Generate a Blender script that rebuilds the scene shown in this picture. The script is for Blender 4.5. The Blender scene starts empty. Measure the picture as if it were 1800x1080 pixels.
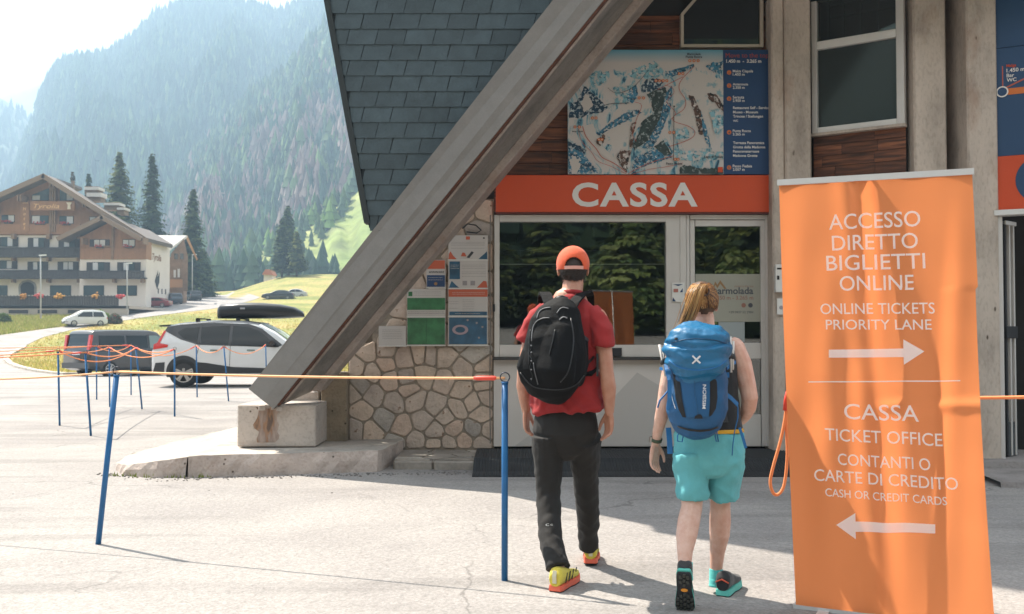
import bpy, bmesh, math, random
import numpy as np
from mathutils import Vector, Matrix, noise
R = math.radians
SC = bpy.context.scene
COL = SC.collection
random.seed(7); rng = np.random.default_rng(7)

# ---------------------------------------------------------------- camera
CAM_H = 1.32
TILT = math.atan(48 / 1750.0)
cam_d = bpy.data.cameras.new('camera'); cam = bpy.data.objects.new('camera', cam_d); COL.objects.link(cam)
cam.location = (0, 0, CAM_H); cam.rotation_euler = (R(90) + TILT, 0, 0)
cam_d.sensor_width = 36; cam_d.lens = 35; cam_d.clip_start = .05; cam_d.clip_end = 9000
cam_d.dof.use_dof = True; cam_d.dof.focus_distance = 6.4; cam_d.dof.aperture_fstop = 6.3
SC.camera = cam

# ---------------------------------------------------------------- light
SUN_S = Vector((.56, -.44, -1)).normalized()          # direction the light travels
SUN_EL = math.asin(-SUN_S.z)
SUN_ROT = math.atan2(-SUN_S.x, -SUN_S.y)               # clockwise from +Y
w = bpy.data.worlds.new('World'); SC.world = w; w.use_nodes = True
nt = w.node_tree; nt.nodes.clear(); N = nt.nodes.new; L = nt.links.new
out = N('ShaderNodeOutputWorld'); bg = N('ShaderNodeBackground'); L(bg.outputs[0], out.inputs[0])
sky = N('ShaderNodeTexSky'); sky.sky_type = 'NISHITA'; sky.sun_disc = False
sky.sun_elevation = SUN_EL; sky.sun_rotation = SUN_ROT; sky.altitude = 1450; sky.air_density = 1.2; sky.dust_density = 2.5
tc = N('ShaderNodeTexCoord'); mp = N('ShaderNodeMapping'); mp.inputs['Scale'].default_value = (1, 1, 2.6)
nz = N('ShaderNodeTexNoise'); nz.inputs['Scale'].default_value = 3.1; nz.inputs['Detail'].default_value = 8; nz.inputs['Roughness'].default_value = .58
rp = N('ShaderNodeValToRGB'); rp.color_ramp.elements[0].position = .36; rp.color_ramp.elements[1].position = .60
rp.color_ramp.elements[0].color = (.80, .80, .80, 1); rp.color_ramp.elements[1].color = (1, 1, 1, 1)
nz2 = N('ShaderNodeTexNoise'); nz2.inputs['Scale'].default_value = 5.5; nz2.inputs['Detail'].default_value = 6
rp2 = N('ShaderNodeValToRGB'); rp2.color_ramp.elements[0].position = .36; rp2.color_ramp.elements[1].position = .6
rp2.color_ramp.elements[0].color = (2.7, 2.75, 2.8, 1); rp2.color_ramp.elements[1].color = (6.2, 6.0, 5.7, 1)
mx = N('ShaderNodeMixRGB')
L(tc.outputs['Generated'], mp.inputs[0]); L(mp.outputs[0], nz.inputs[0]); L(mp.outputs[0], nz2.inputs[0])
L(nz.outputs[0], rp.inputs[0]); L(nz2.outputs[0], rp2.inputs[0])
L(rp.outputs[0], mx.inputs[0]); L(sky.outputs[0], mx.inputs[1]); L(rp2.outputs[0], mx.inputs[2]); L(mx.outputs[0], bg.inputs[0])
bg.inputs[1].default_value = .125
sd = bpy.data.lights.new('sun', 'SUN'); sd.energy = 5.0; sd.angle = R(.53); sd.color = (1, .93, .82)
so = bpy.data.objects.new('sun', sd); COL.objects.link(so); so.rotation_euler = SUN_S.to_track_quat('-Z', 'Y').to_euler()
so.location = (-30, 30, 60)
SC.view_settings.view_transform = 'Standard'; SC.view_settings.look = 'None'; SC.view_settings.gamma = 1
SC.view_settings.use_curve_mapping = False; SC.view_settings.exposure = 1.6
SC.render.engine = 'CYCLES'
cy = SC.cycles; cy.use_denoising = True; cy.max_bounces = 8; cy.transparent_max_bounces = 12; cy.volume_bounces = 0
cy.diffuse_bounces = 4; cy.glossy_bounces = 4; cy.caustics_reflective = False; cy.caustics_refractive = False

# ---------------------------------------------------------------- helpers
CT, ST = math.cos(TILT), math.sin(TILT)
def P(px, py, Y):
    """world point at depth Y seen at photo pixel (px, py): used as a ruler for measured places"""
    u = (px - 900) / 1750.0; v = (540 - py) / 1750.0
    dy = CT - v * ST; dz = ST + v * CT
    s = Y / dy
    return Vector((u * s, Y, CAM_H + dz * s))
def PX(px, Y, py=588):
    return P(px, py, Y).x
def PZ(py, Y):
    return P(900, py, Y).z
def G(px, py, z=0.0):
    """point on the horizontal plane z at the pixel"""
    u = (px - 900) / 1750.0; v = (540 - py) / 1750.0
    dy = CT - v * ST; dz = ST + v * CT
    s = (z - CAM_H) / dz
    return Vector((u * s, dy * s, z))

def tag(o, label=None, cat=None, group=None, kind=None):
    if label: o['label'] = label
    if cat: o['category'] = cat
    if group: o['group'] = group
    if kind: o['kind'] = kind
    return o
def empty(name, loc=(0, 0, 0), label=None, cat=None, group=None, rz=0):
    o = bpy.data.objects.new(name, None); COL.objects.link(o); o.location = loc; o.rotation_euler = (0, 0, rz)
    o.empty_display_size = .1
    return tag(o, label, cat, group)
def adopt(ch, par, keep=True):
    ch.parent = par
    if keep and par.type == 'EMPTY':
        ch.matrix_parent_inverse = (Matrix.Translation(par.location) @ par.rotation_euler.to_matrix().to_4x4()).inverted()
def mesh(name, vs, fs, mat=None, par=None, smooth=False, local=False, mats=None, mi=None):
    me = bpy.data.meshes.new(name); me.from_pydata([tuple(v) for v in vs], [], fs)
    me.validate(clean_customdata=False); me.update()
    if mats:
        for m in mats: me.materials.append(m)
        if mi is not None: me.polygons.foreach_set('material_index', mi)
    elif mat: me.materials.append(mat)
    if smooth: me.polygons.foreach_set('use_smooth', [True] * len(me.polygons))
    o = bpy.data.objects.new(name, me); COL.objects.link(o)
    if par is not None:
        o.parent = par
        if not local: adopt(o, par)
    return o
def bmobj(name, bm, mat=None, par=None, smooth=False, local=False):
    me = bpy.data.meshes.new(name); bm.to_mesh(me); bm.free()
    if mat: me.materials.append(mat)
    if smooth: me.polygons.foreach_set('use_smooth', [True] * len(me.polygons))
    o = bpy.data.objects.new(name, me); COL.objects.link(o)
    if par is not None:
        o.parent = par
        if not local: adopt(o, par)
    return o
def copy_tree(o, parent=None):
    c = o.copy(); COL.objects.link(c)
    if parent is not None: c.parent = parent
    for ch in list(o.children): copy_tree(ch, c)
    return c
class MB:
    """collects verts and faces"""
    def __init__(s): s.v = []; s.f = []; s.m = []
    def add(s, vs, fs, m=0):
        n = len(s.v); s.v += [Vector(v) for v in vs]; s.f += [tuple(i + n for i in f) for f in fs]; s.m += [m] * len(fs); return s
    def box(s, x0, x1, y0, y1, z0, z1, m=0):
        vs = [(x0,y0,z0),(x1,y0,z0),(x1,y1,z0),(x0,y1,z0),(x0,y0,z1),(x1,y0,z1),(x1,y1,z1),(x0,y1,z1)]
        return s.add(vs, [(0,3,2,1),(4,5,6,7),(0,1,5,4),(1,2,6,5),(2,3,7,6),(3,0,4,7)], m)
    def obox(s, c, ax, ay, az, m=0):
        """box about c with half-vectors"""
        c, ax, ay, az = map(Vector, (c, ax, ay, az))
        vs = [c-ax-ay-az, c+ax-ay-az, c+ax+ay-az, c-ax+ay-az, c-ax-ay+az, c+ax-ay+az, c+ax+ay+az, c-ax+ay+az]
        return s.add(vs, [(0,3,2,1),(4,5,6,7),(0,1,5,4),(1,2,6,5),(2,3,7,6),(3,0,4,7)], m)
    def prism(s, poly, y0, y1, m=0):
        """poly in (x,z) counter-clockwise seen from -Y, extruded y0 (front) to y1"""
        n = len(poly); vs = [(a, y0, b) for a, b in poly] + [(a, y1, b) for a, b in poly]
        fs = [tuple(range(n)), tuple(range(2*n-1, n-1, -1))] + [(i, i+n, (i+1) % n + n, (i+1) % n) for i in range(n)]
        return s.add(vs, fs, m)
    def tube(s, pts, r, seg=8, m=0, caps=True):
        pts = [Vector(p) for p in pts]; n = len(pts); rings = []
        rr = r if isinstance(r, (list, tuple)) else [r] * n
        prev = None
        for i, p in enumerate(pts):
            t = (pts[min(i+1, n-1)] - pts[max(i-1, 0)])
            t = t.normalized() if t.length > 1e-9 else Vector((0, 0, 1))
            if prev is None:
                a = Vector((1, 0, 0)) if abs(t.x) < .8 else Vector((0, 1, 0))
            else: a = prev
            b = t.cross(a).normalized(); a = b.cross(t).normalized(); prev = a
            rings.append([p + a * math.cos(2*math.pi*k/seg) * rr[i] + b * math.sin(2*math.pi*k/seg) * rr[i] for k in range(seg)])
        vs = [v for rg in rings for v in rg]
        fs = [(i*seg+k, i*seg+(k+1) % seg, (i+1)*seg+(k+1) % seg, (i+1)*seg+k) for i in range(n-1) for k in range(seg)]
        if caps: fs += [tuple(range(seg-1, -1, -1)), tuple(range((n-1)*seg, n*seg))]
        return s.add(vs, fs, m)
    def obj(s, name, mat=None, par=None, smooth=False, local=False, mats=None):
        return mesh(name, s.v, s.f, mat, par, smooth, local, mats, s.m if mats else None)
def bevel(o, w=.004, seg=1, angle=40):
    me = o.data; bm = bmesh.new(); bm.from_mesh(me)
    es = [e for e in bm.edges if len(e.link_faces) == 2 and e.calc_face_angle(0) > R(angle)]
    bmesh.ops.bevel(bm, geom=es, offset=w, segments=seg, affect='EDGES', clamp_overlap=True)
    bm.to_mesh(me); bm.free(); return o

# ---------------------------------------------------------------- materials
def newmat(name):
    m = bpy.data.materials.new(name); m.use_nodes = True; t = m.node_tree
    return m, t, t.nodes['Principled BSDF'], t.nodes['Material Output']
def mat(name, col, rough=.7, metal=0, var=None, bump=None, rnd=0, col2=None, spec=.5, coat=0, stretch=None, fine=None, em=None, sheen=0, world=False):
    """var=(scale, amount[, detail]) brightness mottling; col2=(colour, scale, lo, hi) patches; bump=(scale, dist)"""
    m, t, b, o = newmat(name); N = t.nodes.new; L = t.links.new
    b.inputs['Roughness'].default_value = rough; b.inputs['Metallic'].default_value = metal
    b.inputs['Specular IOR Level'].default_value = spec; b.inputs['Coat Weight'].default_value = coat
    if sheen: b.inputs['Sheen Weight'].default_value = sheen
    b.inputs['Base Color'].default_value = (*col, 1)
    if world:
        g = N('ShaderNodeNewGeometry'); co = g.outputs['Position']
    else:
        g = N('ShaderNodeTexCoord'); co = g.outputs['Object']
    if stretch:
        mpn = N('ShaderNodeMapping'); mpn.inputs['Scale'].default_value = stretch; L(co, mpn.inputs[0]); co = mpn.outputs[0]
    c = None
    rgb = N('ShaderNodeRGB'); rgb.outputs[0].default_value = (*col, 1); c = rgb.outputs[0]
    if col2:
        for (cc, sc, lo, hi) in (col2 if isinstance(col2, list) else [col2]):
            n = N('ShaderNodeTexNoise'); n.inputs['Scale'].default_value = sc; n.inputs['Detail'].default_value = 7; n.inputs['Roughness'].default_value = .6
            L(co, n.inputs[0]); mr = N('ShaderNodeMapRange'); mr.inputs[1].default_value = lo; mr.inputs[2].default_value = hi; L(n.outputs[0], mr.inputs[0])
            x = N('ShaderNodeMixRGB'); L(mr.outputs[0], x.inputs[0]); L(c, x.inputs[1]); x.inputs[2].default_value = (*cc, 1); c = x.outputs[0]
    def mul(c, fac_socket, amt):
        mr = N('ShaderNodeMapRange'); mr.inputs[1].default_value = .25; mr.inputs[2].default_value = .75
        mr.inputs[3].default_value = 1 - amt; mr.inputs[4].default_value = 1 + amt; L(fac_socket, mr.inputs[0])
        x = N('ShaderNodeVectorMath'); x.operation = 'SCALE'; L(c, x.inputs[0]); L(mr.outputs[0], x.inputs['Scale']); return x.outputs[0]
    if var:
        for vv in (var if isinstance(var, list) else [var]):
            n = N('ShaderNodeTexNoise'); n.inputs['Scale'].default_value = vv[0]; n.inputs['Detail'].default_value = vv[2] if len(vv) > 2 else 8
            L(co, n.inputs[0]); c = mul(c, n.outputs[0], vv[1])
    if rnd:
        oi = N('ShaderNodeObjectInfo'); mr = N('ShaderNodeMapRange'); mr.inputs[3].default_value = 1 - rnd; mr.inputs[4].default_value = 1 + rnd
        L(oi.outputs['Random'], mr.inputs[0]); x = N('ShaderNodeVectorMath'); x.operation = 'SCALE'; L(c, x.inputs[0]); L(mr.outputs[0], x.inputs['Scale']); c = x.outputs[0]
    if var or rnd or col2: L(c, b.inputs['Base Color'])
    if bump:
        prev = None
        for bb in (bump if isinstance(bump, list) else [bump]):
            n = N('ShaderNodeTexNoise'); n.inputs['Scale'].default_value = bb[0]; n.inputs['Detail'].default_value = 8
            L(co, n.inputs[0]); bp = N('ShaderNodeBump'); bp.inputs['Distance'].default_value = bb[1]; bp.inputs['Strength'].default_value = 1
            L(n.outputs[0], bp.inputs['Height'])
            if prev: L(prev, bp.inputs['Normal'])
            prev = bp.outputs[0]
        L(prev, b.inputs['Normal'])
    if em:
        b.inputs['Emission Color'].default_value = (*em[0], 1); b.inputs['Emission Strength'].default_value = em[1]
    return m
def concrete(name, col, rust=0, pits=True, stretch=(1, 1, 1)):
    m, t, b, o = newmat(name); N = t.nodes.new; L = t.links.new
    g = N('ShaderNodeNewGeometry'); mpn = N('ShaderNodeMapping'); mpn.inputs['Scale'].default_value = stretch; L(g.outputs['Position'], mpn.inputs[0]); co = mpn.outputs[0]
    n1 = N('ShaderNodeTexNoise'); n1.inputs['Scale'].default_value = 2.2; n1.inputs['Detail'].default_value = 9; n1.inputs['Roughness'].default_value = .65; L(co, n1.inputs[0])
    r1 = N('ShaderNodeValToRGB'); e = r1.color_ramp.elements; e[0].position = .3; e[1].position = .72
    e[0].color = (*[c * .62 for c in col], 1); e[1].color = (*[min(1, c * 1.18) for c in col], 1); k = r1.color_ramp.elements.new(.5); k.color = (*col, 1)
    L(n1.outputs[0], r1.inputs[0]); c = r1.outputs[0]
    n2 = N('ShaderNodeTexNoise'); n2.inputs['Scale'].default_value = 38; n2.inputs['Detail'].default_value = 5; L(co, n2.inputs[0])
    x = N('ShaderNodeMixRGB'); x.blend_type = 'MULTIPLY'; x.inputs[0].default_value = .38
    r2 = N('ShaderNodeValToRGB'); r2.color_ramp.elements[0].position = .36; r2.color_ramp.elements[0].color = (.66, .64, .62, 1); r2.color_ramp.elements[1].position = .5; r2.color_ramp.elements[1].color = (1, 1, 1, 1)
    L(n2.outputs[0], r2.inputs[0]); L(c, x.inputs[1]); L(r2.outputs[0], x.inputs[2]); c = x.outputs[0]
    hgt = n2.outputs[0]
    if pits:
        v = N('ShaderNodeTexVoronoi'); v.inputs['Scale'].default_value = 9; L(co, v.inputs[0])
        r3 = N('ShaderNodeValToRGB'); r3.color_ramp.elements[0].position = .06; r3.color_ramp.elements[0].color = (.22, .19, .16, 1); r3.color_ramp.elements[1].position = .12; r3.color_ramp.elements[1].color = (1, 1, 1, 1)
        n3 = N('ShaderNodeTexNoise'); n3.inputs['Scale'].default_value = 1.7; L(co, n3.inputs[0])
        mm = N('ShaderNodeMapRange'); mm.inputs[1].default_value = .5; mm.inputs[2].default_value = .56; L(n3.outputs[0], mm.inputs[0])
        L(v.outputs['Distance'], r3.inputs[0]); y = N('ShaderNodeMixRGB'); y.blend_type = 'MULTIPLY'; L(mm.outputs[0], y.inputs[0]); L(c, y.inputs[1]); L(r3.outputs[0], y.inputs[2]); c = y.outputs[0]
    if rust:
        n4 = N('ShaderNodeTexNoise'); n4.inputs['Scale'].default_value = 3.2; n4.inputs['Detail'].default_value = 6; L(co, n4.inputs[0])
        mm = N('ShaderNodeMapRange'); mm.inputs[1].default_value = .60; mm.inputs[2].default_value = .74; mm.inputs[4].default_value = rust; L(n4.outputs[0], mm.inputs[0])
        y = N('ShaderNodeMixRGB'); L(mm.outputs[0], y.inputs[0]); L(c, y.inputs[1]); y.inputs[2].default_value = (.28, .12, .05, 1); c = y.outputs[0]
    L(c, b.inputs['Base Color']); b.inputs['Roughness'].default_value = .88
    bp = N('ShaderNodeBump'); bp.inputs['Distance'].default_value = .006; L(hgt, bp.inputs['Height'])
    bp2 = N('ShaderNodeBump'); bp2.inputs['Distance'].default_value = .02; L(n1.outputs[0], bp2.inputs['Height']); L(bp.outputs[0], bp2.inputs['Normal']); L(bp2.outputs[0], b.inputs['Normal'])
    return m
def glassmat(name, tint=(.8, .85, .83), refl=1.0, rough=.01):
    m, t, b, o = newmat(name); N = t.nodes.new; L = t.links.new; t.nodes.remove(b)
    tr = N('ShaderNodeBsdfTransparent'); tr.inputs[0].default_value = (*tint, 1)
    gl = N('ShaderNodeBsdfGlossy'); gl.inputs['Roughness'].default_value = rough; gl.inputs[0].default_value = (refl, refl, refl, 1)
    fr = N('ShaderNodeFresnel'); fr.inputs[0].default_value = 1.7
    mi = N('ShaderNodeMixShader'); L(fr.outputs[0], mi.inputs[0]); L(tr.outputs[0], mi.inputs[1]); L(gl.outputs[0], mi.inputs[2]); L(mi.outputs[0], o.inputs[0])
    return m

WHITE = mat('white_paint', (.72, .70, .66), .5, var=(3, .06))
FRAME = mat('aluminium_frame', (.60, .565, .53), .45, var=(4, .05), metal=.15)
BLACK = mat('black_rubber', (.022, .022, .024), .75, bump=(60, .002))
NAVY = mat('navy_print', (.010, .045, .13), .45, var=(2, .12))
REDS = mat('red_orange_print', (.60, .068, .014), .42, var=(1.5, .07))
TXTW = mat('white_lettering', (.74, .70, .66), .5)
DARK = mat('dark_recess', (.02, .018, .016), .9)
GLASS = glassmat('window_glass')

# ---------------------------------------------------------------- lettering
TC = {}
def text_mesh(s, size=1.0, bold=0.0, align='CENTER', spacing=1.0, shear=0, ext=0):
    k = (s, size, bold, align, spacing, shear, ext)
    if k in TC: return TC[k]
    c = bpy.data.curves.new('lettering', 'FONT'); c.body = s; c.size = size; c.offset = bold; c.align_x = align; c.align_y = 'BOTTOM_BASELINE'
    c.space_character = spacing; c.shear = shear; c.resolution_u = 4; c.extrude = ext
    o = bpy.data.objects.new('lettering', c); COL.objects.link(o)
    dg = bpy.context.evaluated_depsgraph_get(); me = bpy.data.meshes.new_from_object(o.evaluated_get(dg))
    vs = [v.co.copy() for v in me.vertices]; fs = [tuple(p.vertices) for p in me.polygons]
    bpy.data.objects.remove(o); bpy.data.curves.remove(c); bpy.data.meshes.remove(me)
    TC[k] = (vs, fs); return TC[k]
def fit_text(s, width, bold=0, **kw):
    vs, fs = text_mesh(s, 1.0, bold, **kw)
    x0 = min(v.x for v in vs); x1 = max(v.x for v in vs)
    return vs, fs, width / (x1 - x0), x0, x1
def put_text(s, org, ux, uz, mat_, par, height=None, width=None, bold=0, align='CENTER', spacing=1.0, shear=0, name='lettering', lift=.002):
    """org = baseline anchor (centre, left or right); ux, uz unit directions; cap height or total width in metres"""
    vs, fs = text_mesh(s, 1.0, bold, 'LEFT', spacing, shear)
    x0 = min(v.x for v in vs); x1 = max(v.x for v in vs)
    k = width / (x1 - x0) if width else height / .73
    ky = height / .73 if height else k
    off = {'CENTER': (x0 + x1) / 2, 'LEFT': x0, 'RIGHT': x1}[align]
    ux = Vector(ux).normalized(); uz = Vector(uz).normalized(); n = ux.cross(uz)   # towards the viewer
    org = Vector(org) + n * lift
    return mesh(name, [org + ux * (v.x - off) * k + uz * v.y * ky for v in vs], fs, mat_, par)

# ================================================================ TERRAIN
GY = [-300, -160, -100, -60, -20, 26, 30, 42, 46, 60, 70, 80, 100, 114, 127, 150, 190, 220, 300, 450, 700, 1900]
GZ = [150, 60, 18, 3, 0, 0, -.10, -.46, -.50, -.35, -.10, .50, 2.0, 3.6, 4.5, 6.5, 9.35, 9.0, 6, 5, 5, 5]
def sm(x): x = np.clip(x, 0, 1); return x * x * (3 - 2 * x)
def gz(X, Y):
    z = np.interp(Y, GY, GZ)
    px = 900 + 1750 * X / np.maximum(Y, 1)
    return z + 3.7 * sm((px - 390) / 130) * sm((Y - 140) / 60) * sm((420 - Y) / 200) * (Y > 100)
def ground_at(px, py):
    """first terrain point seen at the pixel"""
    lo = 3.0
    Ys = np.concatenate([np.arange(3, 60, .25), np.arange(60, 230, .5)])
    v = (540 - py) / 1750.0; k = (ST + v * CT) / (CT - v * ST); u = (px - 900) / 1750.0 / (CT - v * ST)
    d = CAM_H + k * Ys - gz(u * Ys, Ys)
    i = int(np.argmax(d <= 0))
    if d[i] > 0: return Vector((u * 200, 200, float(gz(u * 200, 200.0))))
    if i == 0: i = 1
    t = d[i-1] / (d[i-1] - d[i]); Y = Ys[i-1] + t * (Ys[i] - Ys[i-1])
    return Vector((u * Y, Y, float(gz(u * Y, Y))))
def arr_mesh(name, V, F, mat=None, smooth=True, col=None, par=None):
    """fast mesh from numpy arrays, faces all of one size"""
    me = bpy.data.meshes.new(name); n = len(V); m, k = F.shape
    me.vertices.add(n); me.vertices.foreach_set('co', np.asarray(V, dtype=np.float32).ravel())
    me.loops.add(m * k); me.loops.foreach_set('vertex_index', F.astype(np.int32).ravel())
    me.polygons.add(m); me.polygons.foreach_set('loop_start', (np.arange(m) * k).astype(np.int32))
    try: me.polygons.foreach_set('loop_total', np.full(m, k, dtype=np.int32))
    except Exception: pass
    me.polygons.foreach_set('use_smooth', np.full(m, smooth))
    if col is not None:
        a = me.color_attributes.new('Col', 'FLOAT_COLOR', 'POINT'); a.data.foreach_set('color', np.asarray(col, dtype=np.float32).ravel())
    me.update(calc_edges=True)
    if mat: me.materials.append(mat)
    o = bpy.data.objects.new(name, me); COL.objects.link(o)
    if par is not None: adopt(o, par)
    return o
def gridf(nu, nv):
    i, j = np.meshgrid(np.arange(nu - 1), np.arange(nv - 1), indexing='ij')
    a = (i * nv + j).ravel(); return np.stack([a, a + nv, a + nv + 1, a + 1], 1)

m, t, b, o_ = newmat('meadow_grass'); N = t.nodes.new; L = t.links.new
g = N('ShaderNodeNewGeometry')
n1 = N('ShaderNodeTexNoise'); n1.inputs['Scale'].default_value = .13; n1.inputs['Detail'].default_value = 7; L(g.outputs['Position'], n1.inputs[0])
r1 = N('ShaderNodeValToRGB'); e = r1.color_ramp.elements; e[0].position = .36; e[0].color = (.15, .17, .025, 1); e[1].position = .66; e[1].color = (.36, .25, .085, 1)
k = e.new(.5); k.color = (.27, .24, .06, 1)
n2 = N('ShaderNodeTexNoise'); n2.inputs['Scale'].default_value = 3.; n2.inputs['Detail'].default_value = 8; L(g.outputs['Position'], n2.inputs[0])
mr = N('ShaderNodeMapRange'); mr.inputs[1].default_value = .3; mr.inputs[2].default_value = .7; mr.inputs[3].default_value = .55; mr.inputs[4].default_value = 1.35; L(n2.outputs[0], mr.inputs[0])
L(n1.outputs[0], r1.inputs[0]); x = N('ShaderNodeVectorMath'); x.operation = 'SCALE'; L(r1.outputs[0], x.inputs[0]); L(mr.outputs[0], x.inputs['Scale']); L(x.outputs[0], b.inputs['Base Color'])
bp = N('ShaderNodeBump'); bp.inputs['Distance'].default_value = .15; L(n2.outputs[0], bp.inputs['Height']); L(bp.outputs[0], b.inputs['Normal']); b.inputs['Roughness'].default_value = .95
GRASS = m

rowsY = np.unique(np.concatenate([GY, np.arange(-300, -20, 12), np.arange(-20, 60, 2), np.arange(60, 230, 5), np.arange(230, 700, 30), np.arange(700, 1900, 150)]).astype(float))
colsU = np.linspace(-1.6, 1.6, 160)
Yg = np.repeat(rowsY[:, None], len(colsU), 1); Xg = colsU[None] * (np.abs(Yg) + 60)
Zg = gz(Xg, Yg)
ter = arr_mesh('ground', np.stack([Xg, Yg, Zg], -1).reshape(-1, 3), gridf(len(rowsY), len(colsU))[:, ::-1], GRASS)
tag(ter, kind='structure')

wf = arr_mesh('ground', np.array([[-400, -46.5, 2.1], [500, -46.5, 2.1], [-500, -62, 4.0], [600, -62, 4.0], [-600, -101, 19.0], [700, -101, 19.0], [-700, -161, 61.5], [800, -161, 61.5], [-900, -299, 151.0], [1000, -299, 151.0]], float), np.array([[0, 1, 3, 2], [2, 3, 5, 4], [4, 5, 7, 6], [6, 7, 9, 8]]), mat('wood_floor', (.035, .05, .02), .95, var=(.05, .4), world=True), False); tag(wf, kind='structure')
# asphalt
m, t, b, o_ = newmat('asphalt'); N = t.nodes.new; L = t.links.new
g = N('ShaderNodeNewGeometry'); co = g.outputs['Position']
def nn(scale, det=8, rough=.55, dist=0):
    n = N('ShaderNodeTexNoise'); n.inputs['Scale'].default_value = scale; n.inputs['Detail'].default_value = det; n.inputs['Roughness'].default_value = rough
    n.inputs['Distortion'].default_value = dist; L(co, n.inputs[0]); return n.outputs[0]
def mrange(s, a, b_, c, d):
    q = N('ShaderNodeMapRange'); q.inputs[1].default_value = a; q.inputs[2].default_value = b_; q.inputs[3].default_value = c; q.inputs[4].default_value = d; L(s, q.inputs[0]); return q.outputs[0]
def mulc(c, f):
    q = N('ShaderNodeVectorMath'); q.operation = 'SCALE'; L(c, q.inputs[0]); L(f, q.inputs['Scale']); return q.outputs[0]
rg = N('ShaderNodeValToRGB'); e = rg.color_ramp.elements; e[0].position = .3; e[0].color = (.25, .228, .216, 1); e[1].position = .7; e[1].color = (.35, .322, .298, 1)
L(nn(.55, 9, .6, .4), rg.inputs[0]); c = rg.outputs[0]
vo = N('ShaderNodeTexVoronoi'); vo.inputs['Scale'].default_value = 95; L(co, vo.inputs[0])
sep = N('ShaderNodeSeparateColor'); L(vo.outputs['Color'], sep.inputs[0])
c = mulc(c, mrange(sep.outputs[0], 0, 1, .85, 1.15))
c = mulc(c, mrange(nn(26, 6, .7), .3, .7, .86, 1.12))
# dark specks and worn bands
v2 = N('ShaderNodeTexVoronoi'); v2.inputs['Scale'].default_value = 5.5; v2.inputs['Randomness'].default_value = 1; L(co, v2.inputs[0])
c = mulc(c, mrange(v2.outputs['Distance'], .02, .05, .45, 1))
mpn = N('ShaderNodeMapping'); mpn.inputs['Scale'].default_value = (.16, 1.3, 1); mpn.inputs['Rotation'].default_value = (0, 0, .10); L(co, mpn.inputs[0])
nb = N('ShaderNodeTexNoise'); nb.inputs['Scale'].default_value = 1.1; nb.inputs['Detail'].default_value = 5; L(mpn.outputs[0], nb.inputs[0])
c = mulc(c, mrange(nb.outputs[0], .40, .46, .82, 1))
c = mulc(c, mrange(nb.outputs[0], .60, .68, 1, .86))
# hairline cracks
v3 = N('ShaderNodeTexVoronoi'); v3.feature = 'DISTANCE_TO_EDGE'; v3.inputs['Scale'].default_value = .42
nd = N('ShaderNodeTexNoise'); nd.inputs['Scale'].default_value = 2.2; nd.inputs['Detail'].default_value = 6; L(co, nd.inputs[0])
ad = N('ShaderNodeMixRGB'); ad.blend_type = 'ADD'; ad.inputs[0].default_value = .55; L(co, ad.inputs[1]); L(nd.outputs['Color'], ad.inputs[2]); L(ad.outputs[0], v3.inputs[0])
ck = mrange(v3.outputs['Distance'], .0, .006, .62, 1); gate = mrange(nn(.35, 3), .44, .52, 0, 1)
mxk = N('ShaderNodeMix'); mxk.data_type = 'FLOAT'; L(gate, mxk.inputs[0]); mxk.inputs[2].default_value = 1; L(ck, mxk.inputs[3]); c = mulc(c, mxk.outputs[0])
L(c, b.inputs['Base Color']); b.inputs['Roughness'].default_value = .86; b.inputs['Specular IOR Level'].default_value = .3
bp = N('ShaderNodeBump'); bp.inputs['Distance'].default_value = .004; L(sep.outputs[1], bp.inputs['Height'])
bp2 = N('ShaderNodeBump'); bp2.inputs['Distance'].default_value = .012; L(nn(18, 6), bp2.inputs['Height']); L(bp.outputs[0], bp2.inputs['Normal']); L(bp2.outputs[0], b.inputs['Normal'])
ASPH = m

def pyof(Y, px=200):
    X = (px - 900) / 1750 * Y; z = float(gz(np.array(X), np.array(Y))); return 588 + 1750 * (CAM_H - z) / Y
isl = [(526, 457), (531, 435), (543.5, 373), (551, 311), (559, 249), (571.5, 171), (581, 124), (593, 78), (600, 62), (611, 40), (617, 31), (625, 16), (633, 10), (641, 18), (652, 51), (657, 80), (660, 110)]
upp = [(513, 361), (517, 345), (530, 292), (542, 262), (547, 230), (559, 174), (570, 149), (578, 87), (590, 0), (594, -60), (600, -400)]
rows = []
for Y in [y for y in np.unique(np.concatenate([np.arange(-46, 26, 2.), [26, 30, 34, 38, 42, 44]]))]:
    rows.append((Y, -75 - max(0, Y) * .6, 45))
Ys = np.unique(np.concatenate([np.arange(44.3, 60, .8), [46, 60, 70, 80, 100, 114, 127, 150], np.arange(60, 190, 2.0)]))
for Y in Ys:
    py = pyof(Y)
    right = np.interp(py, [a for a, _ in isl], [c for _, c in isl]); left = np.interp(py, [a for a, _ in upp], [c for _, c in upp])
    if py < 526: right = np.interp(py, [511, 514, 520, 526], [385, 404, 430, 457])
    if py > 600: xl = -75 - Y * .6
    else: xl = (left - 900) / 1750 * Y
    rows.append((Y, xl, max(xl + .3, (right - 900) / 1750 * Y)))
nx = 40; V = []
for (Y, a, c_) in rows:
    X = np.linspace(a, c_, nx); V.append(np.stack([X, np.full(nx, Y), gz(X, np.full(nx, Y)) + (.004 if Y < 42 else .03)], 1))
lot = arr_mesh('road', np.concatenate(V), gridf(len(rows), nx)[:, ::-1], ASPH); tag(lot, kind='structure')

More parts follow.
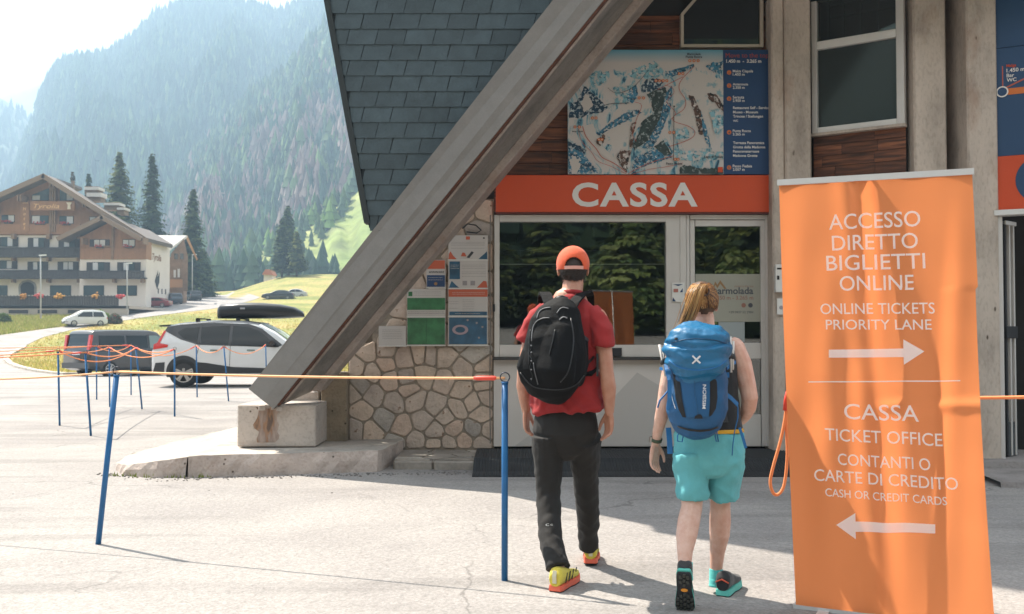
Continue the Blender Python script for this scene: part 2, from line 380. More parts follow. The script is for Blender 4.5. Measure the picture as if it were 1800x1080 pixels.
# kerb round the grass island
KERB = concrete('kerb_stone', (.50, .44, .37), pits=False)
kp = [(520, 659), (430, 659), (360, 659), (300, 659.5), (240, 660), (180, 660), (130, 660), (110, 660), (80, 657), (51, 652), (32, 647), (18, 641), (10, 633), (16, 625), (31, 617), (46, 610)]
pts = [ground_at(a, c_) for a, c_ in kp]
island_kerb = empty('island_kerb', pts[7], 'pale concrete kerb curving round the grassy island by the parked van', 'kerb')
def resample(pts, step):
    out = [pts[0].copy()]; acc = 0
    for a, c_ in zip(pts, pts[1:]):
        d = (c_ - a).length; tt = step - acc
        while tt <= d: out.append(a.lerp(c_, tt / d)); tt += step
        acc = (acc + d) % step
    return out
rs = resample(pts, 1.0)
for i, (a, c_) in enumerate(zip(rs, rs[1:])):
    d = (c_ - a).normalized(); n = Vector((-d.y, d.x, 0)).normalized()
    mb = MB(); mb.obox((a + c_) / 2 + Vector((0, 0, .04 + random.uniform(-.01, .01))), d * ((c_ - a).length / 2 - .015), n * .16, Vector((0, 0, .09)))
    mb.obj('kerb_stone', KERB, island_kerb)

# grass tufts on the island and verges
def tufts(name, n, sampler, hmin, hmax, wid, cols, blades=4):
    base = np.array([sampler() for _ in range(n)])
    V = []; F = []; C = []; k = 0
    X = base[:, 0]; Y = base[:, 1]; Z = gz(X, Y)
    for bl in range(blades):
        a = rng.uniform(0, 6.28, n); h = rng.uniform(hmin, hmax, n); wv = wid * rng.uniform(.6, 1.4, n)
        lx = rng.normal(0, .25, n) * h; ly = rng.normal(0, .25, n) * h
        ox = rng.normal(0, wid * 2.5, n); oy = rng.normal(0, wid * 2.5, n)
        p0 = np.stack([X + ox - np.cos(a) * wv, Y + oy - np.sin(a) * wv, Z - .02], 1); p1 = np.stack([X + ox + np.cos(a) * wv, Y + oy + np.sin(a) * wv, Z - .02], 1)
        p2 = np.stack([X + ox + lx, Y + oy + ly, Z + h], 1)
        V.append(np.stack([p0, p1, p2], 1).reshape(-1, 3))
        cc = np.array(cols)[rng.integers(0, len(cols), n)] * rng.uniform(.7, 1.25, (n, 1)); C.append(np.repeat(np.concatenate([cc, np.ones((n, 1))], 1), 3, 0))
    V = np.concatenate(V); C = np.concatenate(C); F = np.arange(len(V)).reshape(-1, 3)
    return arr_mesh(name, V, F, VCOL, False, C)
def vcolmat(name, rough=.85, transl=0, lum=1.0):
    m, t, b, o = newmat(name); N = t.nodes.new; L = t.links.new
    a = N('ShaderNodeVertexColor'); a.layer_name = 'Col'; L(a.outputs[0], b.inputs['Base Color']); b.inputs['Roughness'].default_value = rough
    b.inputs['Specular IOR Level'].default_value = .2
    if transl:
        tr = N('ShaderNodeBsdfTranslucent'); L(a.outputs[0], tr.inputs[0]); mi = N('ShaderNodeMixShader'); mi.inputs[0].default_value = transl
        L(b.outputs[0], mi.inputs[1]); L(tr.outputs[0], mi.inputs[2]); L(mi.outputs[0], o.inputs[0])
    return m
VCOL = vcolmat('blades', .8, .5)
def inside_island(X, Y):
    py = pyof(Y, 900 + 1750 * X / Y); px = 900 + 1750 * X / Y
    if Y < 46: return Y > 45.0 and px > 95
    return px > np.interp(py, [a for a, _ in isl], [c for _, c in isl]) + 3
def samp_island():
    while True:
        Y = 45 + 75 * random.random() ** 1.6; px = random.uniform(10, 640); X = (px - 900) / 1750 * Y
        if inside_island(X, Y): return (X, Y)
tg = tufts('grass', 9000, samp_island, .08, .24, .03, [(.34, .33, .08), (.50, .38, .14), (.55, .42, .18), (.40, .36, .08)])
tag(tg, 'dry yellow and green meadow grass on the island beside the road', 'grass', kind='stuff')
def samp_verge():
    while True:
        Y = random.uniform(84, 112); px = random.uniform(-20, 240); X = (px - 900) / 1750 * Y; py = pyof(Y, px)
        if px < np.interp(py, [a for a, _ in upp], [c for _, c in upp]) - 2: return (X, Y)
tg = tufts('grass', 5000, samp_verge, .12, .40, .04, [(.20, .25, .04), (.30, .30, .07), (.40, .35, .14)])
tag(tg, 'bright green grass verge between the hotel terrace and the road', 'grass', kind='stuff')

# ================================================================ MOUNTAINS
def slopemat(name, cols, sc=.01, sc2=.05):
    m, t, b, o = newmat(name); N = t.nodes.new; L = t.links.new
    g = N('ShaderNodeNewGeometry'); n = N('ShaderNodeTexNoise'); n.inputs['Scale'].default_value = sc; n.inputs['Detail'].default_value = 9; n.inputs['Roughness'].default_value = .62
    L(g.outputs['Position'], n.inputs[0]); r = N('ShaderNodeValToRGB'); e = r.color_ramp.elements
    e[0].position = cols[0][0]; e[0].color = (*cols[0][1], 1); e[1].position = cols[-1][0]; e[1].color = (*cols[-1][1], 1)
    for p_, c_ in cols[1:-1]: k = e.new(p_); k.color = (*c_, 1)
    L(n.outputs[0], r.inputs[0]); n2 = N('ShaderNodeTexNoise'); n2.inputs['Scale'].default_value = sc2; n2.inputs['Detail'].default_value = 8; L(g.outputs['Position'], n2.inputs[0])
    q = N('ShaderNodeMapRange'); q.inputs[1].default_value = .3; q.inputs[2].default_value = .7; q.inputs[3].default_value = .6; q.inputs[4].default_value = 1.4; L(n2.outputs[0], q.inputs[0])
    x = N('ShaderNodeVectorMath'); x.operation = 'SCALE'; L(r.outputs[0], x.inputs[0]); L(q.outputs[0], x.inputs['Scale']); L(x.outputs[0], b.inputs['Base Color']); b.inputs['Roughness'].default_value = .95
    bp = N('ShaderNodeBump'); bp.inputs['Distance'].default_value = 2; L(n2.outputs[0], bp.inputs['Height']); L(bp.outputs[0], b.inputs['Normal'])
    return m
HILLS = {}
def hill(name, prof, Yr, Yb, zb, amp, fr, mat_, nu=140, nv=50, back=60, vpow=1.0):
    px0, px1 = prof[0][0], prof[-1][0]
    U = np.linspace(px0, px1, nu); PYr = np.interp(U, [a for a, _ in prof], [b_ for _, b_ in prof])
    Vv = np.linspace(0, 1, nv)
    X = np.zeros((nu, nv + 2)); Y = X.copy(); Z = X.copy()
    for i, (px, py) in enumerate(zip(U, PYr)):
        r = P(px, py, Yr)
        Yl = Yb + (Yr - Yb) * Vv
        zz = zb + (r.z - zb) * Vv ** vpow
        nse = np.array([noise.fractal(Vector((px * fr * 1.0, yl * fr * .6, 3.3)), .8, 2.1, 6) for yl in Yl])
        zz = zz + amp * nse * np.clip(4 * Vv * (1 - Vv), 0, 1)
        X[i, :nv] = (px - 900) / 1750 * Yl; Y[i, :nv] = Yl; Z[i, :nv] = zz
        for k, (dy, dz) in enumerate([(back * .4, -back * .25), (back * 2, -back * 1.4)]):
            Y[i, nv + k] = Yr + dy; X[i, nv + k] = (px - 900) / 1750 * (Yr + dy); Z[i, nv + k] = r.z + dz
    HILLS[name + str(Yr)] = (U, Vv, X, Y, Z)
    o = arr_mesh(name, np.stack([X, Y, Z], -1).reshape(-1, 3), gridf(nu, nv + 2), mat_, True)
    tag(o, kind='structure'); return (U, Vv, X, Y, Z)
def tree_template(tiers, seg):
    V = []; F = []
    for k in range(tiers):
        z0 = k / tiers * .78 + .04; z1 = min(1.0, z0 + 1.0 / tiers + .18); r = .20 * (1 - .62 * k / tiers)
        n = len(V)
        for s in range(seg):
            a = 2 * math.pi * (s + .5 * k) / seg; V.append((r * math.cos(a), r * math.sin(a), z0))
        V.append((0, 0, z1))
        for s in range(seg): F.append((n + s, n + (s + 1) % seg, n + seg))
    return np.array(V), np.array(F)
def forest(name, pos, h, cols, wfac=1.0, tiers=2, seg=5, mat_=None, jt=.3):
    n = len(pos); V0, F0 = tree_template(tiers, seg); k = len(V0)
    a = rng.uniform(0, 6.28, n); ca, sa = np.cos(a), np.sin(a); wf = wfac * rng.uniform(.75, 1.25, n)
    x = V0[None, :, 0] * ca[:, None] - V0[None, :, 1] * sa[:, None]; y = V0[None, :, 0] * sa[:, None] + V0[None, :, 1] * ca[:, None]
    jit = rng.uniform(1 - jt, 1 + jt, (n, k))
    V = np.stack([pos[:, None, 0] + x * h[:, None] * wf[:, None] * jit, pos[:, None, 1] + y * h[:, None] * wf[:, None] * jit, pos[:, None, 2] + V0[None, :, 2] * h[:, None] - .05 * h[:, None]], -1).reshape(-1, 3)
    F = (F0[None] + (np.arange(n) * k)[:, None, None]).reshape(-1, 3)
    C = np.repeat(np.concatenate([cols, np.ones((n, 1))], 1), k, 0)
    return arr_mesh(name, V, F, mat_ or FOREST, False, C)
FOREST = vcolmat('conifer_forest', .9, 0)
def scatter(H, n, hm, hs, palette, mask=None, vlo=0, vhi=1, plo=None, phi=None, hscale=None):
    U, Vv, X, Y, Z = H; nu, nv = len(U), len(Vv)
    u = rng.uniform(0 if plo is None else np.interp(plo, U, np.arange(nu)), nu - 1.001 if phi is None else np.interp(phi, U, np.arange(nu)), n)
    v = (vlo + (vhi - vlo) * rng.uniform(0, 1, n) ** .8) * (nv - 1.001)
    i = u.astype(int); j = v.astype(int); fu = u - i; fv = v - j
    def bi(A): return A[i, j] * (1-fu) * (1-fv) + A[i+1, j] * fu * (1-fv) + A[i, j+1] * (1-fu) * fv + A[i+1, j+1] * fu * fv
    pos = np.stack([bi(X), bi(Y), bi(Z)], 1)
    keep = np.ones(n, bool); cols = np.zeros((n, 3))
    for q in range(n):
        a = noise.noise(Vector(pos[q]) * .011); c = noise.noise(Vector(pos[q]) * .004 + Vector((9, 4, 1)))
        if mask and not mask(np.interp(u[q], np.arange(nu), U), v[q] / (nv - 1), a): keep[q] = False
        pal = palette(np.interp(u[q], np.arange(nu), U), v[q] / (nv - 1), a, c)
        cols[q] = np.array(pal)
    cols = cols * rng.uniform(.45, 1.75, (n, 1))
    h = np.clip(rng.normal(hm, hs, n), hm * .45, hm * 1.8)
    return pos[keep], h[keep], cols[keep]

G1 = (.028, .060, .036); G2 = (.050, .088, .040); G3 = (.085, .125, .045); DEAD = (.155, .105, .095); DEAD2 = (.20, .15, .13)
def pal_green(px, v, a, c):
    return G2 if random.random() < .45 + a else G1 if random.random() < .8 else G3
SL1 = slopemat('mountain_ground', [(.35, (.04, .075, .035)), (.5, (.06, .09, .04)), (.64, (.10, .14, .06)), (.76, (.24, .24, .19))], .008, .04)
SL2 = slopemat('spur_ground', [(.33, (.04, .075, .03)), (.48, (.11, .14, .05)), (.58, (.26, .28, .10)), (.70, (.38, .36, .24))], .014, .07)
SL3 = slopemat('meadow_ground', [(.3, (.10, .15, .035)), (.5, (.18, .22, .05)), (.7, (.28, .28, .09))], .02, .12)
SL0 = slopemat('far_rock', [(.3, (.18, .20, .17)), (.7, (.34, .33, .29))], .004, .02)
hill('mountain', [(-260, 150), (-100, 175), (-40, 178), (0, 165), (45, 150), (93, 130), (150, 110), (230, 120), (400, 150)], 1750, 1300, 40, 40, .02, SL0, 70, 24)
Hl = hill('mountain', [(-400, 20), (-200, 90), (-60, 150), (0, 175), (20, 190), (50, 215), (90, 260), (140, 330)], 1180, 700, 20, 20, .015, SL1, 60, 40)
Hm = hill('mountain', [(-30, 400), (0, 345), (23, 300), (39, 249), (54, 218), (66, 171), (78, 150), (91, 128), (117, 113), (150, 109), (175, 107), (202, 93), (215, 86), (233, 70), (264, 42), (285, 28), (303, 17), (320, 9), (342, 4), (360, 3), (381, 8), (412, 18), (440, 17), (459, 22), (486, 33), (502, 26), (517, 22), (552, 6), (580, -6), (700, -10), (900, 20)], 950, 430, 6, 26, .012, SL1, 230, 90, vpow=.92)
Hs = hill('hillside', [(150, 475), (200, 460), (250, 425), (272, 395), (300, 340), (330, 290), (381, 245), (428, 187), (470, 152), (505, 130), (540, 85), (583, 45), (640, 5), (760, 0), (900, 60)], 620, 300, 4, 16, .016, SL2, 170, 80, vpow=1.0)
Hk = hill('hillside', [(380, 470), (420, 452), (460, 434), (480, 424), (520, 398), (560, 374), (600, 350), (640, 322), (700, 285), (900, 200)], 330, 235, 6, 3, .03, SL3, 60, 30)
pos, h, cols = scatter(Hl, 2500, 11, 2.5, pal_green)
fo = forest('forest', pos, h, cols); tag(fo, 'hazy dark conifer forest on the far left slope', 'forest', kind='stuff')
def mask_m(px, v, a):
    return True
pos, h, cols = scatter(Hm, 17000, 10.5, 2.6, pal_green, mask_m, 0, 1, -30, 660)
p2_, h2, c2 = scatter(Hm, 420, 11.5, 3.2, pal_green, None, .985, 1, 60, 600)
fo = forest('forest', np.concatenate([pos, p2_]), np.concatenate([h, h2]), np.concatenate([cols, c2]), .95); tag(fo, 'blue hazy conifer forest covering the big mountain', 'forest', kind='stuff')
def pal_s(px, v, a, c):
    n = noise.noise(Vector((px * .02, v * 3.0, 5.0)))
    dead = (px + 110 * v > 330) and (.05 < v < .62) and n > -.08
    if dead and random.random() < .62: return DEAD if random.random() < .6 else DEAD2
    if random.random() < .07: return DEAD
    return pal_green(px, v, a, c) if random.random() < .72 else G3
def mask_s(px, v, a):
    if px > 470 and v > .45: return a < .12 or random.random() < .15
    return a < .30
pos, h, cols = scatter(Hs, 15000, 9.5, 2.6, pal_s, mask_s, 0, 1, 150, 700)
fo = forest('forest', pos, h, cols, .95, 3, 5); tag(fo, 'mixed green and grey dying conifers on the near hillside', 'forest', kind='stuff')
pos, h, cols = scatter(Hk, 520, 5.5, 2.2, lambda px, v, a, c: G2 if random.random() < .6 else (.10, .16, .04), lambda px, v, a: a > -.02, 0, 1)
fo = forest('forest', pos, h, cols, 1.3, 3, 6); tag(fo, 'scattered young trees on the bright green meadow slope', 'trees', kind='stuff')
# dark fir belt behind the knoll
n = 520; Y = rng.uniform(232, 300, n); px = 262 + 400 * rng.uniform(0, 1, n) ** 1.5; X = (px - 900) / 1750 * Y
Z = np.maximum(gz(X, Y), 4) - .5
h = np.clip(rng.normal(9.0, 2.6, n), 3.5, 15)
cols = np.array([G1 if random.random() < .5 else G2 for _ in range(n)]) * rng.uniform(.7, 1.3, (n, 1))
fo = forest('forest', np.stack([X, Y, Z], 1), h, cols, 1.1, 6, 7); tag(fo, 'dark green fir belt at the foot of the slopes', 'forest', kind='stuff')
# wooded hillside behind the photographer, seen in the window glass
n = 3600; Y = -(58 + 230 * rng.uniform(0, 1, n) ** 1.3); X = rng.uniform(-160, 260, n); Z = gz(X, Y)
fo = forest('forest', np.stack([X, Y, Z], 1), rng.uniform(8, 15, n), np.array([G1, G2, G3])[rng.integers(0, 3, n)] * rng.uniform(.35, 1.3, (n, 1)), .9, 12, 7, None, .55); tag(fo, 'conifer wood mirrored in the ticket window glass', 'forest', kind='stuff')

# ================================================================ TICKET HALL (building with the A-shaped concrete leg)
FY = 10.6                                        # facade depth
CONC = concrete('pale_concrete', (.46, .395, .345), rust=.4)
CONC_B = concrete('column_concrete', (.52, .435, .365), rust=.35, stretch=(1, 1, .45))
BEAMC = mat('painted_beam_concrete', (.205, .198, .19), .8, var=[(1.6, .10), (9, .07), (60, .05)], bump=[(90, .0015), (9, .006)], world=True)
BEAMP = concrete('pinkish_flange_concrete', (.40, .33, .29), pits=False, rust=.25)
BEAMW = concrete('brown_web_concrete', (.25, .225, .20), pits=False)
RUST = mat('rusty_seam', (.10, .035, .018), .85, var=(12, .4))
hall = empty('ticket_hall', (0, FY, 0), 'mountain cable car ticket hall with slate wing, slanted concrete leg and stone base wall', 'building')

def bx(par, name, px0, px1, py0, py1, Y, th, m, bev=0, pref=None):
    """flat piece facing the camera side, front face at depth Y"""
    pm = (py0 + py1) / 2 if pref is None else pref
    x0 = P(px0, pm, Y).x; x1 = P(px1, pm, Y).x; z1 = PZ(py0, Y); z0 = PZ(py1, Y)
    o = MB().box(x0, x1, Y, Y + th, z0, z1).obj(name, m, par)
    if bev: bevel(o, bev)
    return o

# ---- slanted leg
def ext(a, b, t): return a + (b - a) * t
def rail(bot, top, Yb, Yt): return P(bot[0], bot[1], Yb), P(top[0], top[1], Yt)
T1 = 1.75
def strut(name, corners, m, par, bev=.012, t0=0.0):
    """corners: list of 4 rails (bottom point, top point)"""
    vs = [ext(a, b_, t0) for a, b_ in corners] + [ext(a, b_, T1) for a, b_ in corners]
    n = len(corners); fs = [tuple(range(n))[::-1], tuple(range(n, 2 * n))] + [(i, (i+1) % n, n + (i+1) % n, n + i) for i in range(n)]
    o = mesh(name, vs, fs, m, par); 
    if bev: bevel(o, bev)
    return o
YB, YT = 9.72, 8.60
leg = empty('concrete_leg', P(475, 720, YB), 'large slanted grey concrete leg rising from its block across the facade', 'beam')
fl = rail((437, 684), (972, 0), YB, YT); fr_ = rail((481, 719), (1061, 0), YB, YT)
def back(r, d): return (r[0] + Vector((0, d, 0)), r[1] + Vector((0, d, 0)))
def lerp_r(a, b_, k): return (a[0].lerp(b_[0], k), a[1].lerp(b_[1], k))
# front rib in two flanks with a shallow chamfer line between them
mid = lerp_r(fl, fr_, .60)
midp = (mid[0] + Vector((0, -.012, 0)), mid[1] + Vector((0, -.012, 0)))
strut('front_rib', [fl, midp, fr_, back(fr_, .15), back(fl, .15)], BEAMC, leg, 0)
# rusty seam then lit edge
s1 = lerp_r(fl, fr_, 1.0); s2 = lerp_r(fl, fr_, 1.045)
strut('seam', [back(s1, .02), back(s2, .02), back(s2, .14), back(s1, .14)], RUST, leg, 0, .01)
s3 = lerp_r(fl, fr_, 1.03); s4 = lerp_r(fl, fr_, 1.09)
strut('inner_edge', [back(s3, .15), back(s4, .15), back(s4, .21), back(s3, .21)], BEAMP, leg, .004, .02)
r1 = rail((545, 688), (1113, 0), 10.30, 9.95); r2 = rail((561, 688), (1133, 0), 10.30, 9.95)
r3 = rail((572, 686), (1150, 0), 10.46, 10.30); r4 = rail((548, 684), (1113, 0), 10.46, 10.30)
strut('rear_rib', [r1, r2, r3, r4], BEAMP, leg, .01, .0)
w1 = back(lerp_r(fl, fr_, .97), .19); w2 = (r1[0] + Vector((.02, .06, .0)), r1[1] + Vector((.02, .06, .0)))
off = Vector((-.05, 0, .05))
strut('web', [w1, w2, (w2[0] + off, w2[1] + off), (w1[0] + off, w1[1] + off)], BEAMW, leg, 0, .0)
lx_ = lambda py: 437 + .782 * (684 - py)
for Yq in (10.58, 10.74):
    mesh('sun_stop_plate', [P(lx_(640) + 4, 640, Yq), P(lx_(640) + 74, 640, Yq), P(lx_(150) + 80, 150, Yq), P(lx_(150) + 4, 150, Yq)], [(0, 1, 2, 3)], BEAMW, leg)  # unseen plates added behind the rib to stop sun leaking through
# stained chips
for (a, b_, s) in [(930, 237, 5), (908, 262, 6), (875, 308, 5), (812, 372, 4)]:
    p = P(a, b_, 10.02); d = Vector((.62, 0, .78))
    MB().obox(p + Vector((0, -.06, 0)), d * s * .006, Vector((.4, 0, -.3)) * .02, Vector((0, .01, 0)))

# ---- footing blocks
blk = bx(leg, 'footing_block', 417, 555, 712, 786, 9.86, .62, CONC, .012)
bx(leg, 'rear_block', 470, 561, 688, 778, 10.49, .2, CONC, .012)
bx(hall, 'side_pier', 564, 609, 655, 779, 10.45, .35, concrete('stained_pier_concrete', (.26, .20, .135)), .01)
# rust streak and spalled patch on the block face
def decal(par, name, pts, Y, m, dz=.003):
    return mesh(name, [P(a, b_, Y - dz) for a, b_ in pts], [tuple(range(len(pts)))[::-1]], m, par)
m, t, b, o_ = newmat('rust_streak'); N = t.nodes.new; L = t.links.new
g_ = N('ShaderNodeNewGeometry'); mpn = N('ShaderNodeMapping'); mpn.inputs['Scale'].default_value = (9, 1, 2.2); L(g_.outputs['Position'], mpn.inputs[0])
n_ = N('ShaderNodeTexNoise'); n_.inputs['Scale'].default_value = 1.6; n_.inputs['Detail'].default_value = 8; L(mpn.outputs[0], n_.inputs[0])
r_ = N('ShaderNodeValToRGB'); e = r_.color_ramp.elements; e[0].position = .36; e[0].color = (.13, .09, .07, 1); e[1].position = .62; e[1].color = (.40, .31, .26, 1); k = e.new(.42); k.color = (.30, .17, .10, 1); k = e.new(.48); k.color = (.27, .20, .165, 1)
L(n_.outputs[0], r_.inputs[0]); L(r_.outputs[0], b.inputs['Base Color']); b.inputs['Roughness'].default_value = .95
bp = N('ShaderNodeBump'); bp.inputs['Distance'].default_value = .02; L(n_.outputs[0], bp.inputs['Height']); L(bp.outputs[0], b.inputs['Normal'])
RSTR = m
random.seed(3)
lft = [(451 + random.uniform(-3, 3) + 4 * math.sin(i), 716 + i * 6.2) for i in range(11)]; rgt = [(488 + random.uniform(-3, 3) + 2 * math.sin(i * 1.7), 716 + i * 6.2) for i in range(11)]
decal(blk, 'spalled_patch', lft + rgt[::-1], 9.86, RSTR)
# rubble under the rib tip
mb = MB()
for i in range(14):
    q = P(random.uniform(455, 496), 716, random.uniform(9.8, 9.95)); s = random.uniform(.012, .03)
    mb.obox(q + Vector((0, 0, random.uniform(-.02, .01))), Vector((s, s * .4, 0)), Vector((-s * .3, s, 0)), Vector((0, .2 * s, s * .8)))
mb.obj('mortar_crumbs', CONC, leg)

# ---- kerbed slab under the leg
SLABT = concrete('slab_top', (.42, .37, .32), pits=False)
slab = empty('pavement_slab', (-3, 9.6, 0), 'worn raised concrete pavement slab with chipped aggregate edge under the leg block', 'pavement')
m = concrete('exposed_aggregate', (.33, .27, .235), rust=.3); AGG = concrete('aggregate_edge', (.47, .385, .335), rust=.25)
top = [(-1.27, 9.62, .205), (-1.9, 9.45, .205), (-2.45, 9.32, .205), (-2.98, 9.22, .20)]
topL = [(-3.0, 9.22, .19), (-3.3, 9.22, .15), (-3.62, 9.35, .10), (-3.86, 9.75, .07), (-4.05, 10.6, .05), (-4.0, 11.6, .06), (-3.75, 12.8, .08), (-3.5, 14.5, .10), (-3.5, 17, .12)]
def slab_piece(name, front, backpts, seed, mt=SLABT):
    random.seed(seed); fr = [Vector(f) for f in resample([Vector(f) for f in front], .09)] + [Vector(front[-1])]
    n = len(fr); tp = [f + Vector((random.uniform(-.006, .006), random.uniform(-.012, .012), random.uniform(-.008, .002))) for f in fr]
    md = [f + Vector((0, -.02 + random.uniform(-.015, .01), -f.z * .45)) for f in fr]; lo = [Vector((f.x, f.y - .03 + random.uniform(-.02, .012), -.01)) for f in fr]
    vs = tp + md + lo + [Vector(q) for q in backpts]; nb = len(backpts)
    fs = [(i, i+1, n+i+1, n+i) for i in range(n-1)] + [(n+i, n+i+1, 2*n+i+1, 2*n+i) for i in range(n-1)]
    mi = [1] * len(fs); fs.append(tuple(list(range(n)) + [3*n+k for k in range(nb)])[::1]); mi.append(0)
    o = mesh(name, vs, fs, None, slab, mats=[mt, AGG], mi=mi); bm = bmesh.new(); bm.from_mesh(o.data); bmesh.ops.recalc_face_normals(bm, faces=bm.faces); bm.to_mesh(o.data); bm.free(); return o
slab_piece('kerb_slab', [(-1.15, 10.58, .205)] + top, [(-2.98, 10.7, .2), (-2.98, 17, .2), (-1.15, 17, .2)], 5)
slab_piece('ramp_slab', topL, [(-3.0, 17, .19)], 6)
mb = MB(); random.seed(11)
for i in range(60):
    t = random.random(); x = -3.75 + 1.0 * t; q = Vector((x, 9.2 + .1 * (x < -3.5) + random.uniform(-.04, .02), 0)); h = random.uniform(.015, .05)
    mb.add([q + Vector((-.008, 0, 0)), q + Vector((.008, 0, 0)), q + Vector((random.uniform(-.02, .02), random.uniform(-.02, 0), h))], [(0, 1, 2)])
tag(mb.obj('moss_tufts', mat('moss', (.22, .26, .04), .9)), 'yellow green moss growing along the foot of the slab edge', 'moss', kind='stuff')

# ---- crazy stone wall
MORT = mat('mortar', (.27, .22, .17), .95, var=(20, .25), bump=(60, .004))
stone_wall = bx(hall, 'stone_wall', 612, 868.5, 604, 797, FY + .03, .35, MORT)
bx(stone_wall, 'mortar_bed', 655, 868.5, 480, 603.9, FY + .03, .35, MORT); bx(stone_wall, 'mortar_bed', 745, 868.5, 350, 479.9, FY + .03, .35, MORT)
bx(hall, 'side_wall', 612, 650, 604, 797, FY + .38, 7.0, CONC); bx(hall, 'side_wall', 745, 770, 350, 604, FY + .38, 7.0, CONC)
m, t, b, o_ = newmat('cladding_stone'); N = t.nodes.new; L = t.links.new
g_ = N('ShaderNodeNewGeometry'); oi = N('ShaderNodeObjectInfo')
r_ = N('ShaderNodeValToRGB'); e = r_.color_ramp.elements; e[0].position = 0; e[0].color = (.37, .285, .22, 1); e[1].position = 1; e[1].color = (.35, .31, .27, 1)
for p_, c_ in [(.15, (.42, .32, .25)), (.3, (.31, .255, .22)), (.45, (.44, .335, .26)), (.6, (.36, .29, .24)), (.75, (.42, .30, .23)), (.88, (.27, .23, .20))]:
    k = e.new(p_); k.color = (*c_, 1)
L(oi.outputs['Random'], r_.inputs[0])
n_ = N('ShaderNodeTexNoise'); n_.inputs['Scale'].default_value = 7; n_.inputs['Detail'].default_value = 9; n_.inputs['Roughness'].default_value = .65; L(g_.outputs['Position'], n_.inputs[0])
mr = N('ShaderNodeMapRange'); mr.inputs[1].default_value = .3; mr.inputs[2].default_value = .7; mr.inputs[3].default_value = 1.1; mr.inputs[4].default_value = 1.7; L(n_.outputs[0], mr.inputs[0])
x = N('ShaderNodeVectorMath'); x.operation = 'SCALE'; L(r_.outputs[0], x.inputs[0]); L(mr.outputs[0], x.inputs['Scale'])
n2 = N('ShaderNodeTexNoise'); n2.inputs['Scale'].default_value = 14; n2.inputs['Detail'].default_value = 4; L(g_.outputs['Position'], n2.inputs[0])
mr2 = N('ShaderNodeMapRange'); mr2.inputs[1].default_value = .66; mr2.inputs[2].default_value = .74; L(n2.outputs[0], mr2.inputs[0])
y = N('ShaderNodeMixRGB'); L(mr2.outputs[0], y.inputs[0]); L(x.outputs[0], y.inputs[1]); y.inputs[2].default_value = (.20, .10, .05, 1)
L(y.outputs[0], b.inputs['Base Color']); b.inputs['Roughness'].default_value = .85
bp = N('ShaderNodeBump'); bp.inputs['Distance'].default_value = .035; L(n_.outputs[0], bp.inputs['Height']); L(bp.outputs[0], b.inputs['Normal'])
STONE = m
def voronoi(seeds, rect, gap):
    out = []
    for i, s in enumerate(seeds):
        poly = [(rect[0], rect[1]), (rect[2], rect[1]), (rect[2], rect[3]), (rect[0], rect[3])]
        for j, q in enumerate(seeds):
            if i == j: continue
            dx, dy = q[0] - s[0], q[1] - s[1]; d = math.hypot(dx, dy)
            if d > 260: continue
            nxv, nyv = dx / d, dy / d; lim = (s[0] + q[0]) / 2 * nxv + (s[1] + q[1]) / 2 * nyv - gap
            new = []
            for a in range(len(poly)):
                p1, p2 = poly[a], poly[(a+1) % len(poly)]; d1 = p1[0]*nxv + p1[1]*nyv - lim; d2 = p2[0]*nxv + p2[1]*nyv - lim
                if d1 <= 0: new.append(p1)
                if d1 * d2 < 0: tt = d1 / (d1 - d2); new.append((p1[0] + (p2[0]-p1[0])*tt, p1[1] + (p2[1]-p1[1])*tt))
            poly = new
            if not poly: break
        if len(poly) >= 3: out.append(poly)
    return out
def stone_obj(poly, Y, par, depth=.03, seed=0, to=None, m=STONE):
    random.seed(seed); n = len(poly); cx = sum(p[0] for p in poly) / n; cyy = sum(p[1] for p in poly) / n
    # cut the corners so that the outline is rounded
    pr = []
    for a in range(n):
        p0, p1, p2 = poly[a-1], poly[a], poly[(a+1) % n]
        l0 = math.hypot(p0[0]-p1[0], p0[1]-p1[1]); l2 = math.hypot(p2[0]-p1[0], p2[1]-p1[1])
        if l0 < 3 or l2 < 3: pr.append(p1); continue
        k = min(3.2, l0 * .3, l2 * .3)
        j = random.uniform(-.5, .5)
        pr.append((p1[0] + (p0[0]-p1[0])/l0*k + j, p1[1] + (p0[1]-p1[1])/l0*k)); pr.append((p1[0] + (p2[0]-p1[0])/l2*k, p1[1] + (p2[1]-p1[1])/l2*k + j))
    to = to or (lambda a, b_, d: P(a, b_, Y - d))
    n = len(pr); q = [to(a, b_, depth - .006) for a, b_ in pr]; dd = depth + random.uniform(-.004, .008)
    qi = [to(a + (cx-a)*.07, b_ + (cyy-b_)*.07, dd) for a, b_ in pr]; qb = [to(a, b_, -.005) for a, b_ in pr]
    c = to(cx, cyy, dd + .003)
    vs = qb + q + qi + [c]; fs = []
    for i in range(n):
        j = (i+1) % n; fs += [(i, j, n+j, n+i), (n+i, n+j, 2*n+j, 2*n+i), (2*n+i, 2*n+j, 3*n)]
    o = mesh('stone', vs, fs, m, par); bm = bmesh.new(); bm.from_mesh(o.data); bmesh.ops.recalc_face_normals(bm, faces=bm.faces); bm.to_mesh(o.data); bm.free(); return o
seeds = [(885,75),(1000,68),(1000,140),(815,165),(915,195),(1115,110),(1225,85),(1275,90),(1370,95),(1565,85),(1490,185),(1625,175),(1625,225),(840,285),(790,330),(1030,250),(1130,235),(1245,215),(1375,255),(1630,275),(1145,310),(1480,310),(1055,385),(920,345),(850,435),(1180,375),(1315,410),(1640,350),(1550,390),(1455,430),(990,495),(1100,545),(1235,505),(1385,480),(1600,460),(800,560),(915,570),(1065,650),(1190,635),(1310,570),(1435,555),(1555,560),(1655,570),(1400,650),(1495,625),(1610,650),(1310,660)]
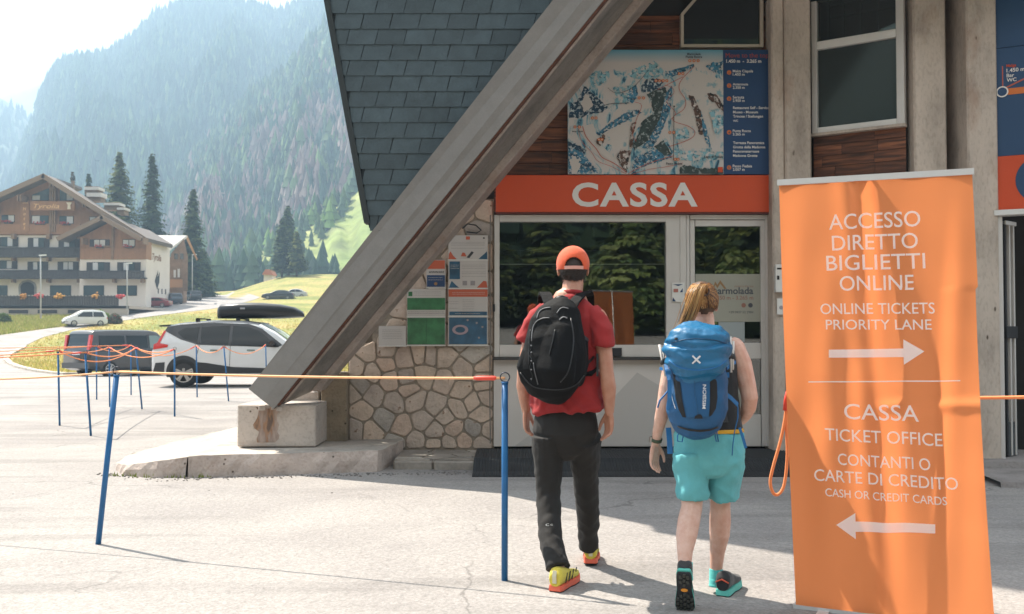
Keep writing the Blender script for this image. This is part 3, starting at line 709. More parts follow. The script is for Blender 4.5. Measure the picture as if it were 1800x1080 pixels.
seeds = [(400 + a / 3.6, 600 + b_ / 3.6) for a, b_ in seeds]
random.seed(21); k = 0
while k < 900 and len(seeds) < 96:
    k += 1; q = (random.uniform(618, 852), random.uniform(362, 604))
    if all(math.hypot(q[0]-s[0], (q[1]-s[1])) > 31 for s in seeds): seeds.append(q)
cells = voronoi([s for s in seeds if s[0] < 868], (614, 352, 866, 788), 1.55)
for i, c_ in enumerate(cells):
    if (min(p[0] for p in c_) < 653 and min(p[1] for p in c_) < 590) or (min(p[0] for p in c_) < 742 and max(p[1] for p in c_) < 485): continue
    stone_obj(c_, FY + .03, stone_wall, .014, 100 + i)

# ---- stone step in front of the wall and office
step = empty('entrance_step', (-.5, 10.0, 0), 'low step of irregular pale flagstones at the foot of the wall', 'step')
FLAG = mat('flagstone', (.30, .26, .22), .85, var=[(3, .25), (30, .15)], bump=[(25, .006)], rnd=.22, world=True)
MB().box(-1.16, 3.2, 9.78, FY + .03, -.01, .075).obj('step_bed', MORT, step)
random.seed(5); sd_ = []
for i in range(700):
    q = (random.uniform(-1.1, 3.1), random.uniform(9.8, 10.56))
    if all(math.hypot((q[0]-s[0]) * .75, q[1]-s[1]) > .21 for s in sd_): sd_.append(q)
for i, c_ in enumerate(voronoi(sd_, (-1.15, 9.79, 3.15, 10.58), .014)):
    n = len(c_); vs = [(a, b_, .07) for a, b_ in c_] + [(a, b_, .093 + .004 * (i % 3)) for a, b_ in c_]
    mesh('flagstone', vs, [tuple(range(n, 2*n))] + [(a, (a+1) % n, n + (a+1) % n, n + a) for a in range(n)], FLAG, step)
# front course of the step
x = -1.15; random.seed(8)
while x < 3.15:
    w_ = random.uniform(.3, .7); o = MB().box(x, min(3.18, x + w_ - .015), 9.70 + random.uniform(0, .03), 9.78, -.01, .088 + random.uniform(-.006, .006)).obj('flagstone', FLAG, step); bevel(o, .012); x += w_

# ---- door mats
MATM = mat('ribbed_rubber', (.020, .021, .023), .8)
dm = empty('door_mat', (.9, 9.6, 0), 'wide black ribbed rubber mat in front of the ticket window', 'doormat')
mb = MB(); vs = []
xa, xb = -.37, 3.02
prof = [(10.55, .112), (9.74, .112), (9.68, .085), (9.45, .022), (9.22, .012)]
mb.add([(xa, y_, z_) for y_, z_ in prof] + [(xb, y_, z_) for y_, z_ in prof], [(i, i+1, 6+i, 5+i) for i in range(4)])
mb.add([(xa, 9.22, .012), (xb, 9.22, .012), (xb, 9.22, 0), (xa, 9.22, 0)], [(0, 3, 2, 1)])
mb.obj('rubber_sheet', MATM, dm)
mb = MB(); x = xa + .01
while x < xb - .02:
    for (a, c_) in zip(prof, prof[1:]):
        mb.add([(x, a[0], a[1]), (x, c_[0], c_[1]), (x + .012, c_[0], c_[1] + .006), (x + .012, a[0], a[1] + .006), (x + .024, c_[0], c_[1]), (x + .024, a[0], a[1])], [(0, 1, 2, 3), (3, 2, 4, 5)])
    x += .028
tag(mb.obj('mat_ribs', MATM, dm), kind='stuff')

# ---- backing walls and the room behind the glass
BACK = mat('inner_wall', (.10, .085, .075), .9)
for py_ in range(604, 380, -14):
    xl_ = 437 + .782 * (684 - (py_ - 14)) + 8; bx(hall, 'rear_wall_or_sun_stop', xl_, 760, py_ - 14, py_ - .01, FY + .40, .12, MORT)  # stepped pieces added behind the leg to keep stray sun off the mat
bx(hall, 'rear_wall_or_sun_stop', 668, 762, -60, 379.9, FY + .40, .12, DARK)  # upper piece added to close the same sun leak
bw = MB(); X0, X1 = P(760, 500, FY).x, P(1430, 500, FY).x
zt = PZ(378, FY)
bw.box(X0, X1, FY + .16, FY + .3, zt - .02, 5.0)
bw.obj('rear_wall_or_sun_stop', BACK, hall)
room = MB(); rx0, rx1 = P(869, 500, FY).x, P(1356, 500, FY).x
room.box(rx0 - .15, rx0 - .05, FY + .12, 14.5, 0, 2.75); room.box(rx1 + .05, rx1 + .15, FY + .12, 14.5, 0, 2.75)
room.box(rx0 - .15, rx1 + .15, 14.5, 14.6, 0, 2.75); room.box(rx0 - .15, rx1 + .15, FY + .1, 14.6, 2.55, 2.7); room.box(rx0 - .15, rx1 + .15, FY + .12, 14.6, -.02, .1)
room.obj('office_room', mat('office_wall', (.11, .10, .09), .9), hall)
# furniture dimly seen inside
desk = empty('office_desk', (0.6, 11.3, .1), 'dark counter desk with a green folder rack behind the ticket window', 'desk')
o = MB().box(.0, 1.62, 11.1, 11.7, .98, 1.03).obj('desk_top', mat('desk_board', (.10, .08, .06), .6), desk)
MB().box(.05, 1.55, 11.15, 11.6, .1, .98).obj('desk_body', DARK, desk)
GRN = mat('green_plastic', (.02, .22, .10), .4)
for i in range(5):
    MB().obox((1.0 + i * .12, 11.25, 1.09), (.05, 0, .0), (0, .12, 0), (.02, 0, .055)).obj('folder', GRN, desk)
mon = empty('monitor', (.95, 11.45, 1.03), 'white backed monitor on the desk behind the glass', 'monitor')
MB().box(.72, 1.02, 11.42, 11.46, 1.16, 1.50).obj('screen_back', WHITE, mon); MB().box(.84, .90, 11.43, 11.47, 1.03, 1.16).obj('stand', DARK, mon)

# ---- timber cladding: each board a part
m, t, b, o_ = newmat('stained_board'); N = t.nodes.new; L = t.links.new
g_ = N('ShaderNodeNewGeometry'); oi = N('ShaderNodeObjectInfo'); mpn = N('ShaderNodeMapping'); mpn.inputs['Scale'].default_value = (1.3, 1, 16); L(g_.outputs['Position'], mpn.inputs[0])
ad = N('ShaderNodeVectorMath'); ad.operation = 'ADD'; L(mpn.outputs[0], ad.inputs[0]); L(oi.outputs['Random'], ad.inputs[1])
n_ = N('ShaderNodeTexNoise'); n_.inputs['Scale'].default_value = 2.2; n_.inputs['Detail'].default_value = 9; n_.inputs['Distortion'].default_value = .6; L(ad.outputs[0], n_.inputs[0])
r_ = N('ShaderNodeValToRGB'); e = r_.color_ramp.elements; e[0].position = .33; e[0].color = (.045, .018, .010, 1); e[1].position = .68; e[1].color = (.24, .085, .035, 1); k = e.new(.5); k.color = (.13, .045, .020, 1)
L(n_.outputs[0], r_.inputs[0]); mr = N('ShaderNodeMapRange'); mr.inputs[3].default_value = .62; mr.inputs[4].default_value = 1.3; L(oi.outputs['Random'], mr.inputs[0])
x = N('ShaderNodeVectorMath'); x.operation = 'SCALE'; L(r_.outputs[0], x.inputs[0]); L(mr.outputs[0], x.inputs['Scale']); L(x.outputs[0], b.inputs['Base Color']); b.inputs['Roughness'].default_value = .6
bp = N('ShaderNodeBump'); bp.inputs['Distance'].default_value = .004; L(n_.outputs[0], bp.inputs['Height']); L(bp.outputs[0], b.inputs['Normal'])
WOOD = m
clad = bx(hall, 'timber_cladding', 868.5, 1357, -20, 372, FY + .06, .06, DARK)
def boards(par, org, ux, width, z0, z1, hh, lens, thick, seed, skip=None, jut=.012):
    """weatherboards between z0 and z1 along unit vector ux from org"""
    random.seed(seed); ux = Vector(ux).normalized(); n = Vector((ux.y, -ux.x, 0)); z = z0
    while z < z1:
        x = -random.uniform(0, lens[1] * .6)
        zz = min(z + hh - .004, z1)
        while x < width:
            l_ = random.uniform(*lens); a, c_ = max(0, x), min(width, x + l_ - .004)
            if c_ - a > .02 and not (skip and skip(a, c_, z, zz)):
                o_ = Vector((org[0], org[1], 0)); d = random.uniform(0, .006)
                q = [o_ + ux*a + n*(thick + d + jut) + Vector((0, 0, z)), o_ + ux*c_ + n*(thick + d + jut) + Vector((0, 0, z)), o_ + ux*c_ + n*(thick + d) + Vector((0, 0, zz)), o_ + ux*a + n*(thick + d) + Vector((0, 0, zz)),
                     o_ + ux*a + Vector((0, 0, z)), o_ + ux*c_ + Vector((0, 0, z)), o_ + ux*c_ + Vector((0, 0, zz)), o_ + ux*a + Vector((0, 0, zz))]
                ob = mesh('plank', q, [(0,1,2,3), (4,7,6,5), (0,4,5,1), (1,5,6,2), (2,6,7,3), (3,7,4,0)], WOOD, par)
            x += l_
        z += hh
cx0, cx1 = P(868.5, 300, FY).x, P(1357, 300, FY).x
wx0, wx1, wz0 = P(1198, 60, FY).x, P(1342, 60, FY).x, PZ(82, FY)
boards(clad, (cx0, FY + .06), (1, 0, 0), cx1 - cx0, PZ(372, FY), PZ(307, FY) - .01, .13, (.8, 1.6), .02, 1)
boards(clad, (cx0, FY + .06), (1, 0, 0), cx1 - cx0, PZ(307, FY), 4.75, .128, (.7, 1.5), .02, 2, skip=lambda a, c_, z, zz: False)

# ---- upper trapezoid window
uw = empty('upper_window', P(1270, 60, FY), 'small pale framed upstairs window with a chamfered corner above the map', 'window')
def frame_poly(par, name, outer, inner, Y, th, m):
    n = len(outer); vs = [P(a, b_, Y) for a, b_ in outer] + [P(a, b_, Y) for a, b_ in inner]
    vs2 = [v + Vector((0, th, 0)) for v in vs]; V = vs + vs2; k = 2 * n; fs = []
    for i in range(n):
        j = (i+1) % n
        fs += [(i, j, n+j, n+i), (i+k, n+i+k, n+j+k, j+k), (i, i+k, j+k, j), (n+i, n+j, n+j+k, n+i+k)]
    o = mesh(name, V, fs, m, par); bm = bmesh.new(); bm.from_mesh(o.data); bmesh.ops.recalc_face_normals(bm, faces=bm.faces); bm.to_mesh(o.data); bm.free(); return o
CRM = mat('cream_frame', (.46, .40, .32), .5)
outer = [(1197, 83), (1342, 83), (1342, -40), (1250, -40), (1225, -8), (1197, 24)]
inner = [(1202, 78), (1336, 78), (1336, -36), (1254, -36), (1229, -6), (1202, 26)]
frame_poly(uw, 'window_frame', outer, inner, FY - .05, .1, CRM)
mesh('pane', [P(a, b_, FY - .02) for a, b_ in inner], [tuple(range(6))], GLASS, uw)
mesh('room_dark', [P(a, b_, FY - .004) for a, b_ in inner], [tuple(range(6))], DARK, uw)  # near-black sheet stands in for the unlit room behind

# ---- columns
def column(par, px0, px1, Y, depth, py0=-30, py1=800, groove=None, m=CONC_B, zb=-.01, pref=400):
    x0, x1 = P(px0, pref, Y).x, P(px1, pref, Y).x
    o = MB().box(x0, x1, Y, Y + depth, zb, 4.9).obj('concrete_column', m, par); bevel(o, .018)
    return o
column(hall, 1358, 1381, 10.37, .4); column(hall, 1381.7, 1428, 10.345, .42)
column(hall, 1609, 1667, 9.90, .42, zb=.0); column(hall, 1703, 1757, 9.74, .5, zb=.0)
# board marks and a tie ring on the columns are in the material; horizontal casting joints as grooves
bxr = MB().box(P(1600, 300, 10.3).x, P(1720, 300, 10.3).x, 10.3, 10.5, 0, 4.9).obj('dark_recess', mat('recess_shade', (.03, .026, .022), .9, var=(3, .4)), hall)  # shade of the gap between columns put into a near-black box

# ---- canted side window
A = P(1430, 237, 10.52); B = P(1592, 217, 9.99); ux = (B - A); ux.z = 0; cw = ux.length; ux.normalize()
wz = A.z; A0 = Vector((A.x, A.y, 0)); n_ = Vector((ux.y, -ux.x, 0))
cwin = empty('side_window', (A.x, A.y, wz), 'tall white framed side window with a dark lower panel between concrete columns', 'window')
def cbox(par, name, a, c_, z0, z1, d0, d1, m, base=A0, u=None, n=None, bev=0):
    """box on the canted wall: along a..c_, heights z0..z1, proud d0..d1"""
    u = u or ux; n = n or n_; q = []
    for d in (d1, d0):
        for z in (z0, z1):
            for s in (a, c_): q.append(base + u * s + n * d + Vector((0, 0, z)))
    o = mesh(name, q, [(0,1,3,2), (4,6,7,5), (0,4,5,1), (2,3,7,6), (1,5,7,3), (0,2,6,4)], m, par)
    if bev: bevel(o, bev)
    return o
def zc(py, Y=10.52): return PZ(py, Y)
fw = cw
z_b, z_m0, z_m1 = wz, zc(91), zc(75)
cbox(cwin, 'window_frame', .0, .055, z_b, 4.85, -.04, .05, FRAME, bev=.004)
cbox(cwin, 'window_frame', fw - .075, fw, z_b, 4.85, -.04, .05, FRAME, bev=.004)
cbox(cwin, 'window_frame', .056, fw - .076, z_b, z_b + .06, -.04, .045, WHITE, bev=.004)
cbox(cwin, 'window_frame', .056, fw - .076, z_m0, z_m0 + .085, -.04, .045, WHITE, bev=.004)
cbox(cwin, 'lower_panel', .056, fw - .076, z_b + .061, z_m0 - .001, -.03, .0, mat('dark_glass_panel', (.035, .045, .045), .12, spec=.6))
pn = cbox(cwin, 'pane', .056, fw - .076, z_m0 + .086, 4.85, .0, .004, glassmat('side_glass', refl=1.0))
cbox(cwin, 'room_dark', .056, fw - .076, z_m0 + .086, 4.85, -.06, -.04, DARK)  # darkness of the room put in as a near-black board
for zz, h_ in [(4.25, .035), (4.0, .02), (3.88, .02)]:
    cbox(cwin, 'reflected_rail', .18, fw - .08, z_m0 + (zz - 3.55), z_m0 + (zz - 3.55) + h_, -.035, -.015, BLACK)  # black bars stand in for the lattice mirrored in the pane
for s in (.16, .33, .52, .70):
    cbox(cwin, 'reflected_post', s * fw, s * fw + .02, z_m0 + .09, 4.85, -.03, -.012, BLACK)  # uprights of the same mirrored lattice, put in as solid bars
swall = cbox(hall, 'timber_cladding', 0, fw, 0, z_b - .002, -.1, -.02, DARK)
boards(swall, (A.x, A.y), ux, fw, .9, z_b - .01, .115, (.35, .8), -.008, 4)
cbox(cwin, 'window_sill', -.01, fw + .01, z_b - .03, z_b - .001, -.02, .075, CONC_B)

# ---- CASSA sign
sg = empty('cassa_sign', P(1114, 340, FY - .06), 'long red sign board reading CASSA in white above the ticket window', 'sign')
bx(sg, 'sign_board', 871.5, 1357.5, 308, 373, FY - .09, .10, REDS, .003)
put_text('CASSA', P(1116, 362, FY - .09), (1, 0, 0), (0, 0, 1), TXTW, sg, height=42 / 165.1 * .985, width=221 / 165.1 * .993, spacing=1.12, bold=.028, lift=.004)
bx(sg, 'drip_edge', 871, 1357.5, 373.2, 376.5, FY - .08, .09, mat('sign_edge', (.10, .02, .012), .6))

# ---- ticket window
tw = empty('ticket_window', P(1020, 500, FY), 'wide ticket window with pale metal frame, counter ledge and panelled base', 'window')
bx(tw, 'window_frame', 869, 878, 378, 628, FY - .02, .12, FRAME, .003)
bx(tw, 'window_frame', 1171, 1196, 378, 628, FY - .02, .12, FRAME, .003)
bx(tw, 'window_frame', 878.2, 1170.8, 378, 390, FY - .02, .12, FRAME, .003)
bx(tw, 'window_frame', 878.2, 1170.8, 606.5, 628, FY - .02, .12, FRAME, .003)
bx(tw, 'pane', 878.2, 1170.8, 390, 606.5, FY + .04, .008, GLASS)
bx(tw, 'glazing_bar', 879, 1170, 464, 465.5, FY + .055, .01, FRAME)
bx(tw, 'counter_ledge', 866, 1198, 628.5, 633, FY - .10, .2, mat('ledge_metal', (.06, .06, .06), .4, metal=.5), .003)
PANEL = mat('base_panel', (.62, .565, .52), .55, var=(1.4, .10))
bx(tw, 'base_panel', 868, 1197, 633.3, 785, FY - .01, .12, PANEL)
decal(tw, 'painted_peak', [(1196, 784), (905, 784), (1005, 712), (1042, 738), (1120, 655), (1196, 700)], FY - .01, mat('grey_peak_paint', (.50, .46, .425), .6))
bx(tw, 'speaker_box', 1075, 1093, 612, 627, FY - .045, .02, BLACK, .002)
bx(tw, 'door_closer_plate', 866.5, 870, 535, 548, FY - .035, .01, BLACK)
bx(tw, 'mullion', 1196.2, 1207, 378, 785, FY - .03, .13, FRAME, .003)
if 0: lamp = empty('ceiling_lamp', P(1008, 396, 11.6), 'small lit ceiling lamp inside the office near the top of the glass', 'lamp')
if 0: MB().box(.70, .84, 12.2, 12.26, 2.51, 2.53).obj('diffuser', mat('lamp_diffuser', (.8, .7, .5), .5, em=((1, .8, .5), .5)), lamp)

# ---- door
dr = empty('glass_door', P(1278, 780, FY), 'pale metal door with tall glass pane and notices beside the ticket window', 'door')
bx(dr, 'door_frame', 1207.2, 1213, 378, 785, FY - .02, .12, FRAME, .003)
bx(dr, 'door_frame', 1346, 1357, 378, 785, FY - .02, .12, FRAME, .003)
bx(dr, 'door_frame', 1213.2, 1345.8, 378, 386, FY - .02, .12, FRAME, .003)
lf = FY + .0
bx(dr, 'door_stile', 1213.6, 1222, 387, 785, lf, .06, FRAME, .003); bx(dr, 'door_stile', 1338, 1345.6, 387, 785, lf, .06, FRAME, .003)
bx(dr, 'door_rail', 1222.1, 1337.9, 387, 398, lf, .06, FRAME, .003); bx(dr, 'door_rail', 1222.1, 1337.9, 603, 631, lf, .06, FRAME, .003)
bx(dr, 'door_rail', 1222.1, 1337.9, 729, 785, lf, .06, FRAME, .003)
bx(dr, 'pane', 1222.1, 1337.9, 398.1, 602.9, lf + .03, .006, GLASS); bx(dr, 'pane', 1222.1, 1337.9, 631.1, 728.9, lf + .03, .006, GLASS)
nt_ = empty('door_notice', P(1280, 520, lf), 'cream notice reading marmolada in the glass door pane', 'notice')
NOT = mat('notice_paper', (.34, .33, .27), .6, var=(2, .05))
bx(nt_, 'sheet', 1222.6, 1337.5, 482, 566, lf + .018, .004, NOT)
GRT = mat('grey_lettering', (.07, .075, .09), .6); YEL = mat('gold_logo', (.30, .17, .07), .6); BRR = mat('brown_lettering', (.30, .14, .10), .6)
q = lambda px, py: P(px, py, lf + .018)
put_text('marmolada', q(1324, 517), (1, 0, 0), (0, 0, 1), GRT, nt_, width=.455, bold=.02, align='RIGHT')
put_text('move to the top', q(1324, 505), (1, 0, 0), (0, 0, 1), BRR, nt_, width=.20, align='RIGHT')
put_text('1.450 m - 3.265 m', q(1324, 527), (1, 0, 0), (0, 0, 1), BRR, nt_, width=.42, align='RIGHT', bold=.01)
put_text('+39 0437 52 2984', q(1324, 551), (1, 0, 0), (0, 0, 1), GRT, nt_, width=.26, align='RIGHT')
mesh('logo_peak', [q(a, b_) + Vector((0, -.003, 0)) for a, b_ in [(1253, 508), (1257, 495), (1261, 501), (1266, 493), (1277, 508), (1273, 508), (1266, 499), (1261, 507), (1257, 501), (1255, 508)]], [tuple(range(10))[::-1]], YEL, nt_)
def disc(par, name, c, r, m, seg=24, ux=Vector((1, 0, 0)), uz=Vector((0, 0, 1)), r2=0):
    n = ux.cross(uz); vs = [c + n * .004 + (ux * math.cos(2*math.pi*i/seg) + uz * math.sin(2*math.pi*i/seg)) * r for i in range(seg)]
    if r2:
        vs += [c + n * .004 + (ux * math.cos(2*math.pi*i/seg) + uz * math.sin(2*math.pi*i/seg)) * r2 for i in range(seg)]
        return mesh(name, vs, [(i, (i+1) % seg, seg + (i+1) % seg, seg + i) for i in range(seg)], m, par)
    return mesh(name, vs, [tuple(range(seg))], m, par)
disc(nt_, 'round_mark', q(1307, 537), .024, BRR); disc(nt_, 'round_mark', q(1319, 537), .024, GRT)
bx(dr, 'paper_sheet', 1263, 1309, 566.5, 602, lf + .02, .003, mat('blue_white_paper', (.33, .36, .36), .6))
bx(dr, 'paper_sheet', 1222.6, 1247, 566.5, 602, lf + .02, .003, NOT)
bkt = empty('paper_pile', P(1290, 728, 10.75), 'pile of white bags behind the lower door glass', 'bag')
mesh('bag', [P(1262, 728, 10.72), P(1330, 728, 10.72), P(1328, 700, 10.74), P(1312, 672, 10.8), P(1296, 660, 10.8), P(1286, 690, 10.76), P(1262, 706, 10.74)], [tuple(range(7))], WHITE, bkt)
nt2 = empty('small_notice', P(1193, 512, FY - .04), 'small white notice with blue mark taped to the mullion', 'notice')
bx(nt2, 'sheet', 1181.5, 1203, 497, 531, FY - .036, .003, WHITE)
decal(nt2, 'blue_mark', [(1183, 500), (1201, 500), (1192, 503)], FY - .037, NAVY); decal(nt2, 'blue_mark', [(1182, 530), (1188, 530), (1183, 523)], FY - .037, NAVY); decal(nt2, 'blue_mark', [(1195, 514), (1200, 507), (1200, 514)], FY - .037, NAVY)
decal(nt2, 'red_mark', [(1184, 514), (1192, 514), (1192, 508), (1184, 508)], FY - .037, mat('faded_red', (.45, .16, .12), .6))
ib = empty('card_reader_box', P(1370, 490, 10.33), 'white wall box with a slot on the column beside the door', 'box')
bx(ib, 'box_body', 1363.5, 1379, 465, 514, 10.30, .07, WHITE, .004); bx(ib, 'slot', 1366, 1376, 471, 474, 10.297, .01, DARK); bx(ib, 'keyhole', 1366, 1370, 485, 492, 10.297, .01, DARK)
ib = empty('wall_notice', P(1372, 540, 10.34), 'white paper notice taped below the wall box', 'notice')
bx(ib, 'sheet', 1366, 1382, 525, 553, 10.335, .004, WHITE); disc(ib, 'round_mark', P(1373, 541, 10.335), .02, mat('grey_print', (.35, .34, .36), .6))

# ---- map board
mp_ = empty('ski_map', P(1135, 200, FY - .06), 'large illustrated winter panorama map of the snowy ski area on the timber wall', 'map')
m, t, b, o_ = newmat('map_print'); N = t.nodes.new; L = t.links.new
g_ = N('ShaderNodeNewGeometry'); sp = N('ShaderNodeSeparateXYZ'); L(g_.outputs['Position'], sp.inputs[0])
mpn = N('ShaderNodeMapping'); mpn.inputs['Rotation'].default_value = (0, R(38), 0); mpn.inputs['Scale'].default_value = (3.2, 0, 1.3); L(g_.outputs['Position'], mpn.inputs[0])
n1 = N('ShaderNodeTexNoise'); n1.inputs['Scale'].default_value = 3.0; n1.inputs['Detail'].default_value = 9; n1.inputs['Roughness'].default_value = .68; n1.inputs['Distortion'].default_value = .9; L(mpn.outputs[0], n1.inputs[0])
r1_ = N('ShaderNodeValToRGB'); e = r1_.color_ramp.elements; e[0].position = .34; e[0].color = (.015, .05, .09, 1); e[1].position = .60; e[1].color = (.56, .51, .48, 1)
for p_, c_ in [(.39, (.03, .12, .20)), (.43, (.16, .36, .44)), (.48, (.42, .47, .47)), (.52, (.58, .53, .50))]: k = e.new(p_); k.color = (*c_, 1)
L(n1.outputs[0], r1_.inputs[0])
zt_, zb_ = PZ(88, FY - .1), PZ(306, FY - .1)
mr = N('ShaderNodeMapRange'); mr.inputs[1].default_value = zt_; mr.inputs[2].default_value = zt_ - .14; L(sp.outputs[2], mr.inputs[0])
r2_ = N('ShaderNodeValToRGB'); e = r2_.color_ramp.elements; e[0].color = (.10, .32, .42, 1); e[1].color = (.55, .50, .47, 1); L(mr.outputs[0], r2_.inputs[0])
ad = N('ShaderNodeMath'); ad.operation = 'MULTIPLY_ADD'; ad.inputs[1].default_value = .28; L(n1.outputs[0], ad.inputs[0]); L(sp.outputs[2], ad.inputs[2])
mr3 = N('ShaderNodeMapRange'); mr3.inputs[1].default_value = zt_ - .10; mr3.inputs[2].default_value = zt_ - .09; L(ad.outputs[0], mr3.inputs[0])
x = N('ShaderNodeMixRGB'); L(mr3.outputs[0], x.inputs[0]); L(r1_.outputs[0], x.inputs[1]); L(r2_.outputs[0], x.inputs[2]); L(x.outputs[0], b.inputs['Base Color']); b.inputs['Roughness'].default_value = .4
MAPM = m
MYF = FY - .10
bx(mp_, 'map_sheet', 998.5, 1272, 88, 306.5, MYF, .05, MAPM, 0, 300)
def cr(a, b_): return (980 + a / 3.1775, 60 + b_ / 3.1775)
def ragged(pts, amp, step=3.0):
    out = []
    for a, b_ in zip(pts, pts[1:] + pts[:1]):
        n = max(1, int(math.dist(a, b_) / step))
        for i in range(n):
            f = i / n; out.append((a[0] + (b_[0]-a[0])*f + random.uniform(-amp, amp), a[1] + (b_[1]-a[1])*f + random.uniform(-amp, amp)))
    return out
C_DB = mat('map_dark_blue', (.012, .045, .085), .4, var=(14, .5), world=True, col2=((.42, .46, .47), 34, .52, .57)); C_MB = mat('map_mid_blue', (.045, .19, .30), .4, var=(10, .35), world=True, col2=[((.015, .06, .11), 24, .5, .56), ((.50, .49, .47), 36, .54, .58)])
C_LB = mat('map_light_blue', (.22, .42, .48), .4, var=(9, .25), world=True, col2=[((.05, .16, .22), 28, .54, .58), ((.55, .51, .48), 22, .5, .55)]); C_GR = mat('map_rock_green', (.035, .055, .055), .4, var=(16, .5), world=True, col2=((.30, .33, .33), 24, .56, .61))
C_BR = mat('map_brown', (.10, .05, .035), .4, var=(30, .6), world=True, col2=[((.50, .45, .42), 26, .52, .56), ((.02, .02, .025), 20, .55, .6)]); C_WH = mat('map_snow', (.56, .51, .47), .4, world=True, col2=((.25, .38, .42), 9, .58, .64)); C_RD = mat('map_red', (.45, .10, .06), .4); C_OR = mat('map_orange', (.62, .16, .03), .4); C_BK = mat('map_black', (.03, .03, .035), .4)
random.seed(17)
shapes = [
 (C_WH, [(330,420),(440,360),(520,390),(500,470),(420,560),(380,650),(240,600),(260,540)], .8), (C_WH, [(650,300),(760,200),(930,260),(930,420),(860,640),(700,640),(640,500)], .8), (C_WH, [(110,520),(200,500),(240,620),(330,700),(300,740),(200,660)], .6),
 (C_LB, [(170,230),(220,205),(285,210),(295,240),(240,290),(190,280)], 1.2), (C_LB, [(390,225),(440,190),(540,150),(600,205),(560,245),(480,255),(420,250)], 1.0), (C_MB, [(600,215),(680,190),(760,168),(765,185),(680,225),(640,240)], .8),
 (C_DB, [(60,470),(75,385),(110,380),(150,290),(200,330),(285,410),(240,440),(180,450),(120,470)], 1.3), (C_WH, [(130,385),(155,330),(175,345),(200,400),(150,440)], 1.0),
 (C_DB, [(470,290),(500,250),(560,250),(600,262),(560,310),(505,325),(470,325)], 1.2), (C_LB, [(300,300),(420,285),(440,330),(390,390),(310,400),(330,350)], 1.2), (C_MB, [(400,310),(440,280),(450,340),(420,390),(390,370)], 1.0),
 (C_MB, [(290,500),(380,440),(450,420),(470,440),(380,490),(300,530),(230,570),(215,555)], 1.2), (C_GR, [(500,335),(600,295),(622,345),(590,400),(560,450),(535,425),(520,370)], 1.0),
 (C_MB, [(605,330),(642,285),(632,420),(600,500),(560,590),(530,640),(470,640),(520,540),(580,440)], .8), (C_GR, [(470,490),(590,405),(575,470),(510,590),(430,650),(420,620),(450,560)], 1.1),
 (C_BR, [(728,340),(760,345),(800,430),(822,520),(832,570),(790,560),(765,440)], 1.0), (C_MB, [(800,430),(832,520),(862,645),(830,610),(812,545)], .6), (C_BR, [(835,330),(880,335),(930,400),(930,440),(880,385),(850,370)], 1.4), (C_MB, [(825,180),(870,160),(925,150),(905,225),(870,215)], 1.4),
 (C_LB, [(640,650),(930,660),(930,700),(780,712),(640,700)], 1.2), (C_MB, [(430,690),(530,645),(640,660),(640,690),(500,735),(415,775)], 1.2), (C_GR, [(540,630),(590,592),(640,672),(600,682)], .8),
 (C_BR, [(330,690),(350,650),(415,650),(395,720),(385,775),(350,730)], 1.6), (C_BR, [(410,500),(440,490),(425,560),(420,640),(400,640),(405,560)], .8), (C_BR, [(205,600),(260,560),(270,585),(240,625)], 1.2),
 (C_MB, [(60,640),(110,640),(160,680),(200,740),(250,785),(60,785)], 1.6), (C_WH, [(70,700),(100,680),(130,730),(110,785),(80,785)], 1.6), (C_DB, [(60,600),(100,610),(160,650),(150,670),(90,640),(60,640)], 1.2),
 (C_GR, [(680,785),(690,740),(720,732),(790,752),(870,748),(930,750),(930,785)], 1.6), (C_LB, [(660,540),(720,520),(740,570),(700,600),(660,590)], 1.4), (C_LB, [(850,440),(910,420),(925,520),(880,560)], 1.5)]
for i, (mm_, pts_, am) in enumerate(shapes):
    pp = ragged([cr(a, b_) for a, b_ in pts_], am, 2.6); pp = [(min(1271.5, max(999, a)), min(306, max(89, b_))) for a, b_ in pp]
    decal(mp_, 'printed_slope', pp, MYF, mm_, .0012 + .0004 * i)
def ribbon(par, name, pts, w_, Y, m, d, closed=False):
    mb = MB()
    for a, b_ in zip(pts, pts[1:]):
        A_ = P(a[0], a[1], Y - d); B_ = P(b_[0], b_[1], Y - d); t_ = (B_ - A_).normalized(); s_ = Vector((0, -1, 0)).cross(t_) * w_ / 2
        mb.add([A_ - s_, B_ - s_, B_ + s_, A_ + s_], [(0, 1, 2, 3)])
    return mb.obj(name, m, par)
def smooth_pts(pts, n=4):
    out = []
    for i in range(len(pts) - 1):
        p0, p1, p2, p3 = pts[max(0, i-1)], pts[i], pts[i+1], pts[min(len(pts)-1, i+2)]
        for k in range(n):
            t = k / n; out.append(tuple(.5 * (2*p1[c] + (p2[c]-p0[c])*t + (2*p0[c]-5*p1[c]+4*p2[c]-p3[c])*t*t + (3*p1[c]-p0[c]-3*p2[c]+p3[c])*t**3) for c in range(len(p1))))
    return out + [pts[-1]]
for pts_, w_, mm_ in [([(765,180),(745,200),(690,260),(680,310),(715,370),(705,420),(650,460),(655,490),(730,515),(768,550),(735,590),(620,630)], .006, C_RD), ([(560,310),(640,270),(700,240)], .006, C_RD),
    ([(395,780),(480,735),(560,705),(650,680)], .006, C_RD), ([(140,515),(160,575),(215,640),(250,690),(315,722),(385,772)], .008, C_RD), ([(115,530),(135,600),(190,660),(225,710),(300,740),(380,780)], .005, C_RD),
    ([(410,785),(520,755),(620,740),(700,720)], .005, C_RD), ([(600,285),(640,300),(650,330),(610,380),(660,440),(630,480)], .005, C_RD), ([(430,380),(470,400),(440,480),(420,560),(440,600)], .005, C_RD), ([(260,400),(300,390),(400,385)], .006, C_BK), ([(280,300),(330,330),(420,300),(500,210)], .004, C_BK)]:
    ribbon(mp_, 'printed_line', smooth_pts([cr(*p_) for p_ in pts_]), w_, MYF, mm_, .017)
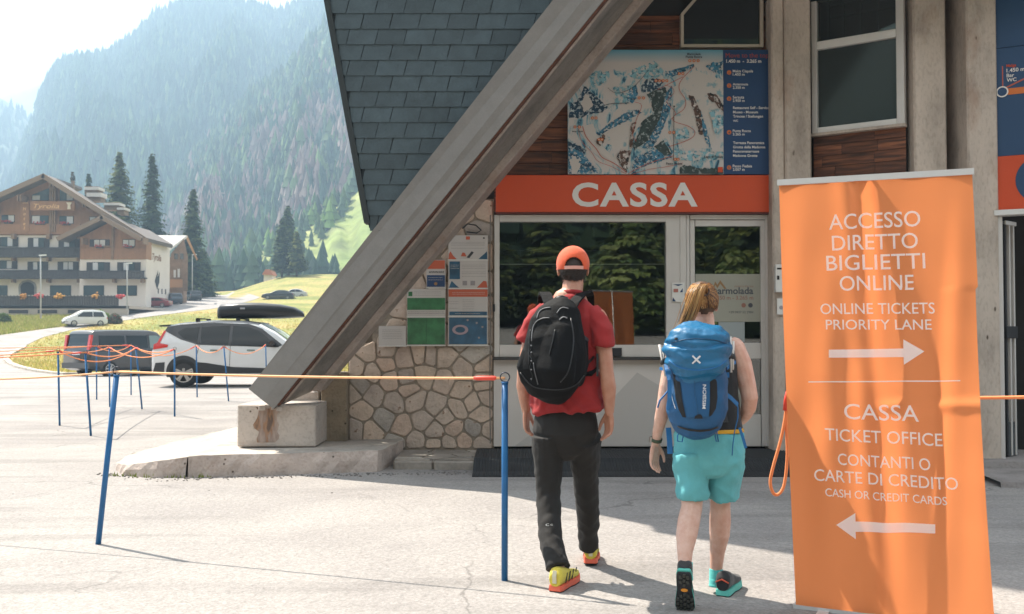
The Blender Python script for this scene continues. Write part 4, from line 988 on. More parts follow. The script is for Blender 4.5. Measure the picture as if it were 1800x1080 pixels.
ribbon(mp_, 'printed_line', [cr(651, 405), cr(648, 705)], .006, MYF, C_BK, .0175)
disc(mp_, 'printed_dot', P(*cr(651, 405), MYF - .014), .009, C_BK)
for (a, b_, w_) in [(580, 262, 80), (468, 358, 50), (110, 520, 50), (638, 550, 44), (762, 150, 70), (690, 222, 40), (665, 700, 30), (205, 470, 40), (240, 590, 34)]:
    x0, y0 = cr(a - w_ / 2, b_ - 9); x1, y1 = cr(a + w_ / 2, b_ + 9)
    k = max(2, int(w_ / 20))
    for i in range(k):
        cxx = x0 + (x1 - x0) * (i + .5) / k; disc(mp_, 'printed_dot', P(cxx, (y0 + y1) / 2, MYF - .0145), .0165, C_OR, 14); disc(mp_, 'printed_dot', P(cxx, (y0 + y1) / 2, MYF - .0165), .007, C_WH, 10)
for s, a, b_, w_ in [('Marmolada', 762, 118, 76), ('Punta Rocca', 762, 134, 92), ('Passo Fedaia', 652, 730, 90), ('Lago di Fedaia', 872, 692, 105), ('Malga Ciapela', 112, 548, 60)]:
    put_text(s, P(*cr(a, b_), MYF - .0165), (1, 0, 0), (0, 0, 1), C_BK, mp_, width=w_ / 3.1775 / 166.7, bold=.02)
bx(mp_, 'printed_tag', 1262, 1270.5, 294, 303, MYF - .018, .002, REDS)
# blue list panel
lp = empty('info_panel', P(1315, 200, FY - .06), 'dark blue panel listing numbered stops beside the panorama map', 'sign')
bx(lp, 'panel_board', 1272.3, 1357.5, 88, 306.5, MYF, .05, NAVY, 0, 300)
ORT = mat('dim_red_lettering', (.40, .06, .03), .5)
def row(s, px, py, wpx, m=TXTW, bold=.02, al='LEFT'):
    return put_text(s, P(px, py, MYF), (1, 0, 0), (0, 0, 1), m, lp, width=wpx / 166.7, bold=bold, align=al, height=None)
row('Move to the top', 1275.5, 101.5, 76, ORT, .0); row('1.450 m  -  3.265 m', 1276.5, 110.5, 62, bold=.03)
for i, (nm, alt, py, wd) in enumerate([('Malga Ciapela', '1.450 m', 128, 36), ('Antermoia', '2.350 m', 151, 27), ('Serauta', '2.950 m', 174, 20), ('Punta Rocca', '3.265 m', 233, 32), ('Passo Fedaia', '2.057 m', 295, 34)]):
    disc(lp, 'number_dot', P(1281.5, py, MYF), .024, C_OR, 18); put_text(str(i + 1), P(1281.5, py + 2.4, MYF - .003), (1, 0, 0), (0, 0, 1), NAVY, lp, height=.027, bold=.02, lift=.003)
    row(nm, 1288, py - .5, wd, bold=.015); row(alt, 1288, py + 5.5, 21, bold=.015)
for s, py, wd in [('Restaurant Self - Service', 192, 64), ('Museo - Museum', 199.5, 44), ('Trincee / Stellungen', 207, 53), ('WC', 214.5, 9), ('Terrazza Panoramica', 253.5, 55), ('Grotta della Madonna', 261, 57), ('Panoramaterrasse', 268.5, 46), ('Madonna Grotte', 276, 43)]:
    row(s, 1288.5, py, wd, bold=.02)

# ---- posters on the stone wall
PAP = mat('poster_paper', (.52, .48, .45), .45, var=(3, .05)); PGR = mat('poster_green', (.03, .15, .055), .35, var=(9, .5), world=True); PBL = mat('poster_blue', (.025, .09, .16), .3, var=(8, .5), world=True)
POR = mat('poster_orange', (.50, .10, .045), .45); PGY = mat('poster_grey_print', (.28, .25, .25), .5)
PY_ = FY - .04
def poster(label, x0, x1, y0, y1, name='poster', Y=PY_, base=PAP):
    e_ = empty(name, P((x0+x1)/2, (y0+y1)/2, Y), label, 'poster', 'notices on the stone wall')
    bx(e_, 'sheet', x0, x1, y0, y1, Y, .02, base, 0, 500); bx(e_, 'cover_rim', x0 - .8, x1 + .8, y1 + .1, y1 + 1.4, Y - .004, .03, WHITE, 0, 500); return e_
def lines(e_, x0, x1, ys, w_=.6, jit=.0, Y=PY_, m=PGY):
    mb = MB()
    for y_ in ys:
        x = x0
        while x < x1 - 1:
            l_ = random.uniform(1.2, 4.5); xx = min(x1, x + l_); a = P(x, y_, Y - .002); c_ = P(xx, y_ + w_, Y - .002)
            mb.add([(a.x, a.y, c_.z), (c_.x, a.y, c_.z), (c_.x, a.y, a.z), (a.x, a.y, a.z)], [(0, 1, 2, 3)]); x = xx + .7
    return mb.obj('printed_lines', m, e_)
def peaks(e_, pts, m, Y=PY_): decal(e_, 'printed_peaks', pts, Y, m, .002)
random.seed(31)
e_ = poster('topmost white poster with orange and blue peaks on the stone wall', 788, 857.5, 414, 456.5)
lines(e_, 793, 852, [426, 428.5, 431, 436.5]); peaks(e_, [(788.5, 456), (803, 456), (796, 449), (792, 442), (789, 447)][::-1], POR); peaks(e_, [(841, 456), (856.5, 456), (856, 442), (851, 447), (846, 451)][::-1], PBL)
decal(e_, 'printed_photo', [(810, 451), (820, 451), (817, 445), (813, 444)][::-1][::-1], PY_, POR); decal(e_, 'printed_photo', [(820, 453), (825, 454), (833, 444), (829, 442)], PY_, C_BK); bx(e_, 'printed_stamp', 819, 826, 416, 421.5, PY_ - .003, .002, POR); bx(e_, 'printed_stamp', 849, 852, 417.5, 420, PY_ - .003, .002, C_BK)
e_ = poster('white poster with blue box and small peaks, second from the top', 788, 857.5, 458, 507)
bx(e_, 'printed_box', 790, 808.5, 460, 491, PY_ - .003, .002, PBL, 0, 500); lines(e_, 812, 854, [466, 469, 472, 478, 481, 486]); lines(e_, 792, 807, [466, 469, 472], m=PAP, Y=PY_ - .003)
peaks(e_, [(789, 506), (807, 506), (801, 501), (794, 494)][::-1], PBL); peaks(e_, [(838, 506), (857, 506), (855, 495), (850, 494), (845, 499)][::-1], POR)
bx(e_, 'printed_square', 813, 821, 494, 502, PY_ - .002, .001, PGY, 0, 500); bx(e_, 'printed_square', 827, 835, 494, 502, PY_ - .002, .001, PGY, 0, 500)
e_ = poster('white price list poster with an orange band across its top', 788, 857.5, 508.5, 555.5)
bx(e_, 'printed_band', 788.5, 857, 509, 522, PY_ - .003, .002, POR, 0, 500); lines(e_, 795, 852, [514, 517], m=PAP, Y=PY_ - .003); lines(e_, 790, 806, [530, 534, 542]); lines(e_, 813, 834, [527, 530, 533, 536, 539, 542, 545]); bx(e_, 'printed_band', 790, 856, 548, 554.5, PY_ - .003, .002, PBL, 0, 500); lines(e_, 800, 845, [551], m=PAP, Y=PY_ - .003)
e_ = poster('dark blue poster with a pale oval drawing, lowest of the right stack', 788, 857.5, 557, 607, base=PAP)
bx(e_, 'printed_sheet', 789.5, 856, 558.5, 605.5, PY_ - .003, .002, PBL, 0, 500)
c0 = P(809, 580, PY_ - .004)
mb = MB(); seg = 28
for r_a, r_b in [(.085, .07)]:
    vs = [c0 + Vector((math.cos(2*math.pi*i/seg) * r_a, -.002, math.sin(2*math.pi*i/seg) * r_a * .62)) for i in range(seg)] + [c0 + Vector((math.cos(2*math.pi*i/seg) * r_b * .75, -.002, math.sin(2*math.pi*i/seg) * r_b * .45)) for i in range(seg)]
    mb.add(vs, [(i, (i+1) % seg, seg + (i+1) % seg, seg + i) for i in range(seg)])
mb.obj('printed_oval', mat('faded_pink_print', (.36, .27, .30), .5), e_)
for (a, b_) in [(842, 594), (838, 568), (848, 575), (822, 563)]: disc(e_, 'printed_star', P(a, b_, PY_ - .004), .012, PGY, 8)
e_ = poster('small orange white and blue poster left of the top stack', 749.5, 783, 457, 506)
bx(e_, 'printed_band', 750.5, 782, 458, 473, PY_ - .003, .002, POR, 0, 500); bx(e_, 'printed_sheet', 750.5, 782, 484, 504.5, PY_ - .003, .002, NAVY, 0, 500); lines(e_, 754, 781, [477, 479], w_=1.2, m=C_BK); lines(e_, 753, 778, [488, 492], m=PAP, Y=PY_ - .003); disc(e_, 'printed_emblem', P(766, 499, PY_ - .005), .018, YEL, 10)
e_ = poster('green poster with white heading and grey caption strip', 715.5, 783, 508.5, 556.5)
lines(e_, 727, 775, [512, 515, 519]); bx(e_, 'printed_badge', 718, 725, 513, 521, PY_ - .002, .001, PGR, 0, 500); bx(e_, 'printed_picture', 716, 782.5, 524, 545, PY_ - .003, .002, PGR, 0, 500); lines(e_, 717, 781, [548, 551], w_=1.0)
e_ = poster('plain green poster, lowest of the middle stack', 715.5, 783, 558, 607)
bx(e_, 'printed_picture', 716.3, 782.3, 559, 606, PY_ - .003, .002, PGR, 0, 500)
bx(e_, 'fold_line', 749.2, 749.8, 559, 606, PY_ - .004, .001, mat('fold_dark', (.012, .06, .025), .5), 0, 500)
e_ = poster('plain white notice with grey print at the far left of the wall', 666, 714, 573.5, 608)
lines(e_, 672, 706, [580, 583, 586, 589, 592, 595])
cbl = empty('wall_cable', P(860, 400, FY - .06), 'thin grey cable and small junction running down the stone wall edge', 'cable')
MB().tube([P(862, 378, FY - .03), P(861, 470, FY - .02), P(862, 560, FY - .03), P(861, 690, FY - .02), P(862, 780, FY - .03)], .006, 6).obj('conduit', mat('conduit_grey', (.18, .16, .14), .5), cbl)
MB().tube([P(813, 402, FY - .03), P(822, 394, FY - .06), P(836, 396, FY - .05), P(846, 405, FY - .04), P(838, 410, FY - .03), P(820, 408, FY - .03)], .008, 6).obj('cable_knot', BLACK, cbl)

# ---- slate wing
SLATE = mat('slate', (.050, .073, .085), .5, var=[(7, .22), (60, .10), (1.1, .10)], bump=[(30, .003)], rnd=.16, world=True)
SLB = mat('slate_backing', (.016, .024, .03), .7)
def slY(z): return 9.25 - .05 * (z - 2.3)
def slX(z):      # left edge
    return -1.33 - .178 * (z - 2.3) - .0
zlow = PZ(412, slY(2.25))
wing = empty('slate_wing', (-1.4, 9.5, 2.3), 'steep blue grey slate clad wing overhanging beside the slanted leg', 'roof')
def beam_x(z):
    """x of the middle of the leg's face where it passes height z, seen onto the slate plane"""
    a, b_ = lerp_r(fl, fr_, .28); t_ = 0
    for _ in range(30):
        p_ = ext(a, b_, t_); Ys_ = slY(z); s_ = Ys_ / p_.y; zz = CAM_H + (p_.z - CAM_H) * s_; t_ += (z - zz) / 4.0
    p_ = ext(a, b_, t_); return p_.x * slY(z) / p_.y
zs = zlow + .03; rowh = .1435; sw = .266; slant = .30; k = 0
def wq(x, z, d=0): return Vector((x, slY(z) - d, z))
while zs < 4.95:
    z0, z1 = zs, zs + rowh + .03; off_ = (k % 2) * sw * .5
    x = -2.6 + off_
    while x < 2.2:
        a0, b0 = x + random.uniform(.0, .004), x + sw - .005; xl = slX((z0 + z1) / 2) + .02; xr = beam_x(z0 + .05) - .05
        if b0 > xl + .02 and a0 < xr:
            q = [wq(max(a0, xl), z0, .014), wq(min(b0, xr + .3), z0, .014 + random.uniform(0, .003)), wq(max(b0 + slant * rowh, xl + .01), z1, .003), wq(max(a0 + slant * rowh, xl), z1, .003)]
            q2 = [v + Vector((0, .007, 0)) for v in q]
            mesh('slate', q + q2, [(0, 1, 2, 3), (7, 6, 5, 4), (0, 4, 5, 1), (0, 3, 7, 4), (1, 5, 6, 2)], SLATE, wing)
        x += sw
    zs += rowh; k += 1
mb = MB(); zz = [zlow + .06, 4.98]
mb.add([wq(slX(zz[0]), zz[0], -.005), wq(beam_x(zz[0] + .1), zz[0], -.005), wq(beam_x(4.98), 4.98, -.005), wq(slX(4.98), 4.98, -.005)], [(0, 1, 2, 3)])
n0 = [v + Vector((0, .10, 0)) for v in mb.v[:4]]; mb.add(n0, [(3, 2, 1, 0)])
mb.f += [(0, 3, 7, 4), (0, 4, 5, 1), (1, 5, 6, 2), (2, 6, 7, 3)]; mb.m += [0] * 4
mb.obj('backing_board', SLB, wing)
# dark edge trim
mb = MB()
za, zb2 = zlow + .10, 5.0
q = [wq(slX(za) - .035, za, .03), wq(slX(za) + .02, za, .03), wq(slX(zb2) + .02, zb2, .03), wq(slX(zb2) - .035, zb2, .03)]
mb.add(q + [v + Vector((0, .16, 0)) for v in q], [(0, 1, 2, 3), (7, 6, 5, 4), (0, 3, 7, 4), (1, 5, 6, 2), (0, 4, 5, 1), (3, 2, 6, 7)])
mb.obj('edge_trim', mat('edge_trim_metal', (.018, .024, .026), .5), wing)
# unseen slate storey added above the frame, shaped to cast the shadow edge outside
mb = MB(); zb3, zt3 = 5.0, 12.5
q = [Vector((-1.85, 8.86, zb3)), Vector((7.5, 8.86, zb3)), Vector((7.5, 9.6, zt3)), Vector((-4.37, 10.6, zt3))]
mb.add(q + [Vector((v.x, 19, v.z)) for v in q], [(0, 1, 2, 3), (7, 6, 5, 4), (0, 3, 7, 4), (1, 5, 6, 2), (0, 4, 5, 1), (3, 2, 6, 7)])
mb.obj('shading_storey', SLATE, hall)
MB().box(P(1428, 300, 10.7).x - .1, 7.5, 10.9, 11.0, 0, 5.0).obj('rear_wall_or_sun_stop', BACK, hall)

# ---- right side: blue wall panels, lintel, open metal door, raised pad
A2 = P(1758, 400, 9.78); A2 = Vector((A2.x, 9.80, 0)); u2 = Vector((.80, -.42, 0)).normalized(); n2_ = Vector((u2.y, -u2.x, 0))
def zq(py, Y=9.80): return PZ(py, Y)
rp_ = empty('blue_panel', (A2.x, A2.y, zq(275)), 'dark blue wall panel with a white ringed route line and the words Bar and WC', 'sign')
def c2(par, name, a, c_, z0, z1, d0, d1, m, bev=0): return cbox(par, name, a, c_, z0, z1, d0, d1, m, A2, u2, n2_, bev)
NV2 = mat('wall_navy', (.016, .055, .13), .5, var=(.9, .22))
c2(rp_, 'panel_board', -.04, 1.9, zq(86.5), 4.9, 0, .03, NV2); c2(rp_, 'panel_board', -.04, 1.9, zq(276), zq(87.5), 0, .03, NV2)
c2(rp_, 'route_line', .055, 1.0, zq(170), zq(159), .03, .033, C_OR)
def p2(s, z, d=.034): return A2 + u2 * s + n2_ * d + Vector((0, 0, z))
put_text('1.450 m', p2(.085, zq(131)), u2, (0, 0, 1), TXTW, rp_, height=.038, align='LEFT', bold=.02); put_text('Bar', p2(.085, zq(139.5)), u2, (0, 0, 1), TXTW, rp_, height=.036, align='LEFT', bold=.02)
put_text('WC', p2(.085, zq(147.5)), u2, (0, 0, 1), TXTW, rp_, height=.036, align='LEFT', bold=.02); put_text('Malga', p2(.085, zq(122)), u2, (0, 0, 1), REDS, rp_, height=.028, align='LEFT', bold=.02)
c2(rp_, 'route_line', .045, .055, zq(158), zq(119), .03, .033, C_RD)
mb = MB(); q0, q1 = p2(.07, zq(158)), p2(.60, zq(118)); up = Vector((0, 0, .008)); mb.add([q0 - up, q1 - up, q1 + up, q0 + up], [(0, 1, 2, 3)]); mb.obj('route_line', C_RD, rp_)
disc(rp_, 'route_ring', p2(.045, zq(164), .035), .055, TXTW, 28, u2, Vector((0, 0, 1)), .042); disc(rp_, 'ring_fill', p2(.045, zq(164), .034), .043, NV2, 28, u2, Vector((0, 0, 1)))
op = empty('orange_panel', (A2.x, A2.y, zq(370)), 'orange red wall panel with a big dark blue disc above the right doorway', 'sign')
c2(op, 'panel_board', -.04, 1.9, zq(371), zq(276.6), 0, .035, REDS)
disc(op, 'blue_disc', p2(.385, zq(321), .036), .235, NV2, 40, u2, Vector((0, 0, 1)))
mesh('white_mark', [p2(.29, zq(320), .045), p2(.37, zq(333), .045), p2(.5, zq(311), .045), p2(.5, zq(304), .045), p2(.37, zq(322), .045)], [(0, 1, 2, 3, 4)], TXTW, op)
ed = empty('entrance_doorway', (A2.x, A2.y, 0), 'dark open side entrance under a white lintel at the right edge', 'doorway')
c2(ed, 'lintel', -.04, 1.9, zq(381), zq(371.3), -.05, .10, WHITE, .004)
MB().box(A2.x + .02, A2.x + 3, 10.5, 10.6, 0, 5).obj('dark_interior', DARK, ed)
c2(ed, 'door_jamb', -.035, .03, .1, zq(381.3), -.02, .06, FRAME, .004)
md = empty('metal_door', (A2.x + .1, 10.0, .1), 'grey metal framed glass door folded open at the right edge', 'door')
A3 = A2; u3 = Vector((.36, .32, 0)).normalized(); n3 = Vector((u3.y, -u3.x, 0))
b3 = A2 + Vector((.05, .03, 0))
for s, w_ in [(.0, .035), (.10, .03), (.20, .03)]:
    cbox(md, 'door_bar', s, s + w_, .12, zq(384) - .02, -.02, .02, FRAME if s else BLACK, b3, u3, n3, .003)
cbox(md, 'door_bar', .0, .26, 1.28, 1.40, -.03, .03, BLACK, b3, u3, n3, .004); cbox(md, 'door_bar', .04, .26, .12, .45, -.01, .012, mat('door_kick_plate', (.05, .05, .05), .5), b3, u3, n3)
cbox(md, 'door_bar', .0, .26, zq(384) - .06, zq(384) - .02, -.03, .03, FRAME, b3, u3, n3, .004)
pad = empty('entrance_pad', (5.5, 9.5, 0), 'low concrete pad in front of the right entrance', 'pavement')
PADC = concrete('pad_concrete', (.27, .24, .225), pits=False)
MB().add([(4.35, 9.55, .11), (9, 9.05, .11), (9, 12, .11), (3.25, 12, .11), (3.25, 9.75, .11)], [(0, 1, 2, 3, 4)]).add([(4.35, 9.55, .11), (9, 9.05, .11), (9, 9.02, -.01), (4.32, 9.52, -.01), (3.25, 9.75, .11), (3.22, 9.72, -.01)], [(0, 3, 2, 1), (4, 5, 3, 0)]).obj('pad_top', PADC, pad)
MB().add([(4.2, 8.6, .05), (9, 8.0, .05), (9, 9.04, .05), (4.3, 9.51, .05)], [(0, 1, 2, 3)]).add([(4.2, 8.6, .05), (9, 8.0, .05), (9, 7.98, -.01), (4.2, 8.58, -.01)], [(0, 3, 2, 1)]).obj('pad_lower', PADC, pad)

# ================================================================ PEOPLE
from mathutils.bvhtree import BVHTree
YAW = [0.0]
def rings_add(mb, rings, seg=16, cap=True):
    """rings: (centre Vector, half side, half depth[, squareness]); oriented along the chain"""
    n = len(rings); C = [r[0] for r in rings]; R_ = []
    def ring(c, t, rx, ry, e=1.0):
        sx_ = Vector((math.cos(YAW[0]), -math.sin(YAW[0]), 0)); side = sx_ - t * t.dot(sx_)
        if side.length < .2: side = Vector((0, 1, 0)) - t * t.y
        side.normalize(); dep = t.cross(side).normalized(); out = []
        for k in range(seg):
            a = 2 * math.pi * k / seg; ca, sa = math.cos(a), math.sin(a)
            out.append(c + side * rx * math.copysign(abs(ca) ** e, ca) + dep * ry * math.copysign(abs(sa) ** e, sa))
        return out
    T = []
    for i in range(n):
        t = C[min(i+1, n-1)] - C[max(i-1, 0)]; T.append(t.normalized())
    if cap:
        r0 = rings[0]; m_ = min(r0[1], r0[2])
        for f, g in ((.92, .38), (.66, .75)): R_.insert(0, None)
        R_ = [ring(r0[0] - T[0] * m_ * .85, T[0], r0[1] * .45, r0[2] * .45), ring(r0[0] - T[0] * m_ * .5, T[0], r0[1] * .82, r0[2] * .82, r0[3] if len(r0) > 3 else 1)]
    else: R_ = []
    for r, t in zip(rings, T): R_.append(ring(r[0], t, r[1], r[2], r[3] if len(r) > 3 else 1.0))
    if cap:
        r1 = rings[-1]; m_ = min(r1[1], r1[2])
        R_ += [ring(r1[0] + T[-1] * m_ * .5, T[-1], r1[1] * .82, r1[2] * .82, r1[3] if len(r1) > 3 else 1), ring(r1[0] + T[-1] * m_ * .85, T[-1], r1[1] * .45, r1[2] * .45)]
    m = len(R_); vs = [v for q in R_ for v in q]
    fs = [(i*seg+k, i*seg+(k+1) % seg, (i+1)*seg+(k+1) % seg, (i+1)*seg+k) for i in range(m-1) for k in range(seg)]
    fs += [tuple(range(seg-1, -1, -1)), tuple(range((m-1)*seg, m*seg))]
    mb.add(vs, fs)
def lim(mb, pts, seg=14, cap=True):
    rings_add(mb, [(P(p[0], p[1], p[2]), p[3], p[4] if len(p) > 4 else p[3], *(p[5:6])) for p in pts], seg, cap)
def ell(mb, c, r, seg=16, rot=None):
    vs = []; fs = []; nr = seg // 2
    for i in range(nr + 1):
        th = math.pi * i / nr
        for k in range(seg):
            ph = 2 * math.pi * k / seg; v = Vector((r[0]*math.sin(th)*math.cos(ph), r[1]*math.sin(th)*math.sin(ph), r[2]*math.cos(th)))
            if rot: v = rot @ v
            vs.append(Vector(c) + v)
    for i in range(nr):
        for k in range(seg): fs.append((i*seg+k, (i+1)*seg+k, (i+1)*seg+(k+1) % seg, i*seg+(k+1) % seg))
    mb.add(vs, fs)
def fuse(mb, name, m, par, voxel=.008, smooth=4, fac=.6, disp=None, keep=None):
    o = mb.obj('tmp', m); bm = bmesh.new(); bm.from_mesh(o.data); bmesh.ops.remove_doubles(bm, verts=bm.verts, dist=1e-5); bmesh.ops.recalc_face_normals(bm, faces=bm.faces); bm.to_mesh(o.data); bm.free()
    r = o.modifiers.new('r', 'REMESH'); r.mode = 'VOXEL'; r.voxel_size = voxel; r.adaptivity = 0
    s = o.modifiers.new('s', 'SMOOTH'); s.factor = fac; s.iterations = smooth
    dg = bpy.context.evaluated_depsgraph_get(); me = bpy.data.meshes.new_from_object(o.evaluated_get(dg)); bpy.data.objects.remove(o)
    me.name = name
    if disp:
        n = len(me.vertices); co = np.empty(n * 3, np.float32); me.vertices.foreach_get('co', co); co = co.reshape(-1, 3); no = np.empty(n * 3, np.float32); me.vertices.foreach_get('normal', no); no = no.reshape(-1, 3)
        d = disp(co, no); co = co + no * d[:, None]; me.vertices.foreach_set('co', co.ravel().astype(np.float32)); me.update()
    if keep:
        bm = bmesh.new(); bm.from_mesh(me); dl = [v for v in bm.verts if not keep(v.co)]; bmesh.ops.delete(bm, geom=dl, context='VERTS'); bm.to_mesh(me); bm.free()
    me.polygons.foreach_set('use_smooth', [True] * len(me.polygons))
    if not me.materials: me.materials.append(m)
    ob = bpy.data.objects.new(name, me); COL.objects.link(ob)
    if par: ob.parent = par; adopt(ob, par)
    return ob
def folds(fx, fz, amp, fine=.0, seed=0, slant=0, mask=None):
    def f(co, no):
        out = np.empty(len(co))
        for i, c in enumerate(co):
            x, y, z = float(c[0]), float(c[1]), float(c[2])
            a = noise.noise(Vector(((x + slant * z) * fx + seed, y * fx, z * fz))); b_ = noise.noise(Vector(((x - slant * z) * fx * 2.1, y * fx * 2 + seed, z * fz * 2.3)))
            v = (1 - abs(a) * 2.2) * amp * .8 + b_ * amp * .7
            if fine: v += fine * noise.noise(Vector((x, y, z)) * 60)
            out[i] = max(-.0035, v * (mask(x, y, z) if mask else 1))
        return out
    return f
def bvh(o): return BVHTree.FromPolygons([v.co for v in o.data.vertices], [tuple(p.vertices) for p in o.data.polygons])
CAMP = Vector((0, 0, CAM_H))
def cast(bv, px, py, lift=.003, near=None):
    d = (P(px, py, 5.0) - CAMP).normalized(); h = bv.ray_cast(CAMP, d)
    if h[0] is None:
        q = bv.find_nearest(P(px, py, near or 5.2)); h = q
    n = h[1]
    if n.dot(d) > 0: n = -n
    return h[0] + n * lift
def strip(bv, name, Lp, Rp, m_, par, nx=4, lift=.003, th=.0):
    vs = []; 
    for a, b_ in zip(Lp, Rp):
        for k in range(nx + 1):
            f = k / nx; bulge = lift * (1 - .0 * abs(2*f-1)); vs.append(cast(bv, a[0] + (b_[0]-a[0])*f, a[1] + (b_[1]-a[1])*f, bulge))
    w_ = nx + 1; n = len(Lp)
    fs = [(i*w_+k, i*w_+k+1, (i+1)*w_+k+1, (i+1)*w_+k) for i in range(n-1) for k in range(nx)]
    return mesh(name, vs, fs, m_, par, True)
def band(name, pts, wd, w_, th, m_, par):
    """webbing ribbon with thickness; wd = width direction per point or one vector"""
    pts = [Vector(p) for p in pts]; n = len(pts); vs = []; fs = []
    for i, p in enumerate(pts):
        t = (pts[min(i+1, n-1)] - pts[max(i-1, 0)]).normalized(); d = Vector(wd[i] if isinstance(wd, list) else wd); d = (d - t * d.dot(t)).normalized(); n_ = t.cross(d)
        vs += [p - d*w_/2 - n_*th/2, p + d*w_/2 - n_*th/2, p + d*w_/2 + n_*th/2, p - d*w_/2 + n_*th/2]
    for i in range(n-1):
        for k in range(4): fs.append((i*4+k, i*4+(k+1) % 4, (i+1)*4+(k+1) % 4, (i+1)*4+k))
    fs += [(3, 2, 1, 0), (n*4-4, n*4-3, n*4-2, n*4-1)]
    return mesh(name, vs, fs, m_, par)
def hand(mb, wrist, d, s, n, L=.185, curl=.5, spread=.10, thumb_side=1, r=.0082):
    """wrist point, d towards fingertips, s across towards the thumb, n palm normal (fingers curl towards n)"""
    d, s, n = Vector(d).normalized(), Vector(s).normalized(), Vector(n).normalized(); k = L / .185
    def at(a, b_, c): return wrist + d * a * k + s * b_ * k + n * c * k
    for off in (-.026, -.009, .009, .026):
        rings_add(mb, [(at(-.01, off*.65, 0), .014*k, .016*k), (at(.03, off*.95, .0), .0145*k, .0145*k), (at(.065, off*1.15, .002), .0135*k, .0125*k), (at(.092, off*1.25, .004), .0105*k, .010*k)], 10)
    for i, (off, ln) in enumerate([(.031, .070), (.0105, .078), (-.0105, .073), (-.031, .058)]):
        base = at(.088, off*1.12, .003); a0 = curl * (.55 + .12 * i); dirs = []; q = base; ps = [q]; sp = spread * (off / .031)
        for seg_, (fl_, a_) in enumerate(zip((.42, .32, .26), (a0*.6, a0*1.5, a0*2.1))):
            dd = (d * math.cos(a_) + n * math.sin(a_) + s * sp).normalized(); q = q + dd * ln * fl_ * k; ps.append(q)
        rings_add(mb, [(p_, r*k*f_, r*k*f_) for p_, f_ in zip(ps, (1.12, 1.05, .98, .80))], 8)
    tb = at(.018, .030, .006); p1 = at(.050, .052, .018); p2_ = at(.078, .056, .030); p3 = at(.098, .050, .038)
    rings_add(mb, [(at(.0, .018, 0), .014*k, .014*k), (tb, .0145*k, .0145*k), (p1, .0115*k, .0115*k), (p2_, .0098*k, .0098*k), (p3, .0080*k, .0080*k)], 8)
def face_parts(par, hc, skin):
    for s in (-1, 1):
        e_ = MB(); ell(e_, hc + Vector((s*.031, .088, .0)), (.012, .009, .009), 10); e_.obj('eye', mat('eye_white', (.5, .48, .45), .3), par, True)
    l_ = MB(); ell(l_, hc + Vector((0, .097, -.067)), (.022, .006, .006), 10); l_.obj('mouth', mat('lips', (.35, .12, .10), .5), par, True)
def headmesh(mb, c, k=1.0):
    ell(mb, c + Vector((0, -.005, .012))*1, (.074*k, .094*k, .098*k), 20); ell(mb, c + Vector((0, .028, -.055))*k, (.056*k, .062*k, .068*k), 16)
    ell(mb, c + Vector((0, .096, -.022))*k, (.013*k, .020*k, .024*k), 10); ell(mb, c + Vector((0, .072, .025))*k, (.05*k, .022*k, .016*k), 12); ell(mb, c + Vector((0, .074, -.095))*k, (.022*k, .018*k, .016*k), 10)
    for s in (-1, 1):
        ell(mb, c + Vector((s*.079, .002, -.012))*k, (.009*k, .020*k, .032*k), 12, Matrix.Rotation(s*.25, 3, 'Z'))
def skinmat(name, col):
    m, t, b, o = newmat(name); N = t.nodes.new; L = t.links.new
    g_ = N('ShaderNodeNewGeometry'); n_ = N('ShaderNodeTexNoise'); n_.inputs['Scale'].default_value = 22; n_.inputs['Detail'].default_value = 6; L(g_.outputs['Position'], n_.inputs[0])
    r_ = N('ShaderNodeValToRGB'); e = r_.color_ramp.elements; e[0].position = .3; e[0].color = (col[0]*.86, col[1]*.74, col[2]*.68, 1); e[1].position = .65; e[1].color = (*col, 1); L(n_.outputs[0], r_.inputs[0]); L(r_.outputs[0], b.inputs['Base Color'])
    b.inputs['Roughness'].default_value = .52; b.inputs['Subsurface Weight'].default_value = .12; b.inputs['Subsurface Radius'].default_value = (.012, .005, .003); b.inputs['Subsurface Scale'].default_value = 1
    n2 = N('ShaderNodeTexNoise'); n2.inputs['Scale'].default_value = 160; L(g_.outputs['Position'], n2.inputs[0]); bp = N('ShaderNodeBump'); bp.inputs['Distance'].default_value = .0012; L(n2.outputs[0], bp.inputs['Height']); L(bp.outputs[0], b.inputs['Normal'])
    return m
SKIN = skinmat('skin', (.52, .27, .185)); SKIN2 = skinmat('pale_skin', (.64, .41, .325))
def cloth(name, col, rough=.85, weave=420, sheen=.2, amt=.10):
    return mat(name, col, rough, var=[(9, .10), (weave, amt, 2)], bump=[(weave, .0006), (35, .002)], sheen=sheen, spec=.3)
